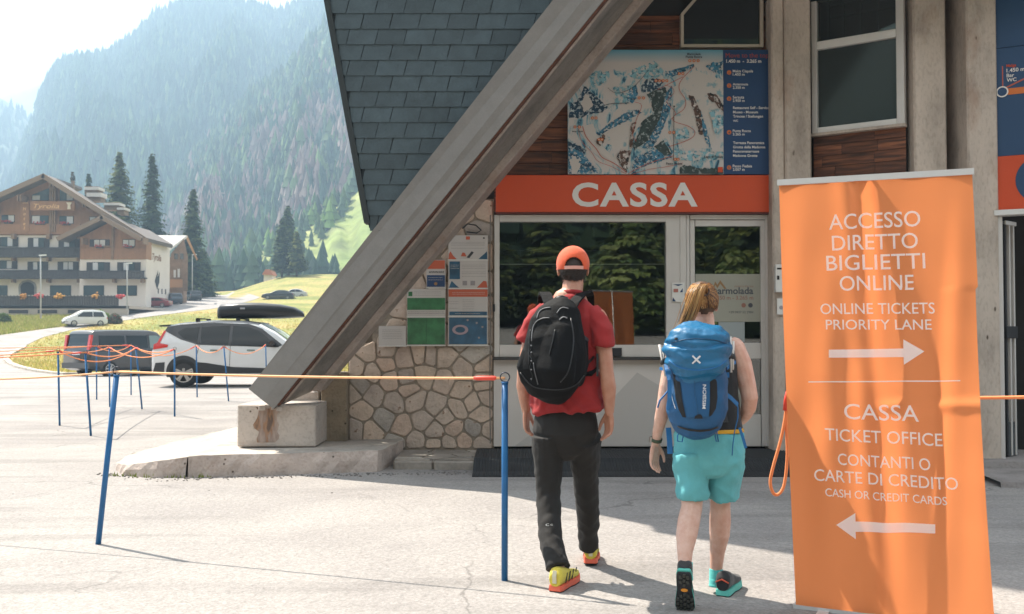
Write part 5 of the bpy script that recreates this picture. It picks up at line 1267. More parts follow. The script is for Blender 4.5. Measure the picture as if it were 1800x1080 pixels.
def shoe(par, M, L=.29, W=.098, up=None, mid=None, outs=None, hp=.085, open_top=True):
    """M: matrix, local x forward from heel, z up from the ground"""
    sh = []
    xs = [0, .02, .06, .12, .18, .23, .27, .29]; wd = [.030, .036, .037, .036, .044, .046, .034, .012]; sc = L / .29; ws = W / .098
    def lay(name, z0, z1, f0, f1, m_):
        mb = MB(); n = 20; lo = []; hi = []
        out = [(x_, w_) for x_, w_ in zip(xs, wd)]; loop = [(x_*sc, w_*ws) for x_, w_ in out] + [(x_*sc, -w_*ws) for x_, w_ in reversed(out)]
        toe = lambda x_: .018 * max(0, (x_ - .2*sc) / (.09*sc)) ** 1.6
        vs = [M @ Vector((x_ + (f0-1)*(x_-.14)*1, w_*f0, z0 + toe(x_))) for x_, w_ in loop] + [M @ Vector((x_ + (f1-1)*(x_-.14), w_*f1, z1 + toe(x_))) for x_, w_ in loop]
        k = len(loop); mb.add(vs, [(i, (i+1) % k, k+(i+1) % k, k+i) for i in range(k)] + [tuple(range(k-1, -1, -1)), tuple(range(k, 2*k))])
        o = mb.obj(name, m_, par); bm = bmesh.new(); bm.from_mesh(o.data); bmesh.ops.recalc_face_normals(bm, faces=bm.faces); bm.to_mesh(o.data); bm.free(); bevel(o, .003, 2); return o
    lay('outsole', 0, .009, .96, .99, outs); lay('midsole', .009, .038, 1.02, .97, mid)
    mb = MB(); R3 = M.to_3x3()
    hts = [.070, .100, .096, .080, .058, .042, .027, .012]
    rg = []
    for x_, w_, h_ in zip(xs, wd, hts):
        c = M @ Vector((x_*sc, 0, .032 + h_/2)); rg.append((c, w_*ws*.93, h_/2))
    # explicit rings across
    vs = []; seg = 14
    for (x_, w_, h_) in zip(xs, wd, hts):
        tz = .018 * max(0, (x_ - .2) / .09) ** 1.6
        for k in range(seg):
            a = 2*math.pi*k/seg; yy = w_*ws*(1.0 if x_ < .07 else .95)*math.cos(a); z_ = .030 + tz + h_*.5 + h_*.5*math.copysign(abs(math.sin(a)) ** .8, math.sin(a))
            vs.append(M @ Vector((x_*sc*.985, yy, z_)))
    fs = [(i*seg+k, i*seg+(k+1) % seg, (i+1)*seg+(k+1) % seg, (i+1)*seg+k) for i in range(len(xs)-1) for k in range(seg)] + [tuple(range(seg)), tuple(range((len(xs)-1)*seg, len(xs)*seg))[::-1]]
    mb.add(vs, fs); uo = fuse(mb, 'upper', up, par, .005, 3); return uo
def frame_at(p, yaw, pitch=0, roll=0):
    return Matrix.Translation(p) @ Matrix.Rotation(yaw, 4, 'Z') @ Matrix.Rotation(-pitch, 4, 'Y') @ Matrix.Rotation(roll, 4, 'X')

# ---------------------------------------------------------------- the man
man = empty('person', (P(995, 588, 5.45).x, 5.45, 0), 'man in red t-shirt, black trousers and orange cap walking towards the ticket window', 'person')
hc = P(1007, 472, 5.47)
b_ = MB(); headmesh(b_, hc, 1.0)
lim(b_, [(1008, 492, 5.47, .056, .060), (1006, 514, 5.45, .058, .062), (1003, 532, 5.44, .075, .07)])
lim(b_, [(1002, 528, 5.44, .10, .075), (1000, 548, 5.44, .165, .10), (997, 580, 5.44, .175, .115), (995, 640, 5.44, .165, .11), (995, 700, 5.45, .155, .105), (995, 740, 5.45, .138, .095), (995, 762, 5.45, .115, .085)], 18)
# arms
lim(b_, [(948, 556, 5.49, .052), (935, 590, 5.49, .047), (926, 628, 5.49, .041), (921, 652, 5.50, .037), (920, 680, 5.54, .039), (922, 705, 5.58, .030), (925, 722, 5.60, .025)])
lim(b_, [(1050, 558, 5.38, .054), (1058, 590, 5.36, .049), (1063, 625, 5.34, .043), (1066, 652, 5.33, .038), (1070, 682, 5.34, .041), (1071, 708, 5.35, .031), (1071, 724, 5.36, .026)])
hand(b_, P(925, 724, 5.605), (-.02, .12, -1), (.25, .96, 0.1), (.95, -.25, 0), .178, .75, .04)
hand(b_, P(1071, 726, 5.37), (.02, .05, -1), (-.35, .93, 0), (-.93, -.35, 0), .182, .7, .04)
# legs
lim(b_, [(970, 758, 5.45, .066, .07), (964, 800, 5.45, .060), (962, 850, 5.44, .048), (963, 880, 5.42, .044), (964, 920, 5.36, .045), (970, 965, 5.27, .040), (981, 1000, 5.20, .036)])
lim(b_, [(1022, 758, 5.46, .066, .07), (1026, 800, 5.50, .060), (1028, 850, 5.57, .048), (1030, 880, 5.60, .043), (1033, 915, 5.65, .042), (1033, 945, 5.70, .038), (1034, 965, 5.73, .035)])
body = fuse(b_, 'body', SKIN, man, .0042, 3, .5)
face_parts(man, hc, SKIN)
YAW[0] = R(22)
SHIRT = cloth('red_shirt', (.30, .024, .024), .85, 380, .05)
s_ = MB()
lim(s_, [(1004, 520, 5.45, .068, .064), (1003, 527, 5.445, .105, .080), (1001, 538, 5.44, .150, .094), (999, 556, 5.44, .176, .108), (997, 585, 5.44, .184, .122), (995, 620, 5.44, .183, .124), (994, 660, 5.445, .182, .122), (995, 700, 5.45, .194, .140), (997, 722, 5.45, .200, .150)], 24, False)
lim(s_, [(960, 547, 5.48, .052, .060), (947, 557, 5.49, .056, .064), (937, 575, 5.49, .059, .066), (929, 594, 5.49, .061, .068), (926, 602, 5.49, .064, .071)], 16, False)
lim(s_, [(1040, 549, 5.40, .052, .060), (1048, 559, 5.38, .056, .066), (1055, 578, 5.36, .059, .070), (1059, 600, 5.35, .064, .074), (1059, 608, 5.35, .065, .074)], 16, False)
shirt = fuse(s_, 'tshirt', SHIRT, man, .0062, 3, .6, folds(9, 5, .014, 0, 3, .9, lambda x, y, z: .35 + min(1, max(0, (1.55 - z) * 1.6))))
# neck collar
cb = MB(); c0 = P(1004.5, 517, 5.452)
for i in range(1):
    mbk = []; seg = 28
    vs = []
    for (r_x, r_y, dz) in [(.064, .066, .010), (.070, .072, .006), (.078, .078, -.012), (.070, .070, -.012)]:
        vs += [c0 + Vector((math.cos(2*math.pi*k/seg)*r_x, math.sin(2*math.pi*k/seg)*r_y, dz - .012*math.sin(2*math.pi*k/seg))) for k in range(seg)]
    cb.add(vs, [(i_*seg+k, i_*seg+(k+1) % seg, (i_+1)*seg+(k+1) % seg, (i_+1)*seg+k) for i_ in range(3) for k in range(seg)])
cb.obj('collar', SHIRT, man, True)
YAW[0] = R(10)
TROU = cloth('black_trousers', (.020, .0175, .016), .8, 420, .04)
s_ = MB()
lim(s_, [(996, 714, 5.45, .155, .104), (995, 735, 5.45, .172, .124), (994, 758, 5.455, .180, .136), (995, 774, 5.46, .160, .12)], 22)
lim(s_, [(966, 770, 5.455, .098, .12), (964, 800, 5.45, .084, .096), (964, 840, 5.44, .070, .078), (964, 870, 5.43, .063, .070), (965, 910, 5.38, .062, .072), (968, 950, 5.30, .058, .068), (976, 980, 5.235, .062, .076), (981, 999, 5.205, .068, .084)], 18, False)
lim(s_, [(1026, 770, 5.465, .098, .12), (1028, 800, 5.50, .084, .096), (1030, 840, 5.56, .070, .078), (1031, 870, 5.60, .064, .070), (1034, 905, 5.65, .060, .068), (1034, 935, 5.70, .055, .062), (1034, 962, 5.735, .055, .064)], 18, False)
tr_ = fuse(s_, 'trousers', TROU, man, .0062, 2, .6, folds(10, 5.0, .008, 0, 8, .9, lambda x, y, z: .45 + .55 * min(1, abs(z - .85) * 1.6)))
bvt = bvh(tr_)
LOGO = mat('reflective_logo', (.45, .44, .42), .4)
for r_, c_ in ((3.6, 963), (2.6, 970)):
    pts_ = [(c_ + r_ * math.cos(a), 923 + r_ * .6 * math.sin(a)) for a in np.linspace(.7, 5.6, 12)]
    pin = [(c_ + (r_-1) * math.cos(a), 923 + (r_-1) * .6 * math.sin(a)) for a in np.linspace(.7, 5.6, 12)]
    strip(bvt, 'logo', pts_, pin, LOGO, tr_, 1, .002)
# cap worn backwards: dome, arch opening with strap over the hair, visor towards the front
CAPM = cloth('orange_cap', (.64, .095, .032), .8, 500, .15)
cc = hc + Vector((0, -.004, .022)); seg, nr = 120, 52; mb = MB(); vs = []; fs = []
for i in range(nr + 1):
    th = (math.pi / 2 + .34) * i / nr
    for k in range(seg):
        ph = 2 * math.pi * k / seg; seam = 1 + .006 * abs(math.cos(3 * ph)) ** 8 * (th < 1.5)
        vs.append(cc + Vector((.087 * math.sin(th) * math.cos(ph) * seam, .106 * math.sin(th) * math.sin(ph) * seam, .098 * math.cos(th) if th < math.pi/2 else .098 * math.cos(th) * .95)))
for i in range(nr):
    for k in range(seg):
        m_ = (vs[i*seg+k] + vs[(i+1)*seg+(k+1) % seg]) / 2 - cc
        if m_.y < 0 and (m_.x / .047) ** 2 + ((m_.z + .016) / .047) ** 2 < 1 and m_.z > -.018: continue
        fs.append((i*seg+k, (i+1)*seg+k, (i+1)*seg+(k+1) % seg, i*seg+(k+1) % seg))
mb.add(vs, fs); cap = mb.obj('cap', CAPM, man, True); sm_ = cap.modifiers.new('t', 'SOLIDIFY'); sm_.thickness = .004; sm_.offset = 1
ell(q := MB(), cc + Vector((0, 0, .098)), (.008, .008, .005), 10); q.obj('cap_button', CAPM, cap, True)
pts_ = [cc + Vector((.0875 * math.sin(a), -.1075 * math.cos(a), -.024)) for a in np.linspace(-.62, .62, 13)]
band('cap_strap', pts_, (0, 0, 1), .018, .003, mat('strap_pink', (.62, .30, .24), .6), cap)
mb = MB(); vs = []; n = 14
for i in range(n + 1):
    a = -1.15 + 2.3 * i / n
    for f, dz in ((0, 0), (.5, -.004), (1, -.014)):
        vs.append(cc + Vector((math.sin(a) * (.084 + f * .012), math.cos(a) * .104 + f * .06 * math.cos(a * .9), -.012 + dz)))
mb.add(vs, [(i*3+k, i*3+k+1, (i+1)*3+k+1, (i+1)*3+k) for i in range(n) for k in range(2)]); vz = mb.obj('visor', CAPM, cap, True); sm_ = vz.modifiers.new('t', 'SOLIDIFY'); sm_.thickness = .004
HAIRD = mat('dark_hair', (.026, .015, .010), .6, var=(60, .4), bump=[(150, .003)], stretch=(3, 3, .6))
def hairshell(c, r, m_, par, keep, jit=.003, seg=40):
    mb = MB(); ell(mb, (0, 0, 0), r, seg); vs = [v + v.normalized() * jit * noise.noise(v * 70) * 1.6 for v in mb.v]
    fs = [f for f in mb.f if keep(sum((mb.v[i] for i in f), Vector()) / 4)]
    return mesh('hair', [v + c for v in vs], fs, m_, par, True)
hairshell(hc + Vector((0, -.006, .008)), (.0785, .098, .098), HAIRD, man, lambda v: v.y < .02 and v.z > -.064 - .03 * (1 - abs(v.x) / .08) - .1 * max(0, v.y))
mb = MB(); random.seed(2)
for i in range(420):
    x_ = random.uniform(-.07, .07); z_ = random.uniform(-.080, -.02); a = hc + Vector((0, -.006, .008)); yy = -.098 * math.sqrt(max(.02, 1 - (x_/.0785)**2 - (z_/.098)**2))
    p = a + Vector((x_, yy, z_)); mb.add([p + Vector((-.0014, 0, 0)), p + Vector((.0014, 0, 0)), p + Vector((random.uniform(-.002, .002), -.003, -random.uniform(.008, .016)))], [(0, 2, 1)])
mb.obj('hair', HAIRD, man)
YELL = cloth('yellow_shoe', (.62, .50, .07), .7, 300, .1); CORAL = mat('coral_sole', (.70, .12, .06), .55); OUTS = mat('dark_outsole', (.02, .022, .026), .8, bump=[(90, .004)])
def man_shoe(M, side):
    e_ = empty('shoe', M.translation); e_.parent = man; adopt(e_, man); return e_
for M in (frame_at(Vector((G(974, 1036).x, 5.115, 0)), R(66), 0), frame_at(Vector((G(1035, 988).x, 5.68, .012)), R(84), R(-4))):
    up = shoe(man, M, .295, .106, YELL, CORAL, OUTS)
    for s in (-1, 1):
        for j in range(4):
            x_ = .05 + j * .045; pts_ = [M @ Vector((x_ + f * .03, s * (.041 - .002 * f), .045 + f * .045)) for f in (0, .5, 1)]
            band('shoe_stripe', pts_, M.to_3x3() @ Vector((1, 0, 0)), .008, .003, BLACK, up)
    band('heel_tab', [M @ Vector((-.004, 0, .05)), M @ Vector((-.007, 0, .085)), M @ Vector((-.001, 0, .115))], M.to_3x3() @ Vector((0, 1, 0)), .022, .004, mat('cream_heel_tab', (.6, .55, .4), .7), up)

# black daypack
YAW[0] = R(22)
PK = cloth('black_nylon', (.005, .005, .0055), .75, 300, 0); PK.node_tree.nodes['Principled BSDF'].inputs['Specular IOR Level'].default_value = .15
pack = empty('backpack', P(975, 640, 5.25), 'plain black daypack with grey zip lines worn by the man in red', 'backpack')
rg = [(531, 985, 14, .035), (537, 984, 27, .055), (548, 983, 38, .075), (566, 979, 46, .09), (590, 977, 52, .10), (612, 975, 56, .108), (632, 972, 58, .115), (650, 970, 59, .118), (666, 971, 56, .112), (680, 973, 47, .098), (690, 978, 33, .075), (695, 981, 20, .05)]
b_ = MB(); rings_add(b_, [(P(c_, py, 5.345 - ry), w_ / 1750 * (5.345 - ry), ry, .82) for py, c_, w_, ry in rg], 28)
# front pocket, side pockets
lim(b_, [(985, 575, 5.17, .075, .035), (980, 610, 5.14, .10, .04), (976, 650, 5.12, .11, .045), (978, 675, 5.15, .09, .04)], 18)
lim(b_, [(928, 618, 5.25, .03, .05), (921, 645, 5.25, .034, .06), (930, 672, 5.25, .03, .05)], 12); lim(b_, [(1022, 600, 5.25, .03, .05), (1024, 640, 5.25, .03, .06), (1016, 670, 5.25, .03, .05)], 12)
pk = fuse(b_, 'main_body', PK, pack, .0065, 3, .55, folds(7, 6, .005, 0, 12, .2))
bvp = bvh(pk)
ZIP = mat('grey_zip', (.20, .20, .21), .5); LK = mat('glossy_webbing', (.012, .012, .013), .4)
def surf_tube(bv, name, pts, r, m_, par, lift=.003):
    mb = MB(); mb.tube([cast(bv, a, b2, lift) for a, b2 in smooth_pts(pts, 4)], r, 6); return mb.obj(name, m_, par, True)
surf_tube(bvp, 'zip', [(944, 560), (948, 549), (956, 543), (968, 541)], .0022, ZIP, pack); surf_tube(bvp, 'zip', [(979, 551), (984, 544), (990, 541), (999, 543)], .0022, ZIP, pack)
surf_tube(bvp, 'zip', [(935, 600), (937, 578), (943, 566), (954, 560), (966, 559)], .0020, ZIP, pack); surf_tube(bvp, 'zip', [(983, 563), (990, 558), (997, 560)], .003, ZIP, pack)
surf_tube(bvp, 'zip', [(930, 640), (931, 600), (933, 580)], .0018, LK, pack)
for py in (608, 620, 635, 650, 666): o = MB(); ell(o, cast(bvp, 934.5, py, .004), (.0045, .003, .004), 8); o.obj('cord_bead', ZIP, pack)
surf_tube(bvp, 'cord', [(930, 602), (934, 612), (930, 622), (935, 634), (931, 646), (936, 660), (934, 670)], .0015, LK, pack, .002)
surf_tube(bvp, 'cord', [(976, 580), (972, 600), (966, 625)], .003, LK, pack); surf_tube(bvp, 'cord', [(1003, 560), (1008, 600), (1000, 650), (985, 672)], .003, LK, pack)
surf_tube(bvp, 'lower_seam', [(915, 655), (935, 678), (960, 684), (990, 684), (1012, 676), (1026, 660)], .003, LK, pack)
def surf_text(bv, s, p0, p1, height_px, m_, par, bold=.01, lift=.0035):
    """text along p0 -> p1 (pixels) laid on the surface"""
    vs, fs = text_mesh(s, 1.0, bold, 'LEFT'); x0 = min(v.x for v in vs); x1 = max(v.x for v in vs); d = Vector((p1[0]-p0[0], p1[1]-p0[1])); n_ = Vector((d.y, -d.x)).normalized()
    out = [cast(bv, p0[0] + d.x*(v.x-x0)/(x1-x0) + n_.x*v.y/.73*height_px, p0[1] + d.y*(v.x-x0)/(x1-x0) + n_.y*v.y/.73*height_px, lift) for v in vs]
    return mesh('lettering', out, fs, m_, par)
surf_text(bvp, 'deuter', (939, 636), (946, 677), 3.6, mat('dull_grey_print', (.10, .10, .105), .6), pack) if False else surf_tube(bvp, 'side_print', [(938, 638), (940, 652), (943, 664), (946, 676)], .0024, mat('dull_grey_print', (.12, .12, .125), .6), pack)
# shoulder straps
def sp(px, py, Y): return P(px, py, Y)
band('shoulder_strap', [sp(968, 545, 5.25), sp(965, 532, 5.29), sp(961, 520, 5.36), sp(957, 515, 5.43), sp(955, 522, 5.52), sp(953, 545, 5.58), sp(950, 590, 5.585), sp(938, 640, 5.52), sp(930, 660, 5.40), sp(930, 668, 5.30)], (1, 0, 0), .058, .012, PK, pack)
band('shoulder_strap', [sp(1002, 545, 5.25), sp(1010, 530, 5.29), sp(1022, 518, 5.36), sp(1032, 513, 5.43), sp(1035, 520, 5.52), sp(1036, 545, 5.58), sp(1038, 590, 5.585), sp(1050, 625, 5.50), sp(1051, 640, 5.42), sp(1031, 660, 5.28)], (1, 0, .2), .058, .012, PK, pack)
mb = MB(); mb.tube([sp(976, 535, 5.28), sp(979, 524, 5.29), sp(988, 521, 5.29), sp(997, 524, 5.29), sp(1001, 534, 5.28)], .006, 8); mb.obj('grab_loop', LK, pack, True)
band('compression_strap', [sp(1026, 592, 5.21), sp(1034, 598, 5.25), sp(1031, 608, 5.27)], (0, .3, 1), .018, .004, LK, pack)
band('compression_strap', [sp(1030, 642, 5.24), sp(1040, 632, 5.31), sp(1049, 621, 5.38)], (0, .3, 1), .014, .004, LK, pack)
band('loose_strap_end', [sp(1050, 622, 5.30), sp(1050.5, 645, 5.29), sp(1050, 662, 5.29)], (1, 0, 0), .012, .003, LK, pack)

# ---------------------------------------------------------------- the woman
YAW[0] = R(12)
wo = empty('person', (P(1243, 588, 5.0).x, 5.0, 0), 'woman with blond ponytail in turquoise shorts carrying a blue hiking pack', 'person')
hw = P(1233, 534, 5.03)
b_ = MB(); headmesh(b_, hw, .95)
lim(b_, [(1238, 556, 5.02, .048, .05), (1240, 578, 5.01, .048, .05), (1240, 596, 5.0, .07, .06)])
lim(b_, [(1241, 592, 5.0, .085, .06), (1242, 608, 5.0, .135, .08), (1242, 640, 5.0, .140, .095), (1243, 690, 5.0, .125, .09), (1243, 730, 5.0, .13, .095), (1244, 770, 5.0, .135, .098), (1244, 795, 5.0, .11, .09)], 18)
lim(b_, [(1192, 612, 5.0, .048), (1180, 645, 4.99, .043), (1172, 680, 4.98, .038), (1168, 705, 4.985, .036), (1162, 735, 5.02, .033), (1156, 760, 5.06, .026), (1153, 778, 5.08, .0225)])
lim(b_, [(1290, 610, 5.0, .052), (1304, 640, 4.99, .050), (1313, 675, 4.97, .044), (1318, 700, 4.96, .041), (1316, 716, 4.99, .038), (1310, 730, 5.06, .032), (1304, 738, 5.13, .026), (1301, 741, 5.17, .023)])
hand(b_, P(1152, 782, 5.085), (-.10, .08, -1), (.62, .70, .05), (.75, -.60, -.1), .165, .55, .05)
hand(b_, P(1300, 741, 5.175), (-.55, .75, -.25), (.2, .1, .95), (-.75, -.60, .1), .16, .9, .04)
lim(b_, [(1216, 790, 4.99, .070, .075), (1217, 840, 4.98, .066), (1217, 872, 4.97, .054), (1216, 892, 4.955, .052), (1211, 915, 4.92, .055), (1207, 940, 4.88, .052), (1204, 970, 4.83, .038), (1204, 992, 4.80, .031), (1206, 1004, 4.79, .033)])
lim(b_, [(1268, 790, 5.0, .070, .075), (1268, 840, 5.03, .066), (1266, 872, 5.06, .052), (1266, 892, 5.065, .051), (1266, 915, 5.07, .054), (1265, 940, 5.08, .051), (1261, 970, 5.10, .038), (1259, 1000, 5.11, .031), (1259, 1022, 5.11, .034)])
body2 = fuse(b_, 'body', SKIN2, wo, .0042, 3, .5)
face_parts(wo, hw, SKIN2)
TANK = cloth('black_tank_top', (.014, .014, .016), .7, 400, .1)
s_ = MB(); lim(s_, [(1242, 604, 5.0, .120, .088), (1243, 618, 5.0, .140, .100), (1243, 650, 5.0, .148, .108), (1244, 700, 5.0, .150, .105), (1245, 735, 5.0, .160, .112), (1246, 755, 5.0, .168, .12)], 20, False)
fuse(s_, 'tank_top', TANK, wo, .008, 3, .5, folds(7, 9, .004, 0, 4))
for px_ in (1206, 1277):
    band('tank_strap', [P(px_, 618, 4.90), P(px_ + 2, 604, 4.93), P(px_ + 3, 598, 5.0), P(px_ + 2, 606, 5.08), P(px_, 622, 5.11)], (1, 0, 0), .03, .004, TANK, wo)
s_ = MB(); lim(s_, [(1246, 752, 5.0, .172, .124), (1246, 759, 5.0, .173, .126)], 24, False)
fuse(s_, 'shirt_hem', mat('mustard_hem', (.62, .33, .03), .8), wo, .006, 2, .4)
SHORT = cloth('turquoise_shorts', (.12, .40, .43), .8, 420, .05)
s_ = MB()
lim(s_, [(1246, 760, 5.0, .166, .120), (1246, 775, 5.0, .168, .128), (1246, 795, 5.0, .170, .132), (1246, 812, 5.0, .158, .125), (1246, 830, 5.0, .12, .10), (1246, 838, 5.0, .06, .07)], 22, False)
lim(s_, [(1215, 800, 4.995, .090, .115), (1215, 820, 4.99, .088, .10), (1217, 845, 4.985, .080, .088), (1218, 868, 4.98, .076, .084), (1218, 877, 4.98, .075, .083)], 18, False)
lim(s_, [(1276, 800, 5.0, .092, .115), (1275, 820, 5.01, .090, .10), (1272, 845, 5.03, .079, .088), (1272, 866, 5.04, .074, .083), (1272, 874, 5.045, .073, .083)], 18, False)
fuse(s_, 'shorts', SHORT, wo, .0062, 2, .55, folds(9, 4.5, .009, 0, 21, 1.0))
# hair
m, t, b, o_ = newmat('blond_brown_hair'); N = t.nodes.new; L = t.links.new
a_ = N('ShaderNodeVertexColor'); a_.layer_name = 'Col'; L(a_.outputs[0], b.inputs['Base Color']); b.inputs['Roughness'].default_value = .42; b.inputs['Specular IOR Level'].default_value = .6
tl = N('ShaderNodeBsdfTranslucent'); L(a_.outputs[0], tl.inputs[0]); mi = N('ShaderNodeMixShader'); mi.inputs[0].default_value = .3; L(b.outputs[0], mi.inputs[1]); L(tl.outputs[0], mi.inputs[2]); L(mi.outputs[0], o_.inputs[0])
HAIRB = m
hc2 = hw + Vector((0, -.006, .014)); hr = (.0815, .102, .102)
cap_h = hairshell(hc2, (.078, .098, .099), mat('brown_hair_base', (.075, .036, .016), .55, var=(50, .4), stretch=(4, 4, .5)), wo, lambda v: v.y < .045 and v.z > -.042 - .03*(1-abs(v.x)/.08) and not (v.y > .0 and v.z < -.02))
tie = P(1238, 512, 4.935)
VS = []; FS = []; CS = []; random.seed(9)
def strand(pts, w0, col):
    n0 = len(VS); n = len(pts)
    for i, p in enumerate(pts):
        w_ = w0 * (1 - .55 * (i / (n-1)) ** 2); t_ = (pts[min(i+1, n-1)] - pts[max(i-1, 0)]).normalized(); d1 = t_.cross(Vector((0, 1, .2))).normalized(); d2 = t_.cross(d1)
        for k in range(4): a = math.pi/2*k; VS.append(p + d1*math.cos(a)*w_ + d2*math.sin(a)*w_*.6); CS.append((*col, 1))
    for i in range(n-1):
        for k in range(4): FS.append((n0+i*4+k, n0+i*4+(k+1) % 4, n0+(i+1)*4+(k+1) % 4, n0+(i+1)*4+k))
HC = [(.62, .33, .11), (.46, .22, .065), (.30, .125, .038), (.12, .05, .018), (.75, .47, .19)]
for i in range(620):
    # from the hairline round the skull up to the tie
    a = random.uniform(-2.6, 2.6); z_ = random.uniform(-.045, .03) if abs(a) < 1.9 else random.uniform(.0, .05)
    p0 = Vector((math.sin(a) * hr[0], -math.cos(a) * hr[1], z_)); p0 = Vector((p0.x * math.sqrt(max(.1, 1-(z_/hr[2])**2)), p0.y * math.sqrt(max(.1, 1-(z_/hr[2])**2)), z_)); e0 = tie - hc2
    pts = []
    for k in range(9):
        f = k / 8; q = p0.lerp(e0, f); 
        q2 = Vector((q.x / hr[0], q.y / hr[1], q.z / hr[2])); l_ = q2.length
        s_ = (1.0 + .0 * f) / max(l_, .05); q = Vector((q.x * s_, q.y * s_, q.z * s_)); pts.append(hc2 + q * random.uniform(.995, 1.02))
    left = p0.x < .01; strand(pts, .0018, HC[random.choice([0, 1, 2, 4]) if left else random.choice([1, 2, 3, 3])])  # lighter strands on the sun side, darker opposite: light put into the colour
for i in range(300):
    r1_, r2_ = random.gauss(0, .007), random.gauss(0, .007); sp_ = random.gauss(0, 1); wv = random.uniform(0, 6)
    key = [(1238, 512, 4.93), (1233, 503, 4.89), (1226, 512, 4.865), (1220, 530, 4.86), (1213, 550, 4.87), (1206, 566, 4.885), (1196, 580, 4.90), (1189, 586, 4.90)]
    L_ = random.uniform(.72, 1.0); kk = max(4, int(len(key) * L_ + .5)); pts = []
    for j, (a, b2, Y) in enumerate(key[:kk]):
        f = j / 7; wd_ = .30 + .85 * math.sin(math.pi * min(1, f * .85 + .08)); pts.append(P(a, b2, Y) + Vector((sp_ * .0135 * wd_ + r1_ * .5 + .002 * math.sin(wv + j), r2_ * wd_, r1_ * .8)))
    P3 = smooth_pts([tuple(p) for p in pts], 3); strand([Vector(p) for p in P3], .0017, HC[random.choice([0, 0, 1, 1, 2, 3, 4, 4])])
hobj = arr_mesh('hair', np.array([tuple(v) for v in VS]), np.array(FS), HAIRB, True, np.array(CS), wo)
mb = MB(); mb.tube([tie + Vector((.022*math.cos(a), -.012 + .012*math.sin(a)*.6, .022*math.sin(a))) for a in np.linspace(0, 6.28, 14)], .004, 6); mb.obj('hair_tie', mat('brown_hair_tie', (.08, .04, .03), .6), wo, True)
sg_ = MB(); ell(sg_, hw + Vector((-.072, .035, .045)), (.004, .03, .012), 10); sg_.obj('sunglasses', mat('sunglass_lens', (.03, .02, .02), .15), wo, True)
# watch
WB = mat('green_watch_strap', (.045, .065, .035), .6); wp = P(1154, 773, 5.075); ax = (P(1156, 762, 5.06) - P(1153, 778, 5.08)).normalized()
mb = MB(); seg = 22; d1 = ax.cross(Vector((0, 1, 0))).normalized(); d2 = ax.cross(d1)
vs = []
for (rr, dz) in [(.0265, -.009), (.029, -.008), (.029, .008), (.0265, .009)]: vs += [wp + ax*dz + (d1*math.cos(2*math.pi*k/seg) + d2*math.sin(2*math.pi*k/seg))*rr for k in range(seg)]
mb.add(vs, [(i_*seg+k, i_*seg+(k+1) % seg, (i_+1)*seg+(k+1) % seg, (i_+1)*seg+k) for i_ in range(3) for k in range(seg)]); wst = mb.obj('wrist_watch', WB, wo, True)
MB().obox(wp + Vector((-.030, .004, 0)), ax*.016, Vector((.005, 0, 0)), Vector((0, .016, 0))).obj('watch_case', mat('watch_metal', (.35, .33, .31), .3, metal=.6), wst)
# shoes and socks
TEAL = cloth('teal_sock', (.10, .50, .46), .8, 260); BLK = cloth('black_shoe', (.022, .022, .024), .7, 260); TLM = mat('teal_midsole', (.10, .45, .38), .6)
M1 = frame_at(Vector((G(1264, 1044).x, 5.03, 0)), R(63), 0); up = shoe(wo, M1, .262, .104, BLK, TLM, OUTS)
band('shoe_piping', [M1 @ Vector((.0, -.034, .075)), M1 @ Vector((-.006, 0, .092)), M1 @ Vector((.0, .034, .075))], (0, 0, 1), .006, .004, CORAL, up)
# raised foot: toe on the ground, heel up, sole towards the camera
toe = Vector((P(1217, 1070, 4.70).x, 4.70, .0)); 
M2 = Matrix.Translation(Vector((P(1202, 1004, 4.70).x, 4.70, .205))) @ Matrix.Rotation(R(77), 4, 'Z') @ Matrix.Rotation(R(66), 4, 'Y')
up2 = shoe(wo, M2, .262, .098, BLK, TLM, OUTS); random.seed(4)
mb = MB(); R3 = M2.to_3x3()
for i in range(9):
    for j in range(-2, 3):
        x_ = .018 + i * .027 + (.010 if j % 2 else 0); w_ = np.interp(x_ / .262 * .29, [0, .02, .06, .12, .18, .23, .27, .29], [.030, .036, .037, .036, .044, .046, .034, .012])
        if abs(j) * .0165 > w_ - .007 or (.075 < x_ < .125 and abs(j) < 2): continue
        mb.obox(M2 @ Vector((x_, j * .0165, -.003)), R3 @ Vector((.0085, .002 * (-1) ** j, 0)), R3 @ Vector((0, .0058, 0)), R3 @ Vector((0, 0, .0042)))
tag(mb.obj('sole_lugs', mat('lug_rubber', (.05, .052, .045), .7), up2), kind='stuff')
dk = MB(); ell(dk, M2 @ Vector((.155, 0, -.004)), (.011, .0, .0), 4) if False else None
vs = [M2 @ Vector((.100 + .010 * math.cos(a), .017 * math.sin(a), -.0045)) for a in np.linspace(0, 2*math.pi, 13)[:-1]]; mesh('sole_badge', vs, [tuple(range(12))], mat('orange_badge', (.75, .30, .03), .5), up2)
for (a, b2, Y, r_) in [(1259, 1012, 5.11, .036), (1205, 1000, 4.795, .035)]:
    s_ = MB(); c1 = P(a, b2 - 12, Y + .005); c2_ = P(a, b2 + 20, Y - .005); rings_add(s_, [(c1, r_, r_), (c1.lerp(c2_, .5), r_ * .98, r_), (c2_, r_ * 1.05, r_ * 1.1)], 18, False); fuse(s_, 'sock', TEAL, wo, .005, 2, .4, folds(4, 60, .0015, 0, 2))

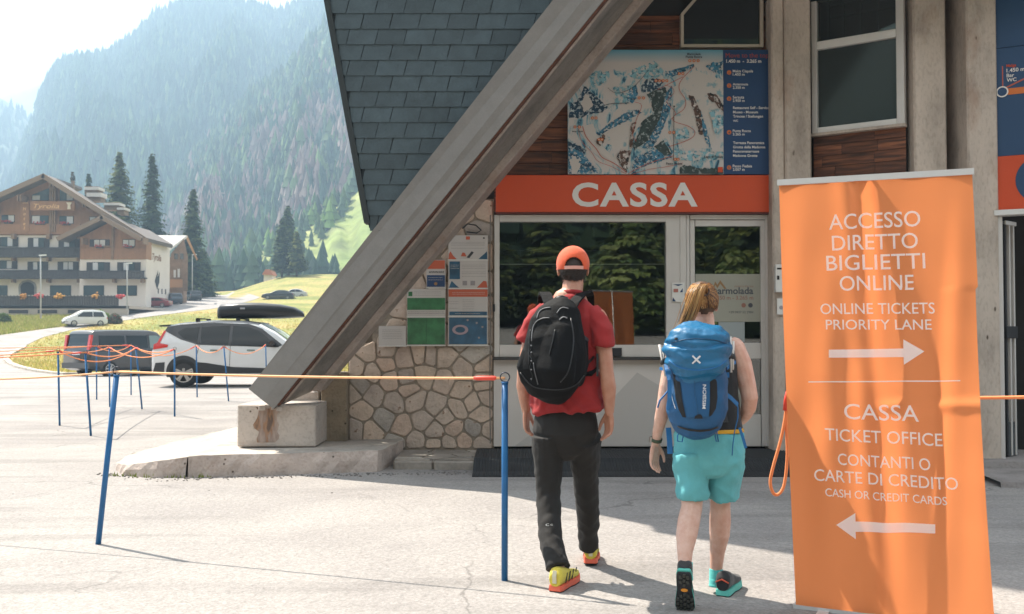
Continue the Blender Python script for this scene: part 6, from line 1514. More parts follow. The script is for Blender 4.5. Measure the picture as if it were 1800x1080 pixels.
# blue pack
BLU = cloth('blue_nylon', (.002, .072, .19), .55, 320, 0); BLU.node_tree.nodes['Principled BSDF'].inputs['Specular IOR Level'].default_value = .5
LBL = cloth('glossy_blue_lid', (.003, .115, .25), .42, 320, 0, .05); LBL.node_tree.nodes['Principled BSDF'].inputs['Specular IOR Level'].default_value = .5
STB = mat('blue_webbing', (.006, .12, .32), .55, bump=[(300, .0006)])
bp_ = empty('backpack', P(1228, 690, 4.75), 'large bright blue hiking backpack with a rounded lid and white cross emblem', 'backpack')
b_ = MB(); YB_ = 4.90
rings_add(b_, [(P(c_, py, YB_ - ry), w_ / 1750 * (YB_ - ry), ry, .8) for py, c_, w_, ry in [(640, 1226, 46, .09), (660, 1227, 50, .10), (690, 1226, 51, .108), (718, 1225, 51, .112), (734, 1226, 49, .108), (742, 1227, 42, .100), (747, 1228, 30, .08)]], 28, False)
mainb = fuse(b_, 'main_body', BLU, bp_, .0065, 3, .5, folds(7, 8, .008, .001, 31, .3))
b_ = MB(); rings_add(b_, [(P(c_, py, YB_ + .0 - ry), w_ / 1750 * (YB_ - ry), ry, .82) for py, c_, w_, ry in [(596, 1230, 40, .06), (601, 1229, 51, .10), (610, 1227, 57, .128), (620, 1226, 58, .138), (634, 1226, 53, .134), (643, 1226, 40, .118), (647, 1226, 26, .09)]], 28, False)
def lidf(co, no):
    f = folds(4.5, 16, .014, .002, 44, .5)(co, no); z = co[:, 2]; zc_ = PZ(607, 4.75)
    return f - .016 * np.exp(-((z - zc_ - .010 * np.sin(co[:, 0] * 20)) / .010) ** 2) * (no[:, 1] < 0)
lid = fuse(b_, 'lid', LBL, bp_, .0065, 2, .5, lidf)
bvl = bvh(lid); bvm = bvh(mainb)
W_ = mat('white_print', (.62, .62, .64), .5)
for a, c_ in (((1217, 626), (1231, 639)), ((1231, 626), (1217, 639))):
    d = Vector((c_[0]-a[0], c_[1]-a[1])); n_ = Vector((-d.y, d.x)).normalized() * 1.5
    pts0 = [(a[0] + d.x*f, a[1] + d.y*f) for f in np.linspace(0, 1, 7)]; strip(bvl, 'emblem', [(p[0]+n_.x, p[1]+n_.y) for p in pts0], [(p[0]-n_.x, p[1]-n_.y) for p in pts0], W_, lid, 1, .0035)
surf_tube(bvl, 'lid_zip', [(1180, 603), (1200, 598), (1228, 596), (1255, 598), (1276, 604)], .0022, mat('zip_dark_blue', (.006, .05, .12), .5), lid, .002)
o = MB(); ell(o, cast(bvl, 1189, 596, .004), (.009, .005, .006), 8); o.obj('zip_pull', LK, lid)
surf_tube(bvl, 'lid_edge', [(1176, 634), (1195, 646), (1226, 651), (1258, 646), (1278, 634)], .0035, STB, lid, .001)
NB = cloth('black_pack_panel', (.012, .012, .014), .7, 300)
strip(bvm, 'side_panel', [(1184, 655), (1185, 675), (1188, 700), (1193, 720), (1200, 733)], [(1194, 652), (1196, 675), (1199, 700), (1203, 720), (1206, 734)], NB, bp_, 4, .003)
strip(bvm, 'side_panel', [(1247, 655), (1248, 675), (1248, 700), (1247, 720), (1246, 733)], [(1258, 655), (1260, 675), (1261, 700), (1258, 718), (1251, 730)], NB, bp_, 4, .003)
strip(bvm, 'centre_pocket', [(1197, 657), (1199, 680), (1203, 705), (1206, 722), (1208, 733)], [(1246, 657), (1247, 680), (1247, 705), (1246, 722), (1244, 732)], BLU, bp_, 10, .009)
surf_tube(bvm, 'pocket_seam', [(1222, 657), (1222, 690), (1225, 715), (1226, 730)], .0022, mat('seam_dark_blue', (.006, .07, .17), .5), bp_, .010)
strip(bvm, 'half_round_patch', [(1221, 735), (1222, 731), (1226, 728), (1231, 728), (1234, 731), (1235, 735)], [(1221, 735.2), (1223, 735.2), (1226, 735.2), (1230, 735.2), (1233, 735.2), (1235, 735.2)], NB, bp_, 1, .012)
strip(bvm, 'bottom_rim', [(1180, 746), (1195, 752), (1212, 757), (1230, 759), (1248, 757), (1262, 752), (1272, 745)], [(1180, 743), (1195, 749), (1212, 753.5), (1230, 755), (1248, 753.5), (1262, 749), (1272, 742)], NB, bp_, 1, .004)
surf_text(bvm, 'MISSION', (1240, 719), (1240, 677), 6.0, W_, bp_, .02, .012)
surf_tube(bvm, 'side_print', [(1181, 692), (1183, 702), (1186, 712), (1188, 719)], .0016, W_, bp_, .004)
for sgn, xs_ in ((-1, (1171, 1177)), (1, (1272, 1268))):
    a = xs_
    band('compression_strap', [P(a[0], 640, 4.80), P(a[0] + sgn * -1, 650, 4.77), P(a[1], 668, 4.74), P(a[1], 700, 4.735), P(a[1] + sgn, 722, 4.75)], (1, .3 * sgn, 0), .020, .003, STB, bp_)
    MB().obox(P(a[1] + sgn * 2, 655, 4.745), Vector((.013, 0, 0)), Vector((0, .005, 0)), Vector((0, 0, .009))).obj('buckle', STB, bp_)
    band('shoulder_strap', [P(1229 + sgn * 22, 600, 4.90), P(1234 + sgn * 30, 592, 4.96), P(1237 + sgn * 34, 594, 5.02), P(1238 + sgn * 37, 612, 5.09), P(1240 + sgn * 40, 650, 5.11), P(1240 + sgn * 44, 690, 5.06), P(1236 + sgn * 46, 715, 4.95)], (1, 0, 0), .055, .012, NB, bp_)
    band('hip_belt', [P(1228 + sgn * 36, 728, 4.86), P(1238 + sgn * 50, 732, 4.93), P(1243 + sgn * 56, 738, 5.02), P(1243 + sgn * 50, 742, 5.11)], (0, .2, 1), .07, .014, NB, bp_)
    mb = MB(); mb.tube([P(1228 + sgn * 30 - 1, 755, 4.79), P(1228 + sgn * 33 - 4, 766, 4.775), P(1228 + sgn * 34 - 3, 776, 4.775), P(1228 + sgn * 32 + 3, 777, 4.775), P(1228 + sgn * 30 + 3, 766, 4.78), P(1228 + sgn * 29 + 2, 755, 4.79)], .0032, 6); mb.obj('ice_axe_loop', STB, bp_, True)
mb = MB(); mb.tube([P(1176, 685, 4.77), P(1168, 695, 4.76), P(1160, 704, 4.76), P(1156, 717, 4.765)], .0040, 6); mb.obj('loose_strap_end', STB, bp_, True)
band('loose_strap_end', [P(1175, 752, 4.86), P(1177, 775, 4.85), P(1178, 798, 4.85)], (1, 0, 0), .026, .003, STB, bp_)
band('loose_strap_end', [P(1272, 690, 4.77), P(1285, 700, 4.80), P(1297, 712, 4.85)], (0, 0, 1), .020, .004, STB, bp_)
mb = MB(); mb.tube([P(1297, 714, 4.85), P(1297, 735, 4.85), P(1291, 760, 4.85), P(1288, 785, 4.86), P(1287, 801, 4.86)], .0028, 6); mb.obj('loose_strap_end', STB, bp_, True)
band('loose_strap_end', [P(1300, 752, 4.88), P(1306, 770, 4.87), P(1311, 788, 4.87)], (1, 0, 0), .014, .003, STB, bp_)
band('loose_strap_end', [P(1278, 648, 4.82), P(1286, 640, 4.87), P(1293, 637, 4.90)], (0, 0, 1), .016, .004, STB, bp_)
band('loose_strap_end', [P(1173, 650, 4.82), P(1165, 649, 4.86), P(1160, 648, 4.90)], (0, 0, 1), .014, .004, STB, bp_)
band('loose_strap_end', [P(1279, 655, 4.80), P(1279, 664, 4.80)], (1, 0, 0), .016, .004, STB, bp_)
pl = empty('trekking_poles', P(1285, 620, 4.85), 'folded trekking poles with pale grips strapped to both sides of the blue pack', 'trekking poles')
POLE = mat('pole_white', (.60, .55, .50), .35); PBK = mat('pole_black', (.03, .03, .03), .5)
for (a, c_) in (((1159, 606), (1170, 662)), ((1164, 612), (1173, 655)), ((1284, 592), (1285, 655)), ((1289, 600), (1288, 650))):
    mb = MB(); mb.tube([P(a[0], a[1], 4.86), P(c_[0], c_[1], 4.84)], .0062, 8); mb.obj('pole', POLE, pl, True)
    mb = MB(); f = .55; q = P(a[0] + (c_[0]-a[0])*f, a[1] + (c_[1]-a[1])*f, 4.85); ell(mb, q, (.014, .012, .018), 10); mb.obj('pole_grip', PBK, pl, True)

# ================================================================ BANNER, POSTS AND ROPES
TL, TR = P(1369.5, 326, 4.76), P(1709, 306.5, 4.40)
BL = Vector((P(1399, 1060, 4.82).x, 4.82, .022)); BR = Vector((P(1749, 1090, 4.43).x, 4.43, .022))
nb_ = (TR - TL).cross(Vector((0, 0, 1))).normalized()
if nb_.y > 0: nb_ = -nb_
def BF(u, v, lift=0):
    p = (BL * (1-u) + BR * u) * (1-v) + (TL * (1-u) + TR * u) * v
    e_ = math.sin(math.pi * min(1, max(0, v)))
    p = p + (TR - TL).normalized() * (-.014 * e_ * (u > .5) * (2*u - 1) * (v < .75) - .004 * e_ * (1-u))
    d = .020 * math.exp(-((u - .47 + .10 * (v - .5)) / .05) ** 2) * (v ** .6) - .012 * math.exp(-((u - .40 + .08 * (v-.5)) / .06) ** 2)
    d += .010 * math.sin(u * 17 + v * 2.5) * (.25 + .75 * e_) + .004 * math.sin(u * 31 - v * 5) * e_ + .014 * math.sin(v * 3.6 + .4) * math.sin(math.pi * u)
    d += .014 * math.exp(-((u - .80 - .18 * (v - .5)) / .05) ** 2) * e_ - .010 * math.exp(-((v - .47 - .02 * u) / .012) ** 2) * sm(np.array((u - .45) / .1)) 
    d += .006 * noise.noise(Vector((u * 5, v * 9, 2.2))) * e_
    return p + nb_ * float(d + lift)
ban = empty('roll_up_banner', (BL + BR) / 2, 'tall orange roll-up banner with white Italian and English ticket directions and two arrows', 'banner')
def transmat(name, col, f, rough=.6, weave=0):
    m, t, b, o = newmat(name); N = t.nodes.new; L = t.links.new; b.inputs['Base Color'].default_value = (*col, 1); b.inputs['Roughness'].default_value = rough; b.inputs['Specular IOR Level'].default_value = .3
    tr = N('ShaderNodeBsdfTranslucent'); tr.inputs[0].default_value = (*col, 1); mi = N('ShaderNodeMixShader'); mi.inputs[0].default_value = f
    L(b.outputs[0], mi.inputs[1]); L(tr.outputs[0], mi.inputs[2]); L(mi.outputs[0], o.inputs[0]); return m
BANM = transmat('orange_banner_fabric', (.96, .315, .115), .72); BTX = transmat('banner_white_print', (.95, .93, .92), .45)
nu, nv = 90, 150; V = np.array([tuple(BF(i / (nu-1), j / (nv-1))) for i in range(nu) for j in range(nv)])
sh_ = arr_mesh('banner_fabric', V, gridf(nu, nv), BANM, True, None, ban)
def binv(px, py):
    u, v = .5, .5
    for _ in range(14):
        p = BF(u, v)
        def prj(p): 
            d = p - CAMP; yy = d.y*CT + d.z*ST; zz = -d.y*ST + d.z*CT; return 900 + 1750*d.x/yy, 540 - 1750*zz/yy
        a, b2 = prj(p); a1, b1 = prj(BF(u + .004, v)); a3, b3 = prj(BF(u, v + .004))
        J = np.array([[(a1-a)/.004, (a3-a)/.004], [(b1-b2)/.004, (b3-b2)/.004]]); du = np.linalg.solve(J, [px - a, py - b2]); u = min(1.2, max(-.2, u + du[0])); v = min(1.2, max(-.2, v + du[1]))
    return u, v
BW = (TR - TL).length; BH = ((TL - BL).length + (TR - BR).length) / 2
def bmesh_on(name, vs2, fs, m, par, lift=.0022, maxl=.02):
    """vs2 in (u, v); long edges are split so that the print follows the folds"""
    bm = bmesh.new(); q = [bm.verts.new((u * BW, v * BH, 0)) for u, v in vs2]
    for f in fs:
        try: bm.faces.new([q[i] for i in f])
        except ValueError: pass
    bmesh.ops.triangulate(bm, faces=bm.faces)
    for _ in range(5):
        es = [e for e in bm.edges if e.calc_length() > maxl]
        if not es: break
        bmesh.ops.subdivide_edges(bm, edges=es, cuts=1, use_grid_fill=False); bmesh.ops.triangulate(bm, faces=bm.faces)
    for v in bm.verts: v.co = BF(v.co.x / BW, v.co.y / BH, lift)
    return bmobj(name, bm, m, par)
def btext(s, cx_, base, wpx, hpx, bold=.0):
    vs, fs = text_mesh(s, 1.0, bold, 'LEFT', 1.0); x0 = min(v.x for v in vs); x1 = max(v.x for v in vs)
    ul, vl = binv(cx_ - wpx/2, base + .0); ur, vr = binv(cx_ + wpx/2, base); k = (ur - ul) / (x1 - x0); vb = (vl + vr) / 2; ky = (binv(cx_, base - hpx)[1] - binv(cx_, base)[1]) / .73
    return bmesh_on('lettering', [(ul + (v.x - x0) * k, vb + v.y * ky) for v in vs], fs, BTX, ban)
for s, c_, by, w_, h_ in [('ACCESSO', 1538, 401, 161, 28.5), ('DIRETTO', 1538.5, 438.5, 151, 28), ('BIGLIETTI', 1540, 474, 174, 28), ('ONLINE', 1541, 510.5, 129, 27.5), ('ONLINE TICKETS', 1543, 552, 201, 20), ('PRIORITY LANE', 1545, 579.5, 186, 18.5),
    ('CASSA', 1550, 739, 131, 29), ('TICKET OFFICE', 1554, 779, 206, 23), ('CONTANTI O', 1554.5, 822, 162, 21.5), ('CARTE DI CREDITO', 1558, 853, 252, 22), ('CASH OR CREDIT CARDS', 1558, 880, 213, 15)]:
    btext(s, c_, by, w_, h_, .004)
def bpoly(name, pts): bmesh_on(name, [binv(*p) for p in pts], [tuple(range(len(pts)))], BTX, ban)
bpoly('arrow', [(1457, 615), (1588, 613), (1588, 597), (1625, 618), (1589, 641.5), (1588.5, 628), (1457, 629)]); bpoly('arrow', [(1470, 923), (1503.5, 902), (1504, 917), (1644, 922), (1644, 938), (1504, 935), (1504.5, 948)])
bpoly('rule_line', [(1421, 670.6), (1688, 668.4), (1688, 670.6), (1421, 672.8)])
ub = (TR - TL).normalized(); ALU = mat('banner_aluminium', (.62, .60, .58), .35, metal=.3)
MB().obox((TL + TR) / 2 + Vector((0, 0, .012)) , ub * (BW/2 + .008), nb_ * .008, Vector((0, 0, 1)) * .014).obj('top_rail', ALU, ban)
lb_ = (BR - BL).normalized()
MB().obox((BL + BR) / 2 + Vector((0, 0, -.010)) - nb_ * .03, lb_ * ((BR-BL).length/2 + .012), nb_ * .035, Vector((0, 0, .010))).obj('base_cassette', ALU, ban)
for s in (-.3, .3): MB().obox((BL + BR) / 2 + lb_ * s + Vector((0, 0, -.016)), nb_ * .16, lb_ * .025, Vector((0, 0, .006))).obj('foot', ALU, ban)
MB().tube([(BL + BR) / 2 - nb_ * .05 + Vector((0, 0, .03)), (TL + TR) / 2 - nb_ * .03 + Vector((0, 0, 0))], .011, 10).obj('support_pole', ALU, ban, True)
MB().tube([(TL + TR) / 2 - nb_ * .03, (TL + TR) / 2 + Vector((0, 0, .012))], .009, 8).obj('pole_hook', ALU, ban, True)

BLUE = mat('blue_post_paint', (.008, .115, .30), .45, var=(14, .12), world=True); RINGM = mat('ring_steel', (.05, .055, .07), .35, metal=.7)
def barrier_post(base, top, label, r=.0172):
    base, top = Vector(base), Vector(top); e_ = empty('barrier_post', base, label, 'post', 'blue queue barrier posts')
    MB().tube([base - Vector((0, 0, .02)), base.lerp(top, .5), top - (top-base).normalized() * .012], r, 12).obj('post_shaft', BLUE, e_, True)
    MB().tube([top - (top-base).normalized() * .014, top - (top-base).normalized() * .004], r * 1.12, 12).obj('post_cap', BLUE, e_, True)
    c = top + Vector((0, 0, .020)); MB().tube([c + Vector((.025*math.cos(a), .004, .025*math.sin(a))) for a in np.linspace(0, 2*math.pi, 19)], .0036, 6).obj('top_ring', RINGM, e_, True)
    mb = MB(); mb.add([base + Vector((math.cos(a)*r*1.9, math.sin(a)*r*1.9, .0035)) for a in np.linspace(0, 2*math.pi, 13)[:-1]], [tuple(range(12))]); mb.obj('ground_socket', DARK, e_)
    return top + Vector((0, 0, .015))
PT = {}
spec = {'A': ((172, 958), (205, 670), 6.24, 'leaning blue post in the foreground left, nearest to the camera on that side'), 'B': ((887, 1022), (887.5, 674), 5.29, 'upright blue post with ring in front of the ticket window'),
 'C': ((105, 749), (102, 618), 0, 'leftmost blue queue post in front of the parked van'), 'D': ((160, 767), (150, 623), 0, 'tilted blue post, second from the left of the queue maze'), 'E': ((170, 703), (169.5, 615), 0, 'thin far blue post just right of the tilted second post'),
 'F': ((193, 716), (192, 615), 0, 'blue post half hidden behind the big leaning foreground post'), 'G': ((230.5, 695), (230, 612), 0, 'farthest thin blue post in front of the van side'), 'H': ((250, 720), (239, 613), 0, 'tilted blue post leaning left between van and white car'),
 'I': ((307, 733), (307, 617), 0, 'blue post in front of the rear wheel of the white car'), 'J': ((346.6, 699), (345, 612), 0, 'blue post in front of the rear door of the white car'), 'K': ((402, 706), (393.5, 610), 0, 'tilted blue post in front of the white car doors'), 'L': ((469, 690), (467, 607), 0, 'far blue post partly hidden behind the concrete leg')}
for k, (b2, t2, Y, lab) in spec.items():
    base = G(*b2) if Y == 0 else G(*b2); tp = P(t2[0], t2[1], base.y - .01); tp.z = base.z + 1.07 if abs(tp.z - 1.07) < .12 else tp.z; PT[k] = barrier_post(base, tp, lab, .0172 if k in 'AB' else .014)
hid = Vector((P(1412, 1000, 5.25).x, 5.25, 0)); PT['M'] = barrier_post(hid, hid + Vector((0, 0, 1.0)), 'blue post standing mostly hidden behind the orange banner')
ROPE = mat('orange_rope', (.85, .30, .12), .7, bump=[(240, .0012)], spec=.3); ROPEP = mat('sunlit_orange_rope', (.86, .45, .22), .7, bump=[(240, .0012)]); ROPER = mat('red_wrap', (.72, .06, .03), .5)  # ROPEP is a paler copy, sunlight put into the near ropes' colour
def rope(a, b2, sag, label, m=ROPE, r=.0085, n=16, name='rope', ends=2):
    a, b2 = Vector(a), Vector(b2); pts = [a.lerp(b2, i/n) - Vector((0, 0, sag * 4 * (i/n) * (1 - i/n))) for i in range(n+1)]
    e_ = empty(name, (a+b2)/2, label, 'rope', 'orange queue ropes'); MB().tube(pts, r, 8).obj('cord', m, e_, True)
    if ends > 0:
        for p, q in ((a, pts[1]), (b2, pts[-2]))[2 - ends:]:
            d = (q-p).normalized(); MB().tube([p, p + d*.05], .004, 6).obj('snap_hook', RINGM, e_, True); MB().tube([p + d*.045, p + d*.06, p + d*.16, p + d*.18], [.006, .0125, .0125, .009], 8).obj('rope_sleeve', ROPER, e_, True)
    return e_
far = Vector((-4.4, 6.9, 1.02))
rope(PT['A'], PT['B'], .012, 'long taut orange rope between the two foreground posts', ROPEP, .007, ends=1); rope(far, PT['A'], .03, 'orange rope running out of the frame from the leaning post', ROPEP, .0058, ends=0)
W1, W2, W3, W4 = Vector((-12.5, 14.6, 1.05)), Vector((-12.0, 13.0, 1.0)), Vector((-15, 18.5, 1.05)), Vector((-15.5, 21, 1.05))
for a, c_, sg2, lab in [(W1, PT['C'], .13, 'orange rope from the left edge to the leftmost queue post'), (PT['C'], PT['F'], .06, 'orange rope from the leftmost queue post to the half hidden one'), (PT['F'], PT['I'], .16, 'orange rope sagging across the dark van towards the white car'),
    (W2, PT['D'], .09, 'orange rope from the left edge to the tilted second post'), (PT['D'], PT['H'], .10, 'orange rope between the two tilted posts'), (PT['H'], PT['I'], .07, 'short orange rope between tilted post and rear wheel post'),
    (W3, PT['E'], .12, 'far orange rope from the left edge to the thin post'), (PT['E'], PT['G'], .12, 'far orange rope between the two thinnest posts'), (PT['G'], PT['J'], .22, 'far orange rope drooping behind the rear wheel post'), (W4, PT['G'], .05, 'highest far orange rope from the left edge'),
    (PT['J'], PT['K'], .14, 'orange rope drooping across the white car doors'), (PT['K'], PT['L'], .18, 'orange rope drooping below the white car mirror'), (PT['C'], PT['H'], .20, 'lowest sagging orange rope across the van')]:
    rope(a, c_, sg2, lab)
for q_, lb_2 in [(far, 'blue post beyond the left edge ending the nearest rope'), (W1, 'blue post beyond the left edge nearest the leftmost queue post'), (W2, 'blue post beyond the left edge ending the front maze rope'), (W3, 'blue post beyond the left edge behind the front ones'), (W4, 'farthest blue post beyond the left edge'), (Vector((2.72, 4.75, 1.03)), 'blue post beyond the right edge holding the banner rope')]:
    barrier_post((q_.x, q_.y, 0), (q_.x, q_.y, q_.z - .015), lb_2)
rope(PT['M'], Vector((2.72, 4.75, 1.03)), .02, 'orange rope leaving the banner towards the right edge')
lp_ = empty('rope_loop', P(1372, 780, 5.2), 'loose orange rope loop hanging down beside the left edge of the banner', 'rope', 'orange queue ropes')
MB().tube([Vector(p) for p in smooth_pts([tuple(P(a, b2, 5.19)) for a, b2 in [(1392, 668), (1384, 700), (1380, 735), (1372, 775), (1358, 825), (1354, 850), (1360, 868), (1370, 868), (1379, 850), (1384, 800), (1382, 740), (1385, 705), (1394, 672)]], 4)], .0085, 8).obj('cord', ROPE, lp_, True)
MB().tube([P(1389, 676, 5.18), P(1382, 702, 5.18), P(1380, 722, 5.18)], .0125, 8).obj('rope_sleeve', ROPER, lp_, True)

# ================================================================ VEHICLES
def paint(name, col, rough=.32, metal=.0):
    m = mat(name, col, rough, metal, coat=.6, var=(2, .04)); return m
CGL = mat('car_glass', (.010, .014, .015), .06, spec=.45); CGL2 = glassmat('clear_car_glass', (.55, .62, .6)); TYRE = mat('tyre', (.018, .018, .018), .85); RIM = mat('alloy_rim', (.50, .49, .48), .3, metal=.8); CLAD = mat('dark_cladding', (.028, .028, .03), .6); REDL = mat('red_tail_light', (.60, .025, .015), .2, coat=.5); CHR = mat('chrome', (.6, .6, .6), .15, metal=1); PLATE = mat('number_plate', (.7, .7, .7), .4); HEADL = mat('headlight_glass', (.5, .52, .54), .08, spec=1)
def interp(tab, x): return float(np.interp(x, [a for a, _ in tab], [b for _, b in tab]))
class Car:
    """x forward from the rear bumper, y across, z up; section = floor, sill, belt, shoulder, rail, roof"""
    def __init__(s, L, W, top, belt, floor=.24, tumble=.16, taper=(.10, .12)):
        s.L, s.W, s.top, s.belt, s.floor, s.tum, s.tp = L, W, top, belt, floor, tumble, taper
    def hw(s, x, z):
        """half width at x and height z"""
        L = s.L; w_ = s.W / 2; f = min(1, x / .55); g = min(1, (L - x) / .75)
        w_ -= s.tp[0] * (1 - f) ** 2 + s.tp[1] * (1 - g) ** 2
        b_, t_ = interp(s.belt, x), interp(s.top, x)
        if z < .55: w_ -= .05 * ((.55 - z) / .35) ** 2
        if z > b_ * .86:
            k = (z - b_*.86) / max(.05, (1.62 - b_*.86)); w_ -= s.tum * min(1.2, k) ** 1.25
        return w_
    def body(s, name, m, par):
        n = 64; vs = []; X = [s.L * (i / n) for i in range(n + 1)]; prof = []
        for x in X:
            b_, t_ = interp(s.belt, x), interp(s.top, x); fl_ = s.floor + .12 * max(0, 1 - x / .35) + .10 * max(0, 1 - (s.L - x) / .5)
            zs_ = [fl_, fl_ + .08, .55, b_ * .86, b_, b_ + (t_-b_)*.35, b_ + (t_-b_)*.70, t_ - .045]
            zs_ = [min(z, t_ - .02 - .004 * (8 - i)) for i, z in enumerate(zs_)]
            half = [(s.hw(x, z), z) for z in zs_]; wr = half[-1][0]; half += [(wr - .05, t_ - .012), (wr - .14, t_ + .0), (wr * .45, t_ + .018)]
            sec = [(-a, z) for a, z in half] + [(0, t_ + .022)] + [(a, z) for a, z in reversed(half)]
            prof.append(sec)
        k = len(prof[0]); mb = MB()
        for x, sec in zip(X, prof): vs += [(x, y, z) for y, z in sec]
        fs = [(i*k+j, (i+1)*k+j, (i+1)*k+j+1, i*k+j+1) for i in range(n) for j in range(k-1)] + [(i*k+k-1, (i+1)*k+k-1, (i+1)*k, i*k) for i in range(n)] + [tuple(range(k)), tuple(range(n*k+k-1, n*k-1, -1))]
        mb.add(vs, fs); o = mb.obj(name, m, par, True, True); bm = bmesh.new(); bm.from_mesh(o.data); bmesh.ops.recalc_face_normals(bm, faces=bm.faces); bm.to_mesh(o.data); bm.free(); return o
    def side(s, name, poly, m, par, off=.006, sy=-1, step=.12):
        """panel on the flank given by a polygon in (x, z)"""
        bm = bmesh.new(); q = [bm.verts.new((a, 0, b_)) for a, b_ in poly]; bm.faces.new(q); bmesh.ops.triangulate(bm, faces=bm.faces)
        for _ in range(4):
            es = [e for e in bm.edges if e.calc_length() > step]
            if not es: break
            bmesh.ops.subdivide_edges(bm, edges=es, cuts=1); bmesh.ops.triangulate(bm, faces=bm.faces)
        for v in bm.verts: v.co.y = sy * (s.hw(v.co.x, v.co.z) + off)
        bmesh.ops.recalc_face_normals(bm, faces=bm.faces)
        return bmobj(name, bm, m, par, False, True)
    def end(s, name, z0, z1, w0, w1, m, par, rear=True, off=.006, yc=0, n=6):
        """panel across the rear or front following the profile between heights z0, z1; w = half width factors"""
        xs = np.linspace(0, s.L * .5, 200) if rear else np.linspace(s.L, s.L * .5, 200); tz = np.array([interp(s.top, x) for x in xs])
        def xat(z):
            i = int(np.argmax(tz >= z - .001)); return xs[i]
        vs = []
        for i in range(n + 1):
            f = i / n; z = z0 + (z1 - z0) * f; x = xat(z); w_ = (w0 + (w1 - w0) * f)
            for g in (-1, -.5, 0, .5, 1): vs.append((x + (-off if rear else off), yc + g * w_, z + off * .8))
        fs = [(i*5+j, i*5+j+1, (i+1)*5+j+1, (i+1)*5+j) for i in range(n) for j in range(4)]
        if not rear: fs = [f[::-1] for f in fs]
        return mesh(name, vs, fs[::1], m, par, False, True)
    def wheel(s, x, y, r, par, w_=.21, spokes=5, rimm=None, arch=None):
        sg2 = -1 if y < 0 else 1
        if arch: 
            pts = [(x + (r+.075)*math.cos(a), r + (r+.075)*math.sin(a)) for a in np.linspace(-.25, math.pi + .25, 18)]; s.side('wheel_arch', pts, arch, par, .010, sg2, .2)
        ye = sg2 * (s.hw(x, .45) + .002)
        mb = MB(); seg = 28; vs = []
        for (rr, yy) in [(r*.62, ye - sg2*w_), (r*.97, ye - sg2*w_), (r, ye - sg2*(w_-.03)), (r, ye - sg2*.02), (r*.96, ye + sg2*.012), (r*.68, ye + sg2*.016), (r*.66, ye - sg2*.005)]:
            vs += [(x + rr*math.cos(2*math.pi*k/seg), yy, r + rr*math.sin(2*math.pi*k/seg)) for k in range(seg)]
        mb.add(vs, [(i*seg+k, i*seg+(k+1) % seg, (i+1)*seg+(k+1) % seg, (i+1)*seg+k) for i in range(6) for k in range(seg)]); wh = mb.obj('wheel', TYRE, par, True, True)
        mb = MB(); ri = r * .67; mb.add([(x + ri*math.cos(2*math.pi*k/seg), ye - sg2*.035, r + ri*math.sin(2*math.pi*k/seg)) for k in range(seg)], [tuple(range(seg))]); mb.obj('rim_back', DARK, wh, False, True)
        mb = MB()
        for k in range(spokes):
            for dd in ((-.13, .13) if spokes == 5 else (0,)):
                a = 2*math.pi*k/spokes + .3 + dd; d = Vector((math.cos(a), 0, math.sin(a))); t_ = Vector((-d.z, 0, d.x))
                mb.obox(Vector((x, ye - sg2*.004, r)) + d * ri * .52, d * ri * .48, t_ * r * (.055 if spokes == 5 else .06), Vector((0, .012, 0)))
        vs = []
        for rr in (ri, ri*.90): vs += [(x + rr*math.cos(2*math.pi*k/seg), ye + sg2*.006, r + rr*math.sin(2*math.pi*k/seg)) for k in range(seg)]
        mb.add(vs, [(k, (k+1) % seg, seg+(k+1) % seg, seg+k) for k in range(seg)])
        vs = [(x + ri*.2*math.cos(2*math.pi*k/12), ye + sg2*.012, r + ri*.2*math.sin(2*math.pi*k/12)) for k in range(12)]; mb.add(vs, [tuple(range(12))])
        mb.obj('rim', rimm or RIM, wh, False, True); return wh
def place(root, rear_pos, heading): root.location = rear_pos; root.rotation_euler = (0, 0, heading)

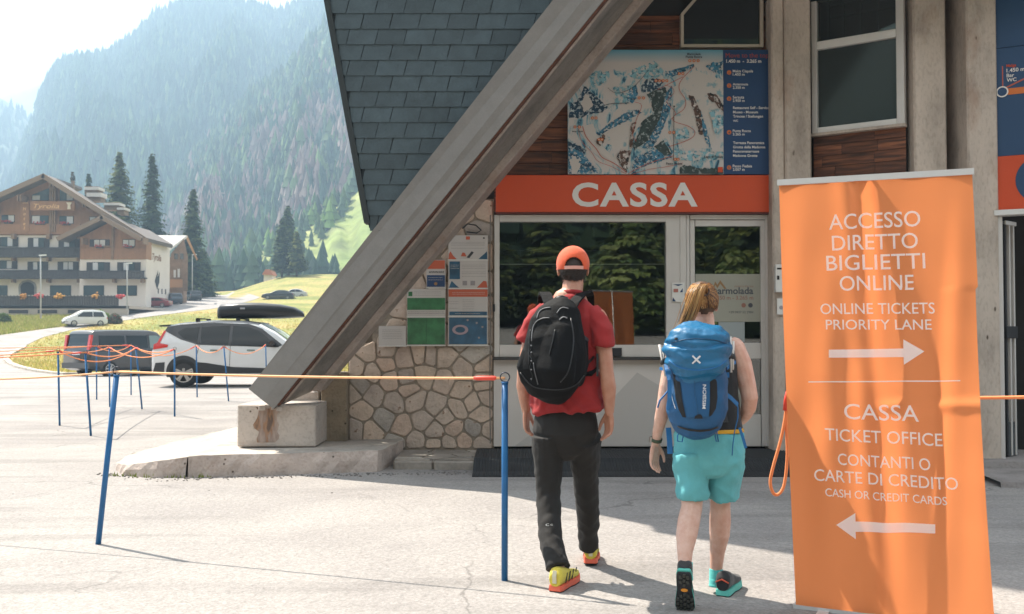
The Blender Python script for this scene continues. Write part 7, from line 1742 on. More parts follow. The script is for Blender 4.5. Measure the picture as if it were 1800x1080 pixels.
# ---- white compact SUV with black roof and roof box
suv = empty('parked_car', (0, 0, 0), 'white SUV with black roof and a long roof box parked beyond the blue posts', 'car')
c = Car(4.43, 1.87, [(0, .92), (.05, 1.05), (.12, 1.12), (.30, 1.42), (.36, 1.49), (.7, 1.575), (1.5, 1.64), (2.2, 1.635), (2.6, 1.58), (3.0, 1.38), (3.35, 1.13), (3.6, 1.07), (4.1, .99), (4.35, .86), (4.43, .66)],
        [(0, 1.08), (.3, 1.12), (1.2, 1.06), (2.6, .99), (3.4, .98), (4.0, .93), (4.43, .62)], .27, .20)
WP = paint('white_car_paint', (.72, .72, .72)); BP = paint('black_roof_paint', (.015, .015, .017), .25)
c.body('body', WP, suv)
for sy in (-1, 1):
    c.side('window', [(.78, 1.20), (1.12, 1.10), (1.15, 1.48), (.82, 1.47), (.62, 1.36)], CGL, suv, .012, sy); c.side('window', [(1.20, 1.09), (1.88, 1.05), (1.90, 1.53), (1.20, 1.49)], CGL2 if 0 else CGL, suv, .012, sy)
    c.side('window', [(1.96, 1.05), (2.95, 1.02), (3.02, 1.08), (2.62, 1.40), (2.35, 1.50), (1.98, 1.53)], CGL, suv, .012, sy)
    c.side('black_pillar', [(.30, 1.40), (.72, 1.18), (1.15, 1.05), (3.1, .985), (3.22, 1.04), (2.68, 1.46), (2.35, 1.575), (1.5, 1.60), (.7, 1.56), (.36, 1.50)], BP, suv, .007, sy)
    c.side('sill_cladding', [(0.02, .34), (.32, .34), (.34, .62), (.10, .60)], CLAD, suv, .009, sy); c.side('sill_cladding', [(1.22, .34), (3.0, .34), (3.05, .46), (1.9, .50), (1.35, .60), (1.14, .62)], CLAD, suv, .009, sy)
    c.side('tail_light', [(.035, .93), (.40, .99), (.42, 1.05), (.20, 1.09), (.34, 1.40), (.28, 1.40), (.13, 1.10), (.04, 1.06)], REDL, suv, .012, sy)
    c.side('door_seam', [(1.915, .46), (1.925, .46), (1.945, 1.05), (1.935, 1.05)], CLAD, suv, .008, sy); c.side('door_seam', [(1.10, .72), (1.112, .72), (1.19, 1.08), (1.178, 1.08)], CLAD, suv, .008, sy)
    for x_ in (1.45, 2.35): c.side('door_handle', [(x_, .90), (x_ + .2, .895), (x_ + .2, .925), (x_, .93)], CHR, suv, .028, sy)
    c.wheel(.80, sy, .355, suv, .23, 5, None, CLAD); c.wheel(3.50, sy, .355, suv, .23, 5, None, CLAD)
    m_ = MB(); m_.obox((2.98, sy * 1.02, 1.09), (.07, 0, 0), (0, .10, 0), (0, 0, .065)); o = m_.obj('wing_mirror', BP, suv, False, True); bevel(o, .03, 2)
c.end('rear_window', 1.16, 1.42, .66, .52, CGL, suv, True, .012); c.end('windscreen', 1.14, 1.56, .72, .56, CGL, suv, False, .012)
roofp = MB(); vs = []
for i in range(17):
    x_ = .34 + (2.60 - .34) * i / 16; t_ = interp(c.top, x_); w_ = c.hw(x_, t_ - .03) - .01
    vs += [(x_, y_ * w_, t_ + (.028 if abs(y_) < .99 else -.02)) for y_ in (-1, -.9, -.4, .4, .9, 1)]
roofp.add(vs, [(i*6+j, i*6+j+1, (i+1)*6+j+1, (i+1)*6+j) for i in range(16) for j in range(5)]); roofp.obj('roof_panel', BP, suv, True, True)
o = MB().obox((.24, 0, 1.53), (.15, 0, .01), (0, .60, 0), (-.0, 0, .018)).obj('rear_spoiler', BP, suv, False, True); bevel(o, .012, 2)
for x_ in (1.05, 2.05):
    MB().obox((x_, 0, 1.705), (.035, 0, 0), (0, .60, 0), (0, 0, .015)).obj('roof_bar', BLACK, suv, False, True)
    for sy in (-1, 1): MB().obox((x_, sy * .57, 1.67), (.05, 0, 0), (0, .03, 0), (0, 0, .045)).obj('bar_foot', BLACK, suv, False, True)
place(suv, (P(284, 640, 25.6).x, 25.6, float(gz(0, 25.6)) + .01), R(3.5))
bxm = MB(); sec = []
rb = [(0, .05, .10), (.03, .24, .14), (.12, .36, .185), (.6, .40, .205), (1.1, .40, .205), (1.6, .38, .185), (1.95, .31, .14), (2.15, .18, .08), (2.2, .05, .04)]
for x_, hw_, hh_ in rb:
    for k in range(20):
        a = 2*math.pi*k/20; sec.append((x_, hw_ * math.copysign(abs(math.cos(a)) ** .6, math.cos(a)), 1.745 + (.075 if x_ > 1.7 else .0) * (x_-1.7) + hh_ + hh_ * math.copysign(abs(math.sin(a)) ** .55, math.sin(a))))
bxm.add(sec, [(i*20+k, i*20+(k+1) % 20, (i+1)*20+(k+1) % 20, (i+1)*20+k) for i in range(len(rb)-1) for k in range(20)] + [tuple(range(20)), tuple(range((len(rb)-1)*20, len(rb)*20))[::-1]])
rbx = empty('roof_box', (0, 0, 0), 'long glossy black roof box mounted on the white SUV', 'roof box')
bo = bxm.obj('box_shell', mat('roof_box_plastic', (.014, .014, .016), .38, spec=.5), rbx, True, True); MB().obox((1.1, -.395, 1.945), (.95, 0, .0), (0, .006, 0), (0, 0, .006)).obj('lid_seam', CHR if 0 else BLACK, rbx, False, True)
put = MB().obox((.70, -.408, 2.0), (.06, 0, 0), (0, .002, 0), (0, 0, .022)).obj('badge', mat('badge_grey', (.4, .4, .42), .4), rbx, False, True)
a = suv.rotation_euler.z; rbx.location = suv.location + Vector((1.42 * math.cos(a), 1.42 * math.sin(a), -.03)); rbx.rotation_euler = suv.rotation_euler

# ---- grey van seen from the rear quarter
van = empty('parked_van', (0, 0, 0), 'dark grey passenger van with tall red tail lights seen from its rear corner', 'van')
c = Car(4.76, 1.90, [(0, 1.10), (.05, 1.22), (.16, 1.82), (.28, 1.90), (1.2, 1.93), (2.9, 1.92), (3.25, 1.86), (3.75, 1.42), (4.1, 1.16), (4.5, 1.02), (4.7, .86), (4.76, .62)],
        [(0, 1.10), (3.6, 1.06), (4.1, 1.0), (4.76, .6)], .26, .12, (.03, .14))
VP = paint('grey_van_paint', (.042, .038, .038), .35); c.body('body', VP, van)
for sy in (-1, 1):
    c.side('window', [(.42, 1.18), (1.62, 1.18), (1.62, 1.70), (.46, 1.70)], CGL, van, .012, sy); c.side('window', [(1.72, 1.18), (2.72, 1.17), (2.72, 1.70), (1.72, 1.70)], CGL, van, .012, sy)
    c.side('window', [(2.82, 1.16), (3.72, 1.12), (3.72, 1.22), (3.32, 1.66), (3.18, 1.70), (2.82, 1.70)], CGL2 if 0 else mat('pale_side_glass', (.16, .21, .18), .08, spec=1), van, .012, sy)
    c.side('lower_trim', [(.0, .36), (.45, .36), (.45, .46), (.02, .46)], CLAD, van, .008, sy); c.side('lower_trim', [(1.35, .30), (3.1, .30), (3.1, .38), (1.35, .38)], CLAD, van, .008, sy)
    c.side('slide_rail', [(.3, 1.06), (1.75, 1.06), (1.75, 1.075), (.3, 1.075)], CLAD, van, .009, sy); c.side('door_seam', [(2.765, .42), (2.777, .42), (2.777, 1.78), (2.765, 1.78)], CLAD, van, .008, sy)
    c.side('door_handle', [(2.58, 1.02), (2.74, 1.02), (2.74, 1.05), (2.58, 1.05)], CLAD, van, .02, sy)
    c.wheel(.92, sy, .33, van, .21, 7, RIM, None); c.wheel(3.92, sy, .33, van, .21, 7, RIM, None)
    MB().obox((.075, sy * .815, 1.43), (.05, 0, .0), (0, .075, 0), (.045, 0, .30)).obj('tail_light', REDL, van, False, True)
    MB().obox((3.62, sy * 1.06, 1.22), (.06, 0, 0), (0, .12, 0), (0, 0, .11)).obj('wing_mirror', BP, van, False, True)
c.end('rear_window', 1.24, 1.76, .76, .72, CGL, van, True, .014); c.end('windscreen', 1.25, 1.80, .76, .68, CGL, van, False, .012)
MB().obox((-.02, 0, .48), (.06, 0, 0), (0, .90, 0), (0, 0, .11)).obj('rear_bumper', mat('bumper_grey', (.10, .095, .095), .6), van, False, True)
MB().obox((.0, .0, .98), (.02, 0, 0), (0, .27, 0), (0, 0, .06)).obj('number_plate', PLATE, van, False, True); MB().obox((.01, -.45, .80), (.02, 0, 0), (0, .03, 0), (0, 0, .008)).obj('badge', CHR, van, False, True)
place(van, (P(134, 640, 40.6).x, 40.6, float(gz(-18, 41.5)) + .01), R(56))

# ---- small far cars
def small_car(label, col, L, W, H, pos, heading, kind='hatch', group='cars parked by the hotel', name='parked_car', cat='car', rough=.3):
    e_ = empty(name, (0, 0, 0), label, cat, group)
    k = L / 4.4; h = H / 1.5
    if kind == 'mpv': top = [(0, .95), (.06, 1.10), (.25, 1.48), (.5, 1.60), (1.4, 1.70), (2.5, 1.66), (2.9, 1.50), (3.5, 1.14), (3.9, 1.0), (4.2, .86), (4.35, .62)]; h = H / 1.7
    elif kind == 'suv': top = [(0, 1.0), (.08, 1.12), (.32, 1.48), (.6, 1.52), (1.6, 1.54), (2.4, 1.48), (3.0, 1.10), (3.9, 1.0), (4.25, .88), (4.4, .62)]; h = H / 1.54
    else: top = [(0, .88), (.06, .98), (.40, 1.04), (.85, 1.34), (1.3, 1.44), (2.0, 1.45), (2.5, 1.36), (3.1, 1.03), (3.9, .92), (4.25, .80), (4.4, .58)]
    c = Car(L, W, [(a * k, b_ * h) for a, b_ in top], [(0, .92 * h), (3.1 * k, .90 * h), (4.4 * k, .55 * h)], .20, .18)
    m_ = paint(name + '_paint', col, rough); c.body('body', m_, e_); tz = h * (1.44 if kind == 'hatch' else 1.58 if kind == 'mpv' else 1.46)
    for sy in (-1, 1):
        a0, a1, a2, a3 = (.62, 1.25, 2.35, 2.95) if kind == 'hatch' else (.35, .55, 2.55, 3.35) if kind == 'mpv' else (.42, .62, 2.2, 2.85)
        md_ = (a1 + a2) / 2
        c.side('window', [(a0*k, .98*h), (md_*k - .03, .97*h), (md_*k - .03, tz - .09*h), (a1*k, tz - .11*h)], CGL, e_, .012, sy, .3); c.side('window', [(md_*k + .03, .97*h), (a3*k, .96*h), (a2*k, tz - .12*h), (md_*k + .03, tz - .09*h)], CGL, e_, .012, sy, .3)
        for x_ in (.78 * k, 3.5 * k): c.wheel(x_, sy, .31, e_, .20, 7, RIM, None)
        MB().obox((.06, sy * W * .40, .86 * h), (.05, 0, 0), (0, .10, 0), (0, 0, .07)).obj('tail_light', REDL, e_, False, True); MB().obox((L - .16, sy * W * .35, .70 * h), (.10, 0, 0), (0, .13, 0), (0, 0, .06)).obj('headlight', HEADL, e_, False, True)
        MB().obox((a3*k - .1, sy * (W/2 + .06), 1.0*h), (.05, 0, 0), (0, .09, 0), (0, 0, .055)).obj('wing_mirror', m_, e_, False, True)
    c.end('rear_window', 1.02*h, tz - .10*h, W*.36, W*.31, CGL, e_, True, .014); c.end('windscreen', 1.06*h, tz - .08*h, W*.40, W*.33, CGL, e_, False, .014)
    MB().obox((L - .01, 0, .40), (.02, 0, 0), (0, W*.34, 0), (0, 0, .10)).obj('grille', CLAD, e_, False, True); MB().obox((L + .02, 0, .46), (.01, 0, 0), (0, .25, 0), (0, 0, .055)).obj('number_plate', PLATE, e_, False, True)
    place(e_, pos, heading); return e_
def at_ground(px, py): return ground_at(px, py)
g_ = at_ground(122, 574); small_car('white people carrier driving down the road below the hotel terrace', (.66, .66, .64), 4.1, 1.75, 1.68, g_ + Vector((3.0, 1.6, 0)), R(180 + 38), 'mpv', name='white_van', cat='car', group=None)
g_ = at_ground(232, 541); small_car('dark red low saloon parked beside the hotel side wall', (.22, .015, .018), 4.5, 1.78, 1.38, g_ + Vector((4.9, .5, 0)), R(178), 'hatch')
g_ = at_ground(292, 535); small_car('dark blue car parked between the red saloon and the last black car', (.02, .03, .045), 4.3, 1.8, 1.55, g_ + Vector((1.9, -1.2, 0)), R(125), 'suv')
g_ = at_ground(325, 529); small_car('black car parked farthest up the road beside the hotel', (.012, .014, .015), 4.3, 1.8, 1.5, g_ + Vector((2.0, -1.0, 0)), R(122), 'suv')
g_ = at_ground(457, 527); small_car('black estate car parked on the meadow under the lone fir clump', (.012, .012, .014), 4.7, 1.85, 1.5, g_ + Vector((4.9, .9, 0)), R(183), 'hatch', 'cars parked on the meadow')
g_ = at_ground(500, 524); small_car('silver car parked behind the black estate on the meadow', (.50, .50, .50), 4.2, 1.8, 1.5, g_ + Vector((2.7, 3.5, .05)), R(186), 'hatch', 'cars parked on the meadow')

# ================================================================ HOTEL, TREES, LAMPS
HY = 129.0; TY = 112.5
WOODH = mat('hotel_timber', (.29, .145, .07), .8, var=[(.8, .15), (6, .15)], stretch=(3, 1, .6), world=True); WOODB = mat('hotel_brown_boards', (.22, .135, .08), .8, var=(2, .2), world=True)
WALLW = mat('hotel_white_wall', (.66, .58, .51), .9, var=(.5, .06), world=True); ROOFB = mat('roof_fascia', (.22, .15, .10), .8); ROOFT = mat('roof_sheet', (.13, .105, .09), .8); RAILD = mat('dark_balcony', (.045, .04, .04), .8, var=(3, .3), world=True)
SHUT = mat('dark_shutter', (.035, .028, .026), .7); CURT = mat('curtain', (.55, .53, .52), .8); HGL = mat('hotel_glass', (.03, .045, .05), .08, spec=1); TERR = mat('terrace_wall', (.42, .35, .28), .9, var=(.4, .1), world=True)
ROOFL = mat('pale_roof', (.60, .56, .52), .5, var=(1, .08), world=True); FLW = mat('geranium', (.40, .05, .04), .8); GOLD = mat('gold_lettering', (.70, .42, .18), .5)
hotel = empty('hotel', (P(80, 540, HY).x, HY, 3.6), 'big alpine timber and white plaster hotel with two gables and dark balconies', 'building')
def hb(name, a, b2, c_, d, Y, th, m, par=hotel, bev=0):
    x0, x1 = (a-900)/1750*Y, (b2-900)/1750*Y; z1, z0 = PZ(c_, Y), PZ(d, Y)
    o = MB().box(x0, x1, Y, Y + th, z0, z1).obj(name, m, par); return o
def gable(name, pts, Y, th, m, par=hotel): 
    return MB().prism([((a-900)/1750*Y, PZ(b2, Y)) for a, b2 in pts][::-1], Y, Y + th, m=0).obj(name, m, par)
def slab(name, a, b2, Y0, Y1, th, m, par=hotel, drop=0):
    """roof plane between pixel points a and b2 at the front, run back to Y1"""
    p0 = Vector(((a[0]-900)/1750*HY, Y0, PZ(a[1], HY))); p1 = Vector(((b2[0]-900)/1750*HY, Y0, PZ(b2[1], HY))); d = (p1-p0).normalized(); n_ = Vector((-d.z, 0, d.x)); n_ = n_ if n_.z > 0 else -n_
    q = [p0, p1, p1 + Vector((0, Y1-Y0, 0)), p0 + Vector((0, Y1-Y0, 0))]
    o = mesh(name, [v for v in q] + [v - n_*th for v in q], [(0, 1, 2, 3), (7, 6, 5, 4), (0, 4, 5, 1), (1, 5, 6, 2), (2, 6, 7, 3), (3, 7, 4, 0)], m, par)
    bm = bmesh.new(); bm.from_mesh(o.data); bmesh.ops.recalc_face_normals(bm, faces=bm.faces); bm.to_mesh(o.data); bm.free(); return o
# main block
gable('gable_wall', [(-75, 540), (160, 540), (256, 540), (256, 421), (87.5, 316), (-75, 388)], HY, .3, WOODH)
hb('plaster_wall', -75, 140, 414, 540, HY - .05, .06, WALLW)
MB().box((-75-900)/1750*HY, (255.5-900)/1750*HY, HY + .3, HY + 9.0, 3.0, PZ(421, HY)).obj('side_wall', WALLW, hotel)
slab('roof', (87.5, 311), (-95, 391), HY - 2.2, HY + 9, .40, ROOFT); slab('roof', (87.5, 311), (222, 394), HY - 2.2, HY + 1.2, .40, ROOFT); slab('roof', (222.1, 394), (266, 421), HY - 2.2, HY + 8, .40, ROOFT)
slab('roof_fascia', (87.5, 310), (-95, 390), HY - 2.35, HY - 2.18, .62, ROOFB); slab('roof_fascia', (87.5, 310), (266, 420), HY - 2.35, HY - 2.18, .62, ROOFB)
for a in (87, 30, 145, 203, -20): 
    yy = 311 + abs(a - 87.5) * (.438 if a < 87.5 else .616)
    for d in (-2.5, 2.5): hb('purlin', a + d - 1.2, a + d + 1.2, yy + 6, yy + 17, HY - 2.1, 2.0, WOODB)
hb('timber_post', 84, 87, 322, 408, HY - .5, .2, WOODB); hb('timber_post', 88, 91, 322, 408, HY - .5, .2, WOODB); hb('timber_post', 92, 95, 330, 408, HY - .5, .2, WOODB)
# projecting wing
WY = HY - 1.6
gable('gable_wall', [(139, 456), (256, 456), (256, 419), (196, 388), (139, 418)], WY, 1.9, WOODH); hb('plaster_wall', 139, 256, 456, 540, WY, 1.9, WALLW)
slab('roof', (196, 385), (118, 423), WY - 1.8, WY + 4, .36, ROOFT); slab('roof', (196, 385), (266, 423), WY - 1.8, WY + 9.6, .36, ROOFT)
slab('roof_fascia', (196, 384), (118, 422), WY - 1.95, WY - 1.79, .55, ROOFB); slab('roof_fascia', (196, 384), (266, 422), WY - 1.95, WY - 1.79, .55, ROOFB)
for a in (196, 142, 250): hb('purlin', a - 1.3, a + 1.3, 385 + abs(a-196)*.52 + 5, 385 + abs(a-196)*.52 + 16, WY - 1.7, 1.6, WOODB)
hb('timber_post', 194, 198, 392, 456, WY - .25, .2, WOODB); hb('timber_brace', 180, 196, 432, 435, WY - .2, .15, WOODB)
# recessed attic and windows
def hwin(a, b2, c_, d, Y, sh=0, curtain=True, box=False, label=None, split=2):
    f = hb('window', a, b2, c_, d, Y - .06, .08, SHUT)
    w_ = (b2 - a); n = split
    for i in range(n):
        x0 = a + .8 + i * (w_ - .8) / n; x1 = a + (i + 1) * (w_ - .8) / n
        o = hb('pane', x0, x1, c_ + .8, d - .8, Y - .09, .03, HGL, hotel); o.parent = f; o.matrix_parent_inverse = Matrix.Identity(4)
        if curtain and (i + int(a)) % 3: 
            o = hb('curtain', x0 + .2, x1 - .2, c_ + 1.0, d - 1.0, Y - .105, .01, CURT); o.parent = f; o.matrix_parent_inverse = Matrix.Identity(4)
    if sh:
        for s, e_ in ((a - sh, a - .3), (b2 + .3, b2 + sh)):
            o = hb('shutter', s, e_, c_ + .3, d, Y - .10, .04, SHUT); o.parent = f; o.matrix_parent_inverse = Matrix.Identity(4)
    if box:
        o = hb('flower_box', a + w_*.2, b2 - w_*.2, d + .3, d + 2.2, Y - .45, .3, SHUT); o.parent = f; o.matrix_parent_inverse = Matrix.Identity(4)
        mb = MB(); random.seed(int(a * 7 + c_))
        for i in range(26): q = Vector(((random.uniform(a + w_*.15, b2 - w_*.15)-900)/1750*Y, Y - .4 + random.uniform(-.15, .1), PZ(d + .5, Y) + random.uniform(-.05, .28))); ell(mb, q, (.09, .09, .07), 6)
        o = mb.obj('flowers', FLW, hotel); o.parent = f; o.matrix_parent_inverse = Matrix.Identity(4); o['kind'] = 'stuff'
    return f
for a, b2, c_, d, bxx in [(0, 23, 378, 391, 1), (53, 83, 379, 393, 1), (102, 127, 380, 394, 1), (155, 177, 381, 396, 0), (53, 83, 343, 353, 0), (102, 126, 341, 353, 0), (-50, -25, 379, 391, 1)]: hwin(a, b2, c_, d, HY, 0, True, bxx)
gable('dark_slope_window', [(54, 343), (83, 343), (83, 331), (54, 342.5)], HY - .1, .05, HGL); gable('dark_slope_window', [(102, 343), (126, 343), (126, 341), (102, 331)], HY - .1, .05, HGL)
for a, b2, c_, d in [(0, 21, 417, 434), (56, 76, 418, 435), (110, 131, 418, 435), (-55, -30, 417, 434)]: hwin(a, b2, c_, d, HY - .05, 9, True)
for a, b2, c_, d in [(0, 20, 458, 473), (56, 74, 460, 475), (109, 128, 460, 475), (-55, -30, 458, 473)]: hwin(a, b2, c_, d, HY - .05, 9, True)
for a, b2, c_, d, s_ in [(163, 184, 421, 434, 7), (214, 236, 421, 434, 0), (161, 182, 461, 476, 10), (215, 236, 461, 476, 10)]: hwin(a, b2, c_, d, WY, s_, True, c_ == 421)
for a, b2 in [(87, 124), (146, 182), (205, 240), (-30, 12)]: hwin(a, b2, 502, 520, WY if a > 139 else HY - .05, 0, False)
# arched entrance
mb = MB(); ap = [(37 , 519)] + [(48 + 12*math.cos(t_), 505 - 9*math.sin(t_)) for t_ in np.linspace(math.pi, 0, 9)] + [(60, 519)]
MB().prism([((a-900)/1750*HY, PZ(b2, HY)) for a, b2 in ap][::-1], HY - .12, HY - .05).obj('entrance_arch', DARK, hotel)
ap2 = [(33, 519)] + [(48 + 16*math.cos(t_), 505 - 12.5*math.sin(t_)) for t_ in np.linspace(math.pi, 0, 9)] + [(64, 519)]
MB().prism([((a-900)/1750*HY, PZ(b2, HY)) for a, b2 in ap2][::-1], HY - .09, HY - .05).obj('arch_stones', mat('arch_stone', (.25, .23, .21), .9, var=(5, .3), world=True), hotel)
# balconies
def balcony(a, b2, c_, d, Y, depth=1.2, m=RAILD):
    e_ = hb('balcony', a, b2, d - 2.2, d, Y - depth, depth, m)
    n = int((b2 - a) / 2.6); me = None
    for i in range(n):
        x_ = a + (i + .5) * (b2 - a) / n
        o = hb('baluster', x_ - 1.12, x_ + 1.12, c_ + 1.6, d - 2.3, Y - depth, .05, m); o.parent = e_; o.matrix_parent_inverse = Matrix.Identity(4)
    o = hb('hand_rail', a, b2, c_, c_ + 1.5, Y - depth - .06, .18, m); o.parent = e_; o.matrix_parent_inverse = Matrix.Identity(4)
    return e_
balcony(-75, 139, 435, 452, HY, 1.3); balcony(-75, 139, 475, 490, HY, 1.3); balcony(139, 253, 476, 490, WY, 1.1)
for a in (20, 82, 136, 198, 248):
    for yy in (452, 490):
        if not (yy == 452 and a > 137): hb('bracket', a - 2, a + 2, yy, yy + 7, (HY if a < 137 else WY) - .9, .85, WOODB)
for a in (20, 82, 136): hb('bracket', a - 3, a + 3, 411, 420, HY - .8, .75, WOODB)
hb('timber_band', -75, 139, 394, 412, HY - .35, .3, WOODH); hb('timber_band', 140, 256, 436, 456, WY - .12, .12, WOODH)
# name board, vertical board and crest
bo = hb('name_board', 50, 129, 354, 370, HY - 1.0, .12, WOODH)
hb('name_board', 33, 49, 353, 408, HY - .4, .1, WOODH)
hq = lambda a, b2, d=1.01: Vector(((a-900)/1750*(HY-d), HY - d, PZ(b2, HY - d)))
put_text('Tyrolia', hq(79, 366.5), (1, 0, 0), (0, 0, 1), GOLD, hotel, width=3.3, height=.62, bold=.0, shear=.3)
for i, ch in enumerate('Hotel'): put_text(ch, hq(40.5, 370 + i * 8.6, .42), (1, 0, 0), (0, 0, 1), GOLD, hotel, height=.42, bold=.02, shear=.25)
hb('stars', 37, 46, 356.5, 357.8, HY - .42, .02, GOLD)
MB().prism([((a-900)/1750*(HY-1), PZ(b2, HY-1)) for a, b2 in [(114, 356), (124, 356), (121, 361), (122, 368), (116, 368), (117, 361)]][::-1], HY - 1.05, HY - 1.0).obj('crest', mat('crest_white', (.7, .62, .5), .6), hotel)
# side wall lettering and bird emblem (the side faces +X)
sx = (255.5-900)/1750*HY + .01
side_b = MB(); side_b.add([(sx + .02, HY + y_, z_) for y_, z_ in [(3.2, 8.4), (4.4, 10.0), (4.2, 8.9), (5.0, 9.8), (4.9, 8.3), (4.1, 7.3)]], [(0, 5, 4, 3, 2, 1)]); side_b.obj('bird_emblem', BLACK, hotel)
put_text('Tyrolia', (sx, HY + 3.9, 11.2), (0, 1, 0), (0, 0, 1), mat('brown_sign', (.20, .08, .03), .6), hotel, width=3.4, bold=.03, shear=.2)
for y_, z_ in ((4.4, 6.8), (5.8, 6.8), (7.2, 6.8)): MB().box(sx - .01, sx + .02, HY + y_, HY + y_ + .35, z_, z_ + .7).obj('small_plaque', SHUT, hotel)
for y_ in (1.2, 5.2): MB().box(sx - .01, sx + .05, HY + y_, HY + y_ + 1.0, 4.0, 6.0).obj('side_window', HGL, hotel)
# terrace
hb('terrace_wall', -75, 224, 538, 566, TY, .4, TERR); MB().box((-75-900)/1750*(TY), (224-900)/1750*(TY), TY, HY, PZ(538, TY) - .3, PZ(538, TY)).obj('terrace_floor', TERR, hotel)
for a in (15, 66, 119): hb('cellar_window', a, a + 34, 545, 551, TY - .04, .05, SHUT)
fnc = empty('terrace_fence', (P(80, 530, TY).x, TY, PZ(538, TY)), 'dark wooden board fence along the hotel terrace', 'fence')
n = 92
for i in range(n):
    a = -60 + i * 2.95
    if a > 206: break
    hb('fence_board', a, a + 2.5, 519.5 + (1.2 if i % 2 else 0), 538, TY, .05, RAILD, fnc)
hb('fence_rail', -60, 208, 522, 523.5, TY + .05, .06, RAILD, fnc)
random.seed(14)
for a, col in ((40, (.55, .24, .03)), (103, (.60, .30, .04)), (166, (.55, .26, .04)), (212, (.5, .05, .05)), (70, (.5, .06, .05))):
    e_ = empty('flower_pot', P(a, 520, TY), {40: 'orange flower basket on the terrace fence under the arch', 103: 'yellow flower basket on the terrace fence left of the middle window', 166: 'yellow flower basket on the terrace fence below the wing', 212: 'red flowers at the right end of the terrace', 70: 'small red flower tub on the terrace fence'}[a], 'flowers', 'flower baskets on the terrace')
    mb = MB()
    for i in range(40): ell(mb, P(a + random.gauss(0, 3.0), 520.5 + random.gauss(0, 1.8), TY - .3 + random.uniform(-.2, .2)), (.13, .13, .10), 6)
    tag(mb.obj('blossom', mat('blossom', col, .8), e_), kind='stuff'); mb = MB()
    MB().tube([P(a, 526, TY - .2), P(a, 522, TY - .2)], [.18, .3], 10).obj('basket', SHUT, e_)
# rear annex
annex = empty('annex_house', (P(300, 510, 141).x, 141, 4.5), 'smaller brown timber annex with a pale metal roof behind the hotel', 'building')
AY = 141.0; ax_ = lambda a: (a-900)/1750*AY
MB().box(ax_(278), ax_(322), AY, AY + 1.5, 3.5, PZ(452, AY)).obj('timber_wall', WOODB, annex)
vs = [(ax_(256), AY - .5, PZ(414, AY)), (ax_(324), AY + 1.0, PZ(413, AY)), (ax_(300), AY - 2.0, PZ(444, AY)), (ax_(262), AY - 2.0, PZ(430, AY))]
mesh('pale_roof', [Vector(v) for v in vs] + [Vector(v) + Vector((0, 0, -.3)) for v in vs], [(0, 1, 2, 3), (7, 6, 5, 4), (0, 4, 5, 1), (1, 5, 6, 2), (2, 6, 7, 3), (3, 7, 4, 0)], ROOFL, annex)
vs = [(ax_(324), AY + 1, PZ(412.5, AY)), (ax_(335), AY + 3, PZ(453, AY)), (ax_(333), AY + 3, PZ(456, AY)), (ax_(300), AY - 1.9, PZ(447, AY)), (ax_(300), AY - 1.9, PZ(443.5, AY))]
mesh('roof_fascia', [Vector(vs[0]), Vector(vs[1]), Vector(vs[2]), Vector((ax_(322), AY + .9, PZ(419, AY))), Vector(vs[3]), Vector(vs[4])], [(0, 1, 2, 3), (0, 3, 4, 5)], mat('fascia_orange_wood', (.42, .22, .10), .7), annex)
mesh('gable_wall', [Vector((ax_(300), AY - .1, PZ(446, AY))), Vector((ax_(322), AY + .0, PZ(420, AY))), Vector((ax_(329), AY + .1, PZ(452, AY))), Vector((ax_(329), AY + .1, PZ(512, AY))), Vector((ax_(300), AY - .1, PZ(512, AY)))], [(0, 1, 2, 3, 4)], WOODB, annex)
for a, b2, c_, d in [(306, 312, 446, 456), (316, 322, 446, 456), (305, 309, 475, 488), (312, 316, 473, 488)]:
    mesh('window', [Vector((ax_(a), AY - .15, PZ(d, AY))), Vector((ax_(b2), AY - .15, PZ(d, AY))), Vector((ax_(b2), AY - .15, PZ(c_, AY))), Vector((ax_(a), AY - .15, PZ(c_, AY)))], [(0, 1, 2, 3)], CURT if a in (305, 312) else HGL, annex)
mesh('balcony', [Vector((ax_(302), AY - .9, PZ(506, AY))), Vector((ax_(324), AY - .9, PZ(506, AY))), Vector((ax_(324), AY - .9, PZ(492, AY))), Vector((ax_(302), AY - .9, PZ(492, AY)))], [(0, 1, 2, 3)], mat('balcony_orange_wood', (.36, .19, .09), .7), annex)
# stepped white dormer roofs behind the main roof
for a, b2, c_, d in [(146, 170, 328, 334), (150, 174, 338, 346), (181, 207, 356, 361), (204, 216, 364, 369)]:
    hb('roof_dormer', a, b2, c_, d + 8, HY + 1.6, 1.6, ROOFB); hb('dormer_cap', a - .8, b2 + .8, c_ + 1, d, HY + 1.3, 2.0, ROOFL)
hb('chimney', 122, 126, 318, 345, HY + 5, .4, ROOFB)
hut = empty('hut', P(472, 486, 205), 'tiny hut with a rusty orange roof beside the fir clump on the knoll', 'hut')
MB().box((463-900)/1750*205, (478-900)/1750*205, 205, 208, PZ(495, 205), PZ(482, 205)).obj('hut_wall', WALLW, hut)
MB().prism([((a-900)/1750*205, PZ(b2, 205)) for a, b2 in [(461, 483), (480, 484), (475, 474), (467, 474)]][::1], 204.5, 208.5).obj('hut_roof', mat('rust_roof', (.42, .13, .05), .7), hut)
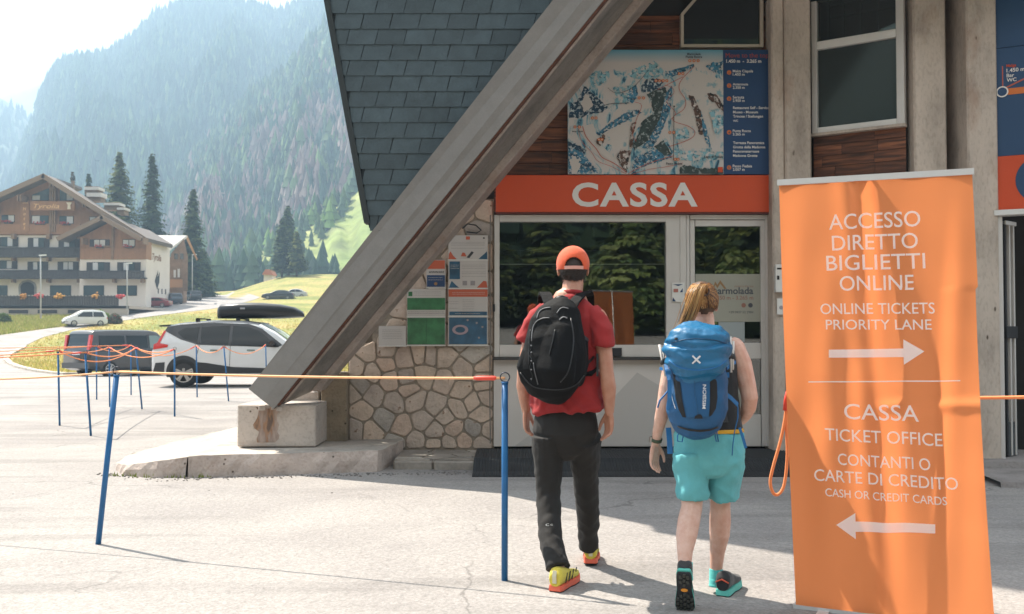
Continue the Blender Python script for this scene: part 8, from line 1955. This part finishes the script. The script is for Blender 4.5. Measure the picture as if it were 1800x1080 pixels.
# street lamps
def lamp_post(px, top, base, Y, label, arm=1):
    e_ = empty('street_lamp', P(px, base, Y), label, 'street lamp', 'tall grey street lamps by the hotel'); g_ = mat('lamp_grey', (.42, .41, .40), .5)
    MB().tube([P(px, base + 2, Y), P(px, (base+top)/2, Y), P(px, top, Y)], [.09, .075, .06], 8).obj('lamp_pole', g_, e_, True)
    MB().obox(P(px + arm * 3.5, top, Y), Vector((.32, 0, .02)), Vector((0, .12, 0)), Vector((0, 0, .06))).obj('lamp_head', mat('lamp_head_white', (.7, .7, .7), .4), e_)
lamp_post(71.5, 449, 558, 96, 'nearest grey street lamp in front of the left hotel gable'); lamp_post(223.5, 463, 543, 111, 'grey street lamp in front of the hotel wing', 1); lamp_post(338, 448, 510, 150, 'grey street lamp beside the annex and the tall fir', 1)

# ---- individual trees
BARK = mat('spruce_bark', (.075, .055, .04), .95, var=(2, .3), world=True); LEAF = vcolmat('spruce_needles', .85, .25)
def spruce(px, top, Y, wpx, label, seed, z0=None, cols=None, rnd=1.0, dens=1.0, crown0=.10, group='spruces around the hotel', at=None):
    random.seed(seed); r_ = np.random.default_rng(seed); X = (px-900)/1750*Y
    if at: X, Y = at[0], at[1]
    zg = float(gz(np.array(X), np.array(float(Y)))) if z0 is None else z0; zt = zg + at[2] if at else PZ(top, Y); H = zt - zg; Rm = at[3] if at else wpx / 1750 * Y / 2 * 1.55
    e_ = empty('spruce_tree', (X, Y, zg), label, 'tree', group)
    lean = r_.normal(0, .012); MB().tube([(X, Y, zg - .3), (X + lean*H*.5, Y, zg + H*.5), (X + lean*H, Y, zt - .3)], [.035*H*.35 + .1, .18, .03], 8).obj('trunk', BARK, e_, True)
    V = []; C = []; cols = cols or [(.040, .072, .030), (.060, .095, .034), (.030, .055, .030), (.090, .120, .040)]
    z = crown0
    while z < .995:
        f = (z - crown0) / (1 - crown0); rad = Rm * ((1 - f) ** .66 * (1.0 if f > .18 else .72 + 1.5 * f)) * rnd_shape(f, rnd)
        nb2 = int((10 + 8 * (1 - f)) * dens)
        for b2 in range(nb2):
            a = r_.uniform(0, 6.28); L_ = rad * r_.uniform(.55, 1.18) + .12; dr = r_.uniform(.12, .42); zz = z * H + r_.uniform(-.02, .02) * H; cc = cols[r_.integers(0, len(cols))]; k = r_.uniform(.65, 1.4)
            m_ = max(3, int(L_ / .33))
            for i in range(m_):
                t = (i + r_.uniform(.2, 1)) / m_; rr = L_ * t; hz = zz - dr * rr * (.6 + .4 * t) + .10 * L_ * t * t; w_ = .30 * (1.15 - .6 * t) * (1 + .3 * (1 - f)); 
                for q in range(2):
                    aa = a + r_.normal(0, .16); cx_ = X + lean * zz + math.cos(aa) * rr; cy_ = Y + math.sin(aa) * rr; s1 = r_.uniform(-1, 1)
                    V += [(cx_ - math.sin(aa)*w_, cy_ + math.cos(aa)*w_, zg + hz + r_.uniform(-.05, .12)), (cx_ + math.sin(aa)*w_, cy_ - math.cos(aa)*w_, zg + hz + r_.uniform(-.05, .12)), (cx_ + math.cos(aa)*w_*1.5, cy_ + math.sin(aa)*w_*1.5, zg + hz - w_ * r_.uniform(.5, 1.6))]
                    kk = k * r_.uniform(.8, 1.25); C += [(cc[0]*kk, cc[1]*kk, cc[2]*kk, 1)] * 3
        z += .022 * (1 + .25 * r_.uniform(-1, 1)) * (14 / max(H, 8)) ** .5
    V = np.array(V); tag(arr_mesh('crown', V, np.arange(len(V)).reshape(-1, 3), LEAF, False, np.array(C), e_), kind=None)
    return e_
def rnd_shape(f, rnd): return 1 if rnd == 1.0 else (1 + .35 * math.sin(min(1, f * 1.15) * math.pi))
LG = [(.10, .125, .035), (.14, .155, .04), (.065, .095, .032), (.05, .075, .03)]
spruce(206, 268, 156, 62, 'broad bright green conifer rising right behind the hotel roof', 1, cols=LG, rnd=1.3)
spruce(265, 273, 155, 48, 'tall slim spruce between the broad conifer and the annex', 2, cols=[(.05, .085, .04), (.075, .105, .045), (.04, .065, .035)])
spruce(333, 331, 158, 44, 'tall dark spruce standing right of the annex', 3, crown0=.04)
spruce(356, 438, 164, 40, 'low wide dark spruce at the foot of the tall one by the annex', 4, crown0=.02)
spruce(322, 420, 162, 30, 'small dark spruce half behind the annex gable', 12, crown0=.02)
spruce(155, 307, 165, 20, 'small spruce tip showing behind the hotel chimney', 5, dens=.8)
spruce(122, 303, 170, 16, 'sparse bare spruce tip left of the small one above the hotel ridge', 6, cols=[(.08, .08, .06), (.11, .10, .07)], dens=.35)
spruce(495, 384, 188, 29, 'left dark spruce of the clump on the meadow knoll', 7, crown0=.14, group='spruce clump on the knoll'); spruce(507, 361, 192, 34, 'tallest dark spruce of the clump on the meadow knoll', 8, crown0=.12, group='spruce clump on the knoll')
spruce(521, 408, 186, 27, 'lighter green right spruce of the clump on the meadow knoll', 9, crown0=.16, cols=LG, group='spruce clump on the knoll')
# bush beside the terrace
for (px, py, w_, label, nm) in [(180, 546, 30, 'round bright green bush at the end of the terrace', 'bush'), (8, 552, 22, 'low green shrub at the foot of the terrace wall', 'bush'), (203, 552, 22, 'small grey and red flower bed shrub beside the round bush', 'bush')]:
    r_ = np.random.default_rng(int(px)); Y = 104.0; X = (px-900)/1750*Y; zg = float(gz(np.array(X), np.array(Y))); V = []; C = []; Rm = w_/1750*Y/2
    for i in range(2200):
        d = r_.normal(0, 1, 3); d /= np.linalg.norm(d); q = d * Rm * r_.uniform(.55, 1.08) * np.array([1, 1, .8]) * (1 + .22 * math.sin(5*d[0] + 3*d[2])); c0_ = np.array([X, Y, zg + Rm * .62]) + q
        if c0_[2] < zg: continue
        t_ = r_.normal(0, .085, (3, 3)); V += [tuple(c0_ + t_[0]), tuple(c0_ + t_[1]), tuple(c0_ + t_[2])]; k = r_.uniform(.6, 1.4); cc = (.15, .22, .03) if px == 180 else (.10, .14, .04) if px == 8 else ((.32, .06, .05) if r_.uniform() < .18 else (.12, .13, .08)); C += [(cc[0]*k, cc[1]*k, cc[2]*k, 1)] * 3
    e_ = empty(nm, (X, Y, zg), label, 'bush'); V = np.array(V); arr_mesh('foliage', V, np.arange(len(V)).reshape(-1, 3), LEAF, False, np.array(C), e_)

for i, (x_, y_, h_, r_) in enumerate([(7.2, -39, 7.6, 3.4), (10.6, -44, 9.5, 3.6), (2.6, -47, 8.5, 3.2), (15.5, -42, 10, 4.0), (-2.5, -45, 9, 3.4), (20, -47, 11, 4.2), (12.8, -36, 5.2, 2.4)]):
    spruce(0, 0, 50, 0, ['pale green conifer reflected in the middle of the ticket window', 'conifer reflected in the door glass', 'conifer reflected near the capped head', 'tall conifer behind the square reflected in the side window', 'conifer reflected at the left end of the ticket window', 'tallest conifer at the right of the rear tree row', 'small young conifer in the rear tree row'][i], 40 + i, cols=[(.16, .20, .06), (.24, .27, .10), (.10, .15, .05)] if i in (0, 6) else LG, rnd=1.2, group='trees across the square behind the viewer', at=(x_, y_, h_, r_))
# grit and pebbles along the slab and step
random.seed(77); mb = MB()
for i in range(330):
    if random.random() < .97: x_ = random.uniform(-3.9, -.3); y_ = np.interp(x_, [-3.9, -3.0, -1.2, -.3], [9.5, 9.16, 9.5, 9.6]) - abs(random.gauss(0, .10)) - .02
    else: x_ = random.uniform(-4.5, 3.0); y_ = random.uniform(4.5, 9.0)
    s = random.uniform(.003, .010); a = random.uniform(0, 3.1); mb.obox((x_, y_, .004 + s * .4), (s * math.cos(a), s * math.sin(a), 0), (-s * .7 * math.sin(a), s * .7 * math.cos(a), 0), (0, 0, s * .5))
tag(mb.obj('gravel', mat('grit', (.20, .18, .165), .9, rnd=.2), None), 'loose grit and pebbles scattered on the asphalt by the slab', 'gravel', kind='stuff')

# ================================================================ HAZE
HZ = bpy.data.materials.new('haze'); HZ.use_nodes = True; t = HZ.node_tree; t.nodes.clear()
o_ = t.nodes.new('ShaderNodeOutputMaterial'); pv = t.nodes.new('ShaderNodeVolumePrincipled')
pv.inputs['Color'].default_value = (.52, .75, 1.0, 1); pv.inputs['Density'].default_value = 0.0009; pv.inputs['Anisotropy'].default_value = .25
t.links.new(pv.outputs[0], o_.inputs['Volume'])
mb = MB(); mb.box(-3400, 3200, -340, 1960, -2.0, 480)
hz = mb.obj('haze', HZ); tag(hz, kind='stuff')
